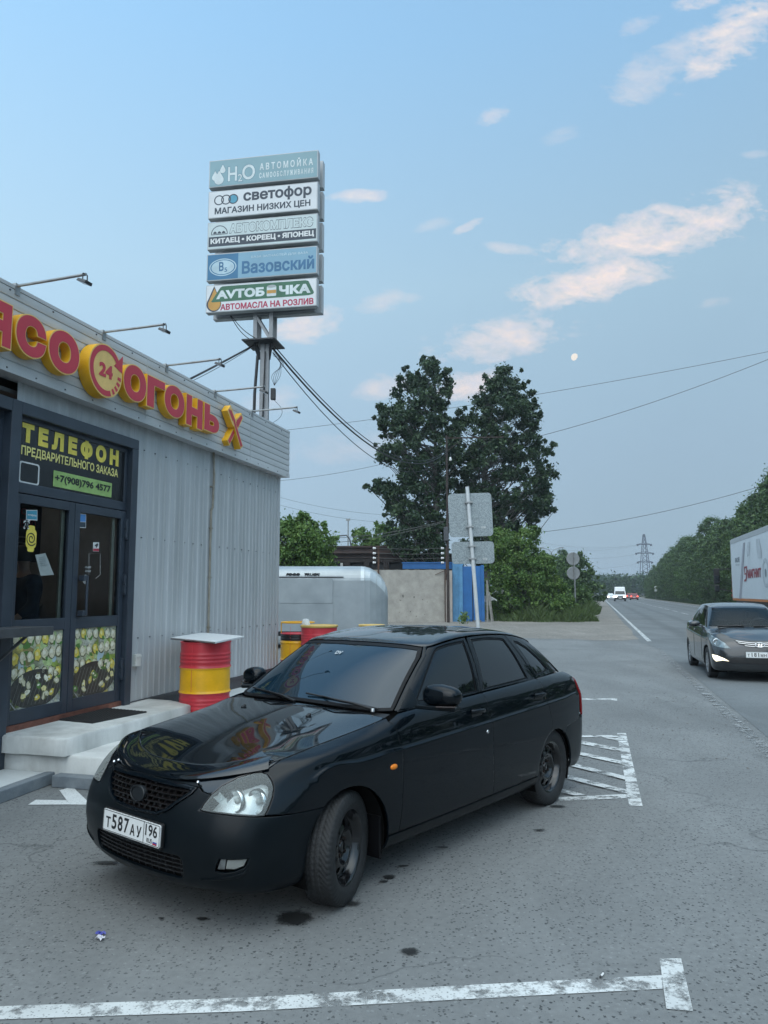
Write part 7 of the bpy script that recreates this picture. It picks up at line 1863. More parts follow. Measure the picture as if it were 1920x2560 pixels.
# --- wings, doors, quarters
rail = top.curve(3.6, 11.2, .553, 60)              # line where side frames meet the roof
belt_z = lambda x: np.interp(-x, [.52, .8, 1.15, 1.5, 1.85, 2.2, 2.5, 2.75, 2.98], [.948, .965, .972, .982, .992, 1.002, 1.010, 1.012, 1.005])
GFD = [(-.425, .29), (-.447, .45), (-.455, .63), (-.458, .75), (-.440, .86), (-.415, .918)]       # wing / front door gap
GDD = [(-1.497, .29), (-1.497, .45), (-1.495, .63), (-1.492, .79), (-1.478, .90), (-1.472, .975)]
GRQ_arc = arc(AR, RR + .012, 3, 73, 14)
GRQ = GRQ_arc + [(-2.425, .66), (-2.385, .76), (-2.352, .88), (-2.335, .985)]
toprow = lambda u0, u1, n=24, v=.9985: [low.ev(np.array([u]), np.array([v]))[0, 0] for u in np.linspace(u0, u1, n)]
CREASE = [s2r(x, zl(x) + dz) for x in np.arange(-2.95, .46, .022) for dz in (-.022, -.013, -.007, -.003, 0, .003, .006, .010, .016, .026)]
def build_side(mir):
    s_ = -1 if mir else 1
    # wing
    W = [s2r(*p) for p in GFD] + [p2r(p) for p in toprow(7.62, 4.0, 26)] + [p2r(low.hit((X0, 0, b), (math.cos(a / .8), math.sin(a / .8), 0))[0]) for a, b in (HL[6], HL[7], HL[8], HL[9], HL[10], HL[11], HL[12])] + [s2r(.36, .566)] + [s2r(*p) for p in arc(AF, RF, 52, 178, 26)] + [s2r(-.325, .29)]
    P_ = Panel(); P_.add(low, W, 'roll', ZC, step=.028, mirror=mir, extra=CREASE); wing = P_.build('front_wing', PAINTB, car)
    # front door
    FD = [s2r(*p) for p in GFD[::-1]] + [s2r(x, .288) for x in (-.7, -1.0, -1.3)] + [s2r(*p) for p in GDD] + [p2r(p) for p in toprow(10.93, 8.0, 20)] + [p2r(low.hit((-.46, 0, ZC), (0, math.cos(.50), math.sin(.50)))[0])]
    P_ = Panel(); P_.add(low, FD[:-1], 'roll', ZC, step=.03, mirror=mir, extra=CREASE)
    ra = [(p[0], p[2] - .004) for p in rail]
    ft = [q for q in ra if q[0] > -1.512]; fz = np.interp(-1.512, [-q[0] for q in ra], [q[1] for q in ra])
    A_line = [(-.545, .952), (-.70, 1.058), (-.86, 1.172), (-1.0, 1.262), (-1.085, 1.312)]
    fout = A_line + [q for q in ft if q[0] < -1.11] + [(-1.512, fz), (-1.492, 1.15), (-1.474, .985), (-1.2, .975), (-.8, .962)]
    fwin = [(-.735, .998), (-.80, 1.055), (-.92, 1.150), (-1.05, 1.245), (-1.115, 1.288), (-1.16, 1.306), (-1.25, 1.320), (-1.38, 1.333), (-1.475, 1.338), (-1.455, 1.17), (-1.432, .995), (-1.1, .992)]
    P_.add(top, fout, 'side', 0, holes=[fwin], step=.03, mirror=mir, round_=.003)
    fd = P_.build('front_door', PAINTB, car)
    def window(win, name, parent):
        P_ = Panel(); P_.add(top, win, 'side', 0, holes=[offset_poly(win, .009)], gap=.0, step=.02, push=-.003, flange=.012, mirror=mir, round_=0); P_.build('window_seal', RUBBER, parent)
        P_ = Panel(); P_.add(top, offset_poly(win, .006), 'side', 0, gap=0, step=.04, push=-.008, flange=0, mirror=mir, round_=0); return P_.build(name, TINT, parent)
    window(fwin, 'window', fd)
    RD_ = [s2r(*p) for p in GDD[::-1]] + [s2r(x, .288) for x in (-1.8, -2.05)] + [s2r(-2.185, .288)] + [s2r(*p) for p in GRQ] + [p2r(p) for p in toprow(13.4, 10.95, 16)]
    P_ = Panel(); P_.add(low, RD_, 'roll', ZC, step=.03, mirror=mir, extra=CREASE)
    rz = [(q[0], q[1]) for q in ra if -2.10 < q[0] < -1.518]
    rout = [(-1.478, .985), (-1.497, 1.15), (-1.517, fz)] + rz + [(-2.11, np.interp(2.11, [-q[0] for q in ra], [q[1] for q in ra])), (-2.20, 1.22), (-2.335, .997), (-1.9, .995)]
    rwin = [(-1.525, 1.000), (-1.552, 1.17), (-1.578, 1.342), (-1.80, 1.346), (-2.02, 1.332), (-2.065, 1.322), (-2.12, 1.22), (-2.205, 1.018), (-1.9, 1.010)]
    P_.add(top, rout, 'side', 0, holes=[rwin], step=.03, mirror=mir, round_=.003)
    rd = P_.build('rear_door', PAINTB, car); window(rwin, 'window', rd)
    for d_, xk, zk in ((fd, -1.316, .868), (rd, -2.237, .882)):
        p, n_ = low.hit((xk, 3, zk), (0, -1, 0)); p = p * [1, s_, 1]
        M_ = Matrix.Translation(p) @ Matrix.Rotation(0 if not mir else math.pi, 4, 'Z') @ Matrix.Rotation(R(-3), 4, 'Y')
        mb = MB(); mb.M = M_
        bow = [(.085 - .17 * k / 12, .012 + .026 * math.sin(math.pi * k / 12) ** .6, .012 + .006 * math.sin(math.pi * k / 12)) for k in range(13)]
        mb.tube(bow, .012, 10); mb.tube([(x, y - .002, z - .010) for x, y, z in bow], .010, 8)
        mb.build('door_handle', PAINTB, d_, .004)
        mb = MB(); mb.M = M_; shape(mb, [rrect(-.07, .07, -.035, .030, .028)], plane((0, .0035, 0), (-1, 0, 0), (0, 0, 1)) if True else None, 0); mb.build('handle_recess', BLK, d_)
    p = sd(-1.418, .727) * [1, s_, 1]; mb = MB(); mb.M = Matrix.Translation(p); k_ = s_
    mb.lathe([(.001, .005 * k_), (.010, .005 * k_), (.0125, .0025 * k_), (.013, -.004 * k_)], 20, 'y'); mb.build('key_lock', CHROME, fd)
    # mirror
    mb = MB(); cM = np.array([-.80, .86, 1.035] if mir else [-.70, .955, 1.045]); ms = .78 if mir else 1.0; n1, n2_ = 18, 28; vs = []
    for i in range(n1 + 1):
        a = -math.pi / 2 + math.pi * i / n1
        for j in range(n2_):
            b = 2 * math.pi * j / n2_; cs_ = lambda v, e: math.copysign(abs(v) ** e, v)
            yy, xx, zz_ = .128 * ms * cs_(math.cos(a), .7) * cs_(math.cos(b), .7), .075 * cs_(math.cos(a), .8) * cs_(math.sin(b), .75), .070 * cs_(math.sin(a), .72)
            taper = 1 - .25 * max(0, yy / .128) * (1 if zz_ > 0 else .4); zz_ *= taper
            if xx < -.03: xx = -.03 - (abs(xx) - .03) * .25
            vs.append((cM[0] + xx + .10 * (0.955 - cM[1] - yy) * .35, (cM[1] + yy) * s_, cM[2] + zz_ + .012))
    fs_ = [(i * n2_ + j, i * n2_ + (j + 1) % n2_, (i + 1) * n2_ + (j + 1) % n2_, (i + 1) * n2_ + j) for i in range(n1) for j in range(n2_)]
    if mir: fs_ = [f[::-1] for f in fs_]
    mb.add(vs, fs_, 0, True); m_ = mb.build('wing_mirror', PAINTB, fd)
    mb = MB(); mb.bar((-.66, .80 * s_, .985), (-.69 - .10 * mir, (.95 if mir else 1.075) * s_, .988), .085, .028); mb.build('mirror_base', SATIN, m_, .008)
    mb = MB(); mb.bar((-.625 - .1 * mir, (.86 if mir else .96) * s_, .998), (-.655 - .1 * mir, (.955 if mir else 1.082) * s_, 1.003), .035, .010); mb.build('mirror_indicator', mat('smoked lens', (.03, .022, .02), .15), m_, .003)
    sail = [(-.565, .962), (-.735, 1.082), (-.742, .985), (-.70, .966)]
    P_ = Panel(); P_.add(top, sail, 'side', 0, gap=.001, step=.03, push=.006, flange=.02, mirror=mir); P_.build('mirror_sail', SATIN, fd)
    # quarter panel and pillar
    Q_ = [s2r(*p) for p in GRQ[::-1]] [: -len(GRQ_arc)] + [s2r(*p) for p in arc(AR, RR + .012, 73, 126, 12)] + [s2r(-2.72, .590), s2r(-2.9, .60), s2r(-3.02, .615)] + [s2r(-3.04, .80), s2r(-3.03, .93)] + [p2r(p) for p in toprow(16.1, 13.45, 16)]
    P_ = Panel(); P_.add(low, Q_, 'roll', ZC, step=.03, mirror=mir, extra=CREASE)
    qr = [q for q in ra if -2.52 < q[0] < -2.115]
    qout = [(-2.342, 1.0), (-2.205, 1.22), (-2.115, np.interp(2.115, [-q[0] for q in ra], [q[1] for q in ra]))] + qr + [(-2.62, 1.235), (-2.78, 1.12), (-2.86, 1.015), (-2.6, 1.012)]
    qwin = [(-2.375, 1.030), (-2.30, 1.16), (-2.222, 1.300), (-2.30, 1.290), (-2.42, 1.238), (-2.55, 1.148), (-2.635, 1.065), (-2.648, 1.045)]
    P_.add(top, qout, 'side', 0, holes=[qwin], step=.028, mirror=mir, round_=.003)
    qp = P_.build('quarter_panel', PAINTB, car); window(qwin, 'quarter_window', qp)
    # sill, arch liner, mud flap, indicator
    S_ = [s2r(x, .284) for x in np.linspace(-.335, -2.195, 14)] + [s2r(x, .192) for x in np.linspace(-2.19, -.33, 14)]
    P_ = Panel(); P_.add(low, S_, 'roll', ZC, step=.04, mirror=mir, gap=.002); P_.build('sill', SATIN, car)
    for c_, r_ in ((AF, RF + .005), (AR, RR + .008)):
        mb = MB(); A_ = [R(a) for a in np.linspace(-25, 205, 28)]
        vs = [(c_[0] + (r_ + 0 * k) * math.cos(a), s_ * y, c_[1] + r_ * math.sin(a)) for y in (.45, .79) for a in A_ for k in (0,)]
        n = len(A_); fs_ = [(i, i + 1, n + i + 1, n + i) for i in range(n - 1)]; mb.add(vs, fs_, 0, True)
        mb.add([(c_[0] + r_ * math.cos(a), s_ * .45, c_[1] + r_ * math.sin(a)) for a in A_], [tuple(range(n))], 0, False)
        mb.build('wheel_arch_liner', UNDER, car)
    mb = MB(); mb.prism([(-.285, s_ * .60), (-.285, s_ * .79), (-.305, s_ * .79), (-.305, s_ * .60)][::s_], .165, .40); mb.build('mud_flap', RUBBER, car, .004)
    p, n_ = low.hit((-.365, 3, .672), (0, -1, 0)); p = p * [1, s_, 1]
    mb = MB(); vs = []
    for i in range(9):
        a = -math.pi / 2 + math.pi * i / 8
        for j in range(20): b = 2 * math.pi * j / 20; vs.append((p[0] + .032 * math.cos(a) * math.cos(b) * 1.0, p[1] + s_ * (.012 * math.sin(a)), p[2] + .0165 * math.cos(a) * abs(math.sin(b)) ** .8 * (1 if math.sin(b) > 0 else -1)))
    mb.add(vs, [(i * 20 + j, i * 20 + (j + 1) % 20, (i + 1) * 20 + (j + 1) % 20, (i + 1) * 20 + j) for i in range(8) for j in range(20)], 0, True)
    mb.build('side_indicator', mat('amber lens', (.80, .22, .015), .18, 0, .1, 60, emit=(.8, .2, .01), es=.0), car)
    # tail lamp
    TLm = [s2r(-2.985, .64), s2r(-3.06, .66), s2r(-3.075, .80), s2r(-3.06, .915), s2r(-3.0, .93)]
    RXc = -2.5
    tl_ = [(.8 * math.atan2(y, -(x - RXc)), z) for x, y, z in [low.hit((RXc, 0, z), (-math.cos(a), math.sin(a), 0))[0] for a, z in ((R(53), .63), (R(53), .93), (R(38), .95), (R(33), .80), (R(38), .63))]]
    P_ = Panel(); P_.add(low, tl_, 'rcyl', RXc, gap=.002, step=.03, push=.004, mirror=mir); P_.build('tail_light', mat('tail red', (.22, .01, .012), .12, 0, .1, 20), car)
build_side(False); build_side(True)
# --- roof, glass front and back, hatch, rear bumper
ro = [(p[0], p[1] - .002) for p in top.curve(3.7, 11.6, .556, 50)]
rf = [(p[0] - .004, p[1]) for p in top.curve(0, 3.6, .545, 16)]
rb = [(p[0], p[1]) for p in top.curve(11.7, 15, .556, 14)]
RO_ = rf + ro + rb; RO_ = RO_ + [(x, -y) for x, y in RO_[::-1] if y > 1e-6]
P_ = Panel(); P_.add(top, RO_, 'top', 0, step=.045, gap=.001, flange=.01); P_.build('roof', PAINTB_BRIGHT, car)
wsO = [(p[1], p[2]) for p in top.curve(0, 3.35, .535, 16)] + [(.585, 1.255), (.635, 1.12), (.688, .985), (.695, .962)] + [(.60, .957), (.40, .966), (.2, .972), (0, .974)]
WSO = wsO + [(-a, b) for a, b in wsO[::-1] if a > 1e-6]
P_ = Panel(); P_.add(top, WSO, 'front', 0, holes=[offset_poly(WSO, .018)], gap=.001, step=.03, push=-.001, flange=.01, round_=0); P_.build('windscreen_seal', RUBBER, car)
P_ = Panel(); P_.add(top, offset_poly(WSO, .012), 'front', 0, gap=0, step=.045, push=-.004, flange=0, round_=0); wsc = P_.build('windscreen', WSCR, car)
for mir in (False, True):
    ap = [(.700, .962), (.692, .985), (.640, 1.12), (.590, 1.255), (.545, 1.322)] + [(.560, 1.322), (.604, 1.262), (.655, 1.13), (.715, .985), (.722, .955)]
    apo = ap[:5] + [(q[0], q[1]) for q in ap[5:]]
    P_ = Panel(); P_.add(top, apo, 'front', 0, gap=.001, step=.03, flange=.01, mirror=mir); P_.build('pillar_trim', PAINTB, car)
mb = MB(); t_ = ws(-.16, 1.285, .0); M_ = plane(ws(-.02, 1.262, .003), (0, 1, 0), (-.83, 0, .55))
text(mb, 'DV', M_, -.03, .03, -.018, .018, .03, 0); mb.build('screen_sticker', mat('silver film', (.5, .53, .54), .3), wsc)
mb = MB()
rgO = [(y, z) for y, z in ((0, 1.225), (.3, 1.218), (.45, 1.20), (.535, 1.10), (.58, 1.02), (.3, 1.012), (0, 1.010))]; RG = rgO + [(-a, b) for a, b in rgO[::-1] if a > 1e-6]
hO = [(p[1], p[2] + .002) for p in top.curve(15, 11.9, .556, 14)] + [(.60, 1.10), (.645, 1.0), (.3, 1.0), (0, 1.0)]; HOo = hO + [(-a, b) for a, b in hO[::-1] if a > 1e-6]
P_ = Panel(); P_.add(top, HOo, 'rear', 0, holes=[RG], step=.04, flange=.01)
tg = [(y, z) for y, z in ((0, .995), (.4, .99), (.56, .95), (.55, .64), (.45, .62), (0, .62))]; TG = tg + [(-a, b) for a, b in tg[::-1] if a > 1e-6]
P_.add(low, TG, 'rear', 0, step=.05, flange=.01); ht = P_.build('tailgate', PAINTB, car)
P_ = Panel(); P_.add(top, offset_poly(RG, -.004), 'rear', 0, gap=0, step=.05, push=-.006, flange=0, round_=0); P_.build('rear_window', TINT, ht)
RXc = -2.5
def rc(x, z): p = sd(x, z); return (.8 * math.atan2(p[1], -(p[0] - RXc)), z)
rbh = [rc(-2.80, .245)] + [(.8 * math.atan2(sd(x, z)[1], -(x - RXc)), z) for x, z in arc(AR, RR + .012, 188, 126, 10)][0:] + [rc(-2.72, .586), rc(-2.92, .612)] + [(.8 * a, .622) for a in np.linspace(R(48), 0, 8)]
rbh += [(0., .225)] + [(.8 * a, .225) for a in np.linspace(R(8), R(60), 8)]
rbh = [p for p in rbh if p[0] <= .8 * R(115)]
RBF = rbh + []
cut = [i for i, p in enumerate(RBF) if p == (0., .225)][0]
left = RBF[cut:] + RBF[:cut]
RB_ = left + [(-a, b) for a, b in left[::-1] if abs(a) > 1e-6]
P_ = Panel(); P_.add(low, RB_, 'rcyl', RXc, step=.04, gap=.002, flange=.012); P_.build('rear_bumper', SATIN, car)
# --- inner dark skins and floor
def skip_low(x, y, z):
    for c_, r_ in ((AF, RF + .03), (AR, RR + .03)):
        if math.hypot(x - c_[0], z - c_[1]) < r_ and abs(y) > .4: return True
    return (x > .3 and z > .53)
shell(low, 'inner_shell', UNDER, car, .030, skip_low)
shell(top, 'cabin_lining', UNDER, car, .045, lambda x, y, z: False)
mb = MB(); mb.box(-2.2, .62, -.44, .44, .17, .50); mb.box(-3.1, -2.2, -.42, .42, .22, .5); mb.box(-2.15, -.36, -.74, .74, .19, .3); mb.box(-.46, .50, -.42, .42, .5, .68)
mb.build('underbody', UNDER, car, .02)
steel_wheel(car, 0, .712, R(19), side=1); steel_wheel(car, 0, -.712, R(19), side=-1); steel_wheel(car, -2.492, .700, 0, side=1); steel_wheel(car, -2.492, -.700, 0, side=-1)
pc_ = np.array([.828, 0, .4526]); M_ = plane(pc_, (0, 1, 0), (-.05, 0, 1))
mb = MB(); mb.M = None; shape(mb, [rrect(-.268, .268, -.063, .063, .012)], plane(pc_ - np.array([.002, 0, 0]), (0, 1, 0), (-.05, 0, 1)), 0, .014); mb.build('plate_holder', BLK, car)
number_plate(car, M_, 'Т587АУ', '196')
# ================================================================ oncoming grey saloon
GREYP = mat('grey metallic paint', (.034, .037, .040), .24, .55, .08, 3, coat=.9)
sfw = np.array([-.25, -.968]); sfw /= np.hypot(*sfw); sx, sy = 7.28, 15.2
sed = thing('oncoming_car', 'grey saloon with lit fog lamps driving towards us at the right edge', 'car', (sx, sy, 0), math.atan2(sfw[1], sfw[0]))
SM = Matrix.Translation((sx, sy, 0)) @ Matrix.Rotation(math.atan2(sfw[1], sfw[0]), 4, 'Z'); SMI = SM.inverted()
def warp_low(P):
    x, y, z = P; x = x * (2.57 / 2.492) if x < 0 else x * 1.0
    lift = .075 * max(0, min(1, (z - .42) / .28)) * max(0, min(1, (x + .2) / .7)); lift += .035 * max(0, min(1, (z - .5) / .4)) * (x <= .5)
    y = y * (.850 / .843) if x < .3 else y * 1.03
    return (x, y, z + lift)
def warp_top(P):
    x, y, z = P; f = max(0, (z - .955) / .47); x = x * 1.03 + (.14 if x > -1.7 else 0) * (1 - f * .7)
    return (x, y * .99, .985 + (z - .945) * 1.005)
slow = Skin([[warp_low(p) for p in c_] for c_ in L], 8, 100); stop = Skin([[warp_top(p) for p in c_] for c_ in Gc], 8, 70)
SAF, SAR = (0., .305), (-2.57, .300)
mbk = lambda sk, name, m, skip: shell(sk, name, m, sed, 0., skip)
def skip_s(x, y, z): return any(math.hypot(x - c_[0], z - c_[1]) < .335 for c_ in (SAF, SAR)) and abs(y) > .5
mbk(slow, 'body', GREYP, skip_s); mbk(stop, 'roof', GREYP, lambda x, y, z: 1.02 < z < 1.355 and abs(y) < .655 - (z - 1.0) * .36 and x > -1.08); shell(stop, 'cabin_lining', mat('cabin cloth', (.03, .03, .032), .9), sed, .05, lambda x, y, z: z < 1.37 and x > -1.15); shell(slow, 'inner_shell', UNDER, sed, .06, lambda x, y, z: False if not skip_s(x, y, z) else True)
hu2 = [tuple(slow.ev(np.array([u]), np.array([1.0]))[0, 0]) for u in np.linspace(0, 7.6, 50)]
shood = Tps(hu2 + [(e[0], -e[1], e[2]) for e in hu2[1:]] + [(.40, 0, .885), (.2, 0, .925), (0, 0, .960), (-.25, 0, .995), (.2, .35, .925), (.2, -.35, .925), (-.1, .4, .968), (-.1, -.4, .968)], 1e-6)
ho2 = [(p[0], p[1]) for p in hu2 if p[0] > -.40] + [(-.40, .66), (-.36, .3), (-.35, 0)]; ho2 = ho2 + [(x, -y) for x, y in ho2[::-1] if y > 1e-6]
P_ = Panel(); P_.add(shood, ho2, 'top', 0, step=.06, gap=.001, flange=.02); P_.build('bonnet', GREYP, sed)
def sp_(a, b, sk=slow):
    o, d = car_ray(1680 + a * .1809, 1320 + b * .1809, SMI); return sk.hit(o, d)[0]
SX0 = -.1
sc_ = lambda q: (.8 * math.atan2(q[1], q[0] - SX0), q[2])
SGL = glass('saloon glass', (.80, .88, .92), .72, .02, (.02, .035, .045))
hl2 = [sc_(sp_(*q)) for q in ((478, 1428), (535, 1455), (625, 1520), (735, 1592), (812, 1668), (738, 1664), (640, 1645), (556, 1612), (530, 1560), (505, 1490))]
fg2 = [sc_(sp_(*q)) for q in ((555, 1745), (622, 1760), (722, 1802), (792, 1842), (705, 1828), (612, 1842), (572, 1800))]
LEDW = mat('lit fog lamp', (.9, .9, .85), .3, emit=(1., .86, .55), es=1.5)
for mir in (True, False):
    src = [(-a, b) for a, b in hl2]
    P_ = Panel(); P_.add(slow, src, 'cyl', SX0, gap=0, step=.03, push=.004, flange=.01, mirror=mir); h = P_.build('headlight', mat('saloon lamp glass', (.20, .24, .25), .08, .3, .5, 14), sed)
    mb = MB(); q = sp_(610, 1572); q[1] = abs(q[1]) * (-1 if mir else 1); mb.M = Matrix.Translation((q[0] + .004, q[1], q[2])); mb.lathe([(.062, .0), (.062, .014), (.048, .016), (.040, .004), (.001, .010)], 24, 'x'); mb.build('lamp_ring', CHROME, h)
    P_ = Panel(); P_.add(slow, [(-a, b) for a, b in fg2], 'cyl', SX0, gap=0, step=.03, push=.006, flange=.01, mirror=mir); P_.build('fog_light', LEDW, sed)
gs = lambda y, z: sc_(slow.hit((3, y, z), (-1, 0, 0))[0])
gr2 = [gs(y, z) for y, z in resample([(-.42, .775), (0, .745), (.42, .775), (.36, .715), (.2, .665), (0, .655), (-.2, .665), (-.36, .715)], .06)]
P_ = Panel(); P_.add(slow, gr2, 'cyl', SX0, gap=0, step=.05, push=.004, flange=.01); P_.build('grille', BLK, sed)
mb = MB()
for z0_, hw_, dz in ((.735, .40, .035), (.705, .37, .030), (.672, .26, .012)):
    pts = [(slow.hit((3, y, z0_), (-1, 0, 0))[0][0] + .012, y, z0_ + dz * (y / hw_) ** 2) for y in np.linspace(-hw_, hw_, 24)]; mb.tube(pts, .009, 6)
mb.build('chrome_bars', CHROME, sed)
mb = MB(); xg = slow.hit((3, 0, .70), (-1, 0, 0))[0][0] + .025; M_ = plane((xg, 0, .705), (0, 1, 0), (-.2, 0, 1))
v_ = ell(0, 0, .082, .044, 32); mb.tube([M_ @ Vector((x, y, 0)) for x, y in v_ + v_[:1]], .008, 8, cap=False); text(mb, 'H', M_, -.038, .030, -.026, .026, .05, 0, .006, .28); mb.build('emblem', CHROME, sed)
li = [gs(y, z) for y, z in resample([(-.62, .43), (-.45, .47), (.45, .47), (.62, .43), (.55, .36), (0, .335), (-.55, .36)], .06)]
P_ = Panel(); P_.add(slow, li, 'cyl', SX0, gap=0, step=.06, push=.003, flange=.01); P_.build('lower_intake', BLK, sed)
xp = slow.hit((3, 0, .52), (-1, 0, 0))[0][0] + .02; number_plate(sed, plane((xp, 0, .52), (0, 1, 0), (-.05, 0, 1)), 'Т181МН', '96')
wo = [(y, z) for y, z in ((0, 1.375), (.3, 1.37), (.50, 1.345), (.56, 1.28), (.64, 1.12), (.70, 1.00), (.4, .998), (0, 1.002))]; WO = wo + [(-a, b) for a, b in wo[::-1] if a > 1e-6]
P_ = Panel(); P_.add(stop, WO, 'front', 0, gap=0, step=.06, push=.004, flange=.006); P_.build('windscreen', SGL, sed)
for y in (-.36, .36):
    mb = MB(); mb.prism([(-1.62, y - .22), (-1.48, y - .22), (-1.48, y + .22), (-1.62, y + .22)], .5, 1.08); mb.prism([(-1.60, y - .12), (-1.50, y - .12), (-1.50, y + .12), (-1.60, y + .12)], 1.12, 1.28); mb.prism([(-1.57, y - .03), (-1.53, y - .03), (-1.53, y + .03), (-1.57, y + .03)], 1.06, 1.14); mb.build('seat', mat('seat cloth', (.02, .02, .022), .9), sed, .03)
mb = MB(); mb.box(-.75, -.35, -.66, .66, .6, .99); mb.build('dashboard', mat('dash plastic', (.015, .015, .016), .6), sed, .03)
mb = MB(); mb.tube([(-.86 + .04 * math.cos(a), .36 + .18 * math.cos(a), .98 + .17 * math.sin(a)) for a in np.linspace(0, 2 * math.pi, 25)], .014, 6); mb.build('steering_wheel', BLK, sed)
for mir in (False, True):
    s_ = -1 if mir else 1
    for nm, o_ in (('front_window', [(-.62, 1.01), (-.80, 1.13), (-1.02, 1.275), (-1.10, 1.32), (-1.45, 1.355), (-1.45, 1.02)]), ('rear_window', [(-1.52, 1.02), (-1.52, 1.355), (-1.9, 1.35), (-2.15, 1.28), (-2.30, 1.10), (-2.32, 1.04)])):
        P_ = Panel(); P_.add(stop, o_, 'side', 0, gap=0, step=.05, push=.004, flange=.006, mirror=mir); P_.build(nm, TINT, sed)
    mb = MB(); vs = []
    for i in range(11):
        a = -math.pi / 2 + math.pi * i / 10
        for j in range(16):
            b = 2 * math.pi * j / 16; vs.append((-.58 + .06 * math.cos(a) * math.sin(b), s_ * (.95 + .115 * math.cos(a) * math.cos(b)), 1.04 + .062 * math.sin(a) - .01 * math.cos(a) * math.cos(b)))
    mb.add(vs, [(i * 16 + j, i * 16 + (j + 1) % 16, (i + 1) * 16 + (j + 1) % 16, (i + 1) * 16 + j)[::s_] for i in range(10) for j in range(16)], 0, True); mb.bar((-.56, s_ * .78, .99), (-.58, s_ * .90, 1.01), .05, .03); mb.build('wing_mirror', GREYP, sed)
    mb = MB(); 
    for xs_ in (-.50, -1.50): 
        pts = [slow.hit((xs_, 3, z), (0, -1, 0))[0] * [1, s_, 1] for z in np.linspace(.32, .98, 14)]; mb.tube(pts, .004, 4, cap=False)
    mb.build('door_seams', BLK, sed)
    for xs_ in (-1.32, -2.25): 
        p = slow.hit((xs_, 3, .90), (0, -1, 0))[0] * [1, s_, 1]; mb = MB(); mb.bar((p[0] - .09, p[1] + s_ * .02, p[2]), (p[0] + .09, p[1] + s_ * .02, p[2]), .025, .03); mb.build('door_handle', GREYP, sed, .006)
    for c_ in (SAF, SAR):
        mb = MB(); A_ = [R(a) for a in np.linspace(-30, 210, 20)]; n = len(A_)
        mb.add([(c_[0] + .335 * math.cos(a), s_ * y, c_[1] + .335 * math.sin(a)) for y in (.5, .80) for a in A_], [(i, i + 1, n + i + 1, n + i) for i in range(n - 1)], 0, True); mb.add([(c_[0] + .335 * math.cos(a), s_ * .5, c_[1] + .335 * math.sin(a)) for a in A_], [tuple(range(n))]); mb.build('wheel_arch_liner', UNDER, sed)
ALLOY = mat('alloy rim', (.38, .39, .40), .28, .7, .1, 8)
def alloy_wheel(parent, x, y, side, R0=.305, w=.185, n=10):
    e = bpy.data.objects.new('wheel', None); COL.objects.link(e); e.parent = parent; e.location = (x, y, R0 - .003); e.rotation_euler.z = 0 if side > 0 else math.pi
    mb = MB(); tyre_mesh(mb, R0, .195, w, tread=False); mb.build('tyre', TYRE, e)
    mb = MB(); mb.lathe([(.178, .045), (.185, .07), (.198, .078), (.205, .075), (.205, -.07)], 48, 'y'); mb.lathe([(.001, .062), (.03, .062), (.04, .055), (.05, .04)], 24, 'y')
    for k in range(n): a = 2 * math.pi * k / n; mb.bar((.035 * math.cos(a), .052, .035 * math.sin(a)), (.185 * math.cos(a), .062, .185 * math.sin(a)), .022, .03, up=(0, 1, 0))
    mb.lathe([(.001, .0), (.19, .0)], 24, 'y', 1); mb.build('rim', [ALLOY, BLK], e)
for x in (0, -2.57):
    for s_ in (1, -1): alloy_wheel(sed, x, s_ * .735, s_)
mb = MB(); mb.box(-2.3, .62, -.5, .5, .17, .5); mb.box(-2.2, -.4, -.76, .76, .19, .32); mb.build('underbody', UNDER, sed)
mb = MB()
for y, z in ((.12, 1.0), (-.55, 1.0)): mb.tube([ws_ for ws_ in (np.array(stop.hit((3, y, z), (-1, 0, 0))[0]) + [.02, 0, .01], np.array(stop.hit((3, y + .5, z + .01), (-1, 0, 0))[0]) + [.02, 0, .01])], .012, 6)
mb.build('wipers', BLK, sed)

# ================================================================ articulated lorry in the far lane
TW = mat('lorry white side', (.62, .66, .69), .35, 0, .04, .8, rvar=.06)
tx = AY(1832, 1483, 35.0); tfw = RD
lor = thing('lorry', 'white box lorry with red grey writing on its side at the right edge', 'lorry', (tx[0], 35.0, 0), math.atan2(tfw[1], tfw[0]))
# local: x forwards (away), y to its left (towards us); the near face is y = 0, the box lies at y < 0
Lb = 13.2
mb = MB(); mb.box(-Lb, 0, -2.5, 0, 1.42, 4.02); mb.build('box_body', TW, lor, .02)
mb = MB(); mb.box(-Lb - .01, .012, -2.51, .012, 3.90, 4.08); mb.box(-.06, .014, -2.5, .014, 1.42, 3.9); mb.box(-Lb, 0, -2.45, -.02, 4.08, 4.12)
mb.build('top_rail', mat('lorry trim grey', (.45, .47, .48), .4, .3, .06, 3), lor, .006)
mb = MB(); mb.box(-Lb, .008, -2.5, .012, 1.33, 1.42); mb.build('side_stripe', mat('orange stripe', (.45, .16, .05), .5, 0, .1, 4), lor)
mb = MB(); mb.box(-Lb, -.1, -2.1, -.4, 1.0, 1.33); mb.box(-8.5, -3.0, -.25, -.18, .5, 1.0); mb.build('chassis', DGREY, lor)
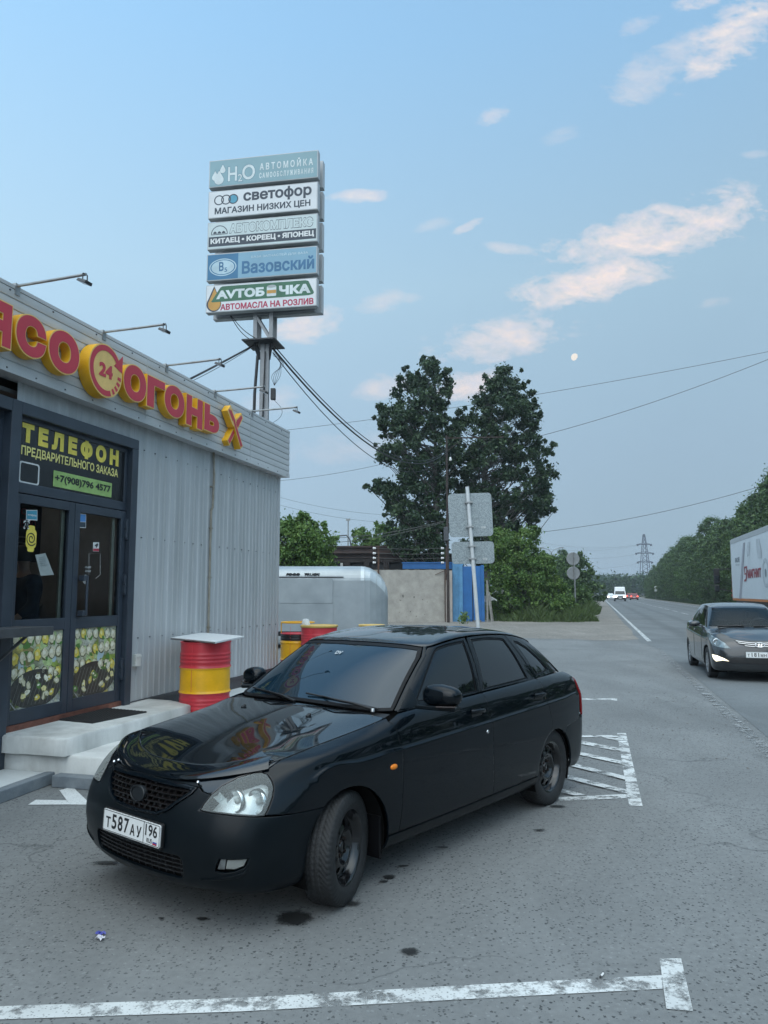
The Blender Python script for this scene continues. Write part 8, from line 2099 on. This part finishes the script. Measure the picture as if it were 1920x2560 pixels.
# writing is on the left flank: read from outside its x runs backwards (rear is to the reader's right)
LT = lambda o_: plane((0, o_, 0), (-1, 0, 0), (0, 0, 1))
def lp(px, py):
    r = ray(px, py); nn = np.array([-math.cos(RA), math.sin(RA)]); p0 = np.array([tx[0], 35.0]); k = (p0 @ nn) / (r[:2] @ nn); p = r * k; return (-((p[:2] - p0) @ RD), p[2] + EYE)
l3 = lambda a, b: lp(1680 + a * .1809, 1320 + b * .1809)
mb = MB()
def ltext(t_, a, b, mi, bold): text(mb, t_, LT(.014), l3(*a)[0], l3(*b)[0], l3(*a)[1], l3(*b)[1], bold, mi)
ltext('ВСЕ', (878, 478), (934, 400), 0, .05); ltext('МАГНИТ', (1052, 695), (1232, 548), 1, .06)
shape(mb, [[l3(*q) for q in ((1000, 535), (1040, 525), (1040, 690), (1030, 735), (1002, 742), (1002, 715), (1024, 705), (1026, 640), (1006, 650), (1002, 600))], [l3(*q) for q in ((1010, 560), (1030, 552), (1030, 620), (1010, 628))][::-1]], LT(.014), 1)
for q in (((985, 205), (1010, 200), (960, 985), (930, 985)),): shape(mb, [[l3(*p) for p in q]], LT(.012), 2)
for q in (((1045, 200), (1080, 190), (1075, 380), (1040, 400)), ((1165, 150), (1205, 145), (1240, 320), (1240, 420), (1190, 420), (1170, 300))): shape(mb, [[l3(*p) for p in q]], LT(.010), 3)
c_ = l3(1297, 620); shape(mb, [ell(c_[0], c_[1], .55, .55, 40), ell(c_[0], c_[1], .40, .40, 40)[::-1]], LT(.012), 3); shape(mb, [ell(c_[0], c_[1], .14, .16, 20)], LT(.014), 0)
shape(mb, [[l3(*p) for p in ((880, 500), (932, 495), (932, 520), (880, 522))]], LT(.012), 3)
mb.build('side_writing', [mat('grey print', (.22, .25, .28), .5), mat('dull red print', (.28, .06, .08), .5), mat('mauve print', (.34, .34, .38), .5), mat('pale print', (.48, .51, .54), .5)], lor)
CABW = mat('cab dark paint', (.010, .010, .012), .35, 0, .1, 3)
mb = MB(); mb.box(.25, 2.2, -2.45, -.48, .55, 3.5); mb.add([(2.2, -2.45, 1.0), (2.2, -.48, 1.0), (2.45, -.5, 1.7), (2.45, -2.4, 1.7)], [(0, 1, 2, 3)]); mb.build('cab', CABW, lor, .06)
mb = MB(); mb.box(.9, 1.9, -.49, -.465, 1.9, 2.75); mb.build('cab_window', TINT, lor)
mb = MB(); mb.bar((1.9, -.47, 2.85), (2.05, .38, 2.80), .05); mb.bar((1.9, -.47, 1.75), (2.05, .36, 1.85), .05); mb.build('mirror_arm', BLK, lor)
mb = MB(); mb.box(1.92, 2.10, .24, .50, 2.1, 2.85); mb.box(1.94, 2.08, .26, .48, 1.72, 2.05); mb.build('wing_mirror', BLK, lor, .03)
mb = MB(); mb.quad((1.915, .27, 2.14), (1.915, .47, 2.14), (1.915, .47, 2.5), (1.915, .27, 2.5)); mb.quad((1.93, .29, 1.75), (1.93, .45, 1.75), (1.93, .45, 2.0), (1.93, .29, 2.0)); mb.build('mirror_glass', TINT, lor)
mb = MB(); 
for z in (1.5, 1.72): mb.box(.05, .14, -.05, .03, z, z + .10)
mb.build('marker_light', mat('marker red', (.45, .08, .05), .4), lor)
mb = MB(); mb.box(.0, .05, -.1, .018, 1.42, 2.5); mb.build('front_bulkhead_trim', mat('red brown trim', (.13, .03, .025), .5, 0, .1, 4), lor)
for x in (1.4, -1.6, -9.6, -10.9, -12.2):
    for y in (-.2, -2.3):
        mb = MB(); mb.lathe([(.001, -.02), (.12, .0), (.27, .02), (.28, .12), (.45, .13), (.5, .06), (.5, -.14), (.2, -.15)], 28, 'y'); o = mb.build('wheel', TYRE, lor); o.location = (x, y, .5)

# ================================================================ traffic down the road
LAMP = mat('lit headlamp', (.9, .9, .9), .3, emit=(1., .95, .82), es=9.0); TAIL = mat('lit tail lamp', (.5, .02, .02), .3, emit=(1., .10, .06), es=3.0)
def boxy(parent, name, prof, hw, m, taper=0., z_t=1e9):
    """side profile (x, z) given width; parts above z_t lean in"""
    mb = MB(); n = len(prof); f = lambda z: hw * (1 - taper * max(0, (z - z_t)) )
    vs = [(x, -f(z), z) for x, z in prof] + [(x, f(z), z) for x, z in prof]
    mb.add(vs, [tuple(range(n)), tuple(range(n, 2 * n))[::-1]] + [(i, n + i, n + (i + 1) % n, (i + 1) % n) for i in range(n)])
    return mb.build(name, m, parent, .04)
def wheels(parent, xs_, hw, r):
    for x in xs_:
        for s_ in (-1, 1):
            mb = MB(); mb.lathe([(.001, .06), (r * .55, .07), (r * .62, .10), (r * .9, .11), (r, .06), (r, -.1), (r * .5, -.1)], 24, 'y', 0); o = mb.build('wheel', TYRE, parent); o.location = (x, s_ * (hw - .1), r); o.rotation_euler.z = 0 if s_ > 0 else math.pi
VW = mat('van white', (.70, .72, .73), .35, 0, .04, 3)
p = AY(1551, 1505, 145.); van = thing('delivery_van', 'white high roof van with headlights on, approaching down the road', 'van', (p[0], 145, 0), math.atan2(-RD[1], -RD[0]))
boxy(van, 'body', [(.0, .35), (.06, .75), (-.02, 1.05), (-.55, 1.28), (-1.15, 2.0), (-1.35, 2.55), (-1.7, 2.75), (-6., 2.75), (-6, .35)], 1.05, VW, .10, 1.3)
mb = MB(); mb.add([(-.56, -.92, 1.30), (-.56, .92, 1.30), (-1.10, .84, 1.95), (-1.10, -.84, 1.95)], [(0, 1, 2, 3)]); mb.M = Matrix.Translation((.03, 0, .02)); mb.build('windscreen', TINT, van)
mb = MB(); mb.box(-.05, .10, -1.0, 1.0, .32, .70); mb.box(.02, .09, -.6, .6, .78, .98); mb.build('bumper', BLK, van, .03)
for s_ in (-1, 1): 
    mb = MB(); mb.box(.0, .10, s_ * .80 - .17, s_ * .80 + .17, .80, 1.08); mb.build('headlight', LAMP, van, .02)
    mb = MB(); mb.box(-.75, -.55, s_ * 1.2 - .12, s_ * 1.2 + .12, 1.35, 1.75); mb.build('wing_mirror', BLK, van, .02)
mb = MB(); mb.box(.10, .12, -.26, .26, .52, .63); mb.build('number_plate', PLATEW, van); wheels(van, (-.9, -4.6), 1.05, .36)
def far_car(name, label, px, Y, m, away, lamp_z=.72, group=None):
    p = AY(px, 1483, Y); hd = RD if away else -RD
    t = thing(name, label, 'car', (p[0], Y, 0), math.atan2(hd[1], hd[0]), group)
    pr = [(0, .28), (.05, .55), (-.02, .78), (-1.05, .98), (-1.75, 1.42), (-3.0, 1.46), (-3.7, 1.05), (-4.2, .98), (-4.28, .5), (-4.2, .28)]
    boxy(t, 'body', pr, .86, m, .35, .98)
    mb = MB(); mb.add([(-1.08, -.78, 1.0), (-1.08, .78, 1.0), (-1.70, .66, 1.38), (-1.70, -.66, 1.38)], [(0, 1, 2, 3)]); mb.M = Matrix.Translation((.03, 0, .03)); mb.build('windscreen', TINT, t)
    mb = MB(); mb.add([(-3.05, -.66, 1.42), (-3.05, .66, 1.42), (-3.66, .76, 1.08), (-3.66, -.76, 1.08)], [(0, 1, 2, 3)]); mb.M = Matrix.Translation((-.03, 0, .03)); mb.build('rear_window', TINT, t)
    for s_ in (-1, 1):
        mb = MB(); mb.box(-.02, .08, s_ * .62 - .16, s_ * .62 + .16, .58, .76); mb.build('headlight', LAMP if not away else REFL, t, .02)
        mb = MB(); mb.box(-4.31, -4.2, s_ * .66 - .15, s_ * .66 + .15, .74, .92); mb.build('tail_light', TAIL, t, .02)
        mb = MB(); mb.box(-1.45, -1.3, s_ * .95 - .09, s_ * .95 + .09, .95, 1.1); mb.build('wing_mirror', BLK, t, .02)
    mb = MB(); mb.box(.06, .08, -.26, .26, .42, .53); mb.box(-4.30, -4.285, -.26, .26, .6, .71); mb.build('number_plate', PLATEW, t); wheels(t, (-.8, -3.4), .86, .31)
    return t
DRD = mat('dark red paint', (.20, .018, .02), .3, 0, .1, 3, coat=.5); WHC = mat('white car paint', (.65, .67, .68), .3, 0, .04, 3)
far_car('distant_car', 'dark red car with lit tail lamps driving away just right of the van', 1583.5, 172., DRD, True)
far_car('distant_car', 'red car half hidden behind the right flank of the distant van', 1572, 190., DRD, True)
far_car('distant_car', 'white car with headlights on following left of the distant van', 1527.5, 180., WHC, False)
far_car('distant_car', 'dark car with headlights on farthest left behind the white car', 1516.5, 215., mat('dark car paint', (.03, .03, .035), .3, 0, .1, 3), False)

# ================================================================ the evening air
mb = MB(); mb.box(-950, 950, -250, 1350, -1.03, 42.0)
hz = mb.build('haze', bpy.data.materials.new('haze')); kind(hz, 'stuff'); hz['label'] = 'thin evening haze over the whole scene'
hm = hz.data.materials[0]; hm.use_nodes = True
for d in list(hm.node_tree.nodes): hm.node_tree.nodes.remove(d)
ho = hm.node_tree.nodes.new('ShaderNodeOutputMaterial'); hv = hm.node_tree.nodes.new('ShaderNodeVolumePrincipled')
hv.inputs['Color'].default_value = (.80, .88, .96, 1); hv.inputs['Density'].default_value = .0005; hv.inputs['Anisotropy'].default_value = .2
hm.node_tree.links.new(hv.outputs[0], ho.inputs['Volume'])
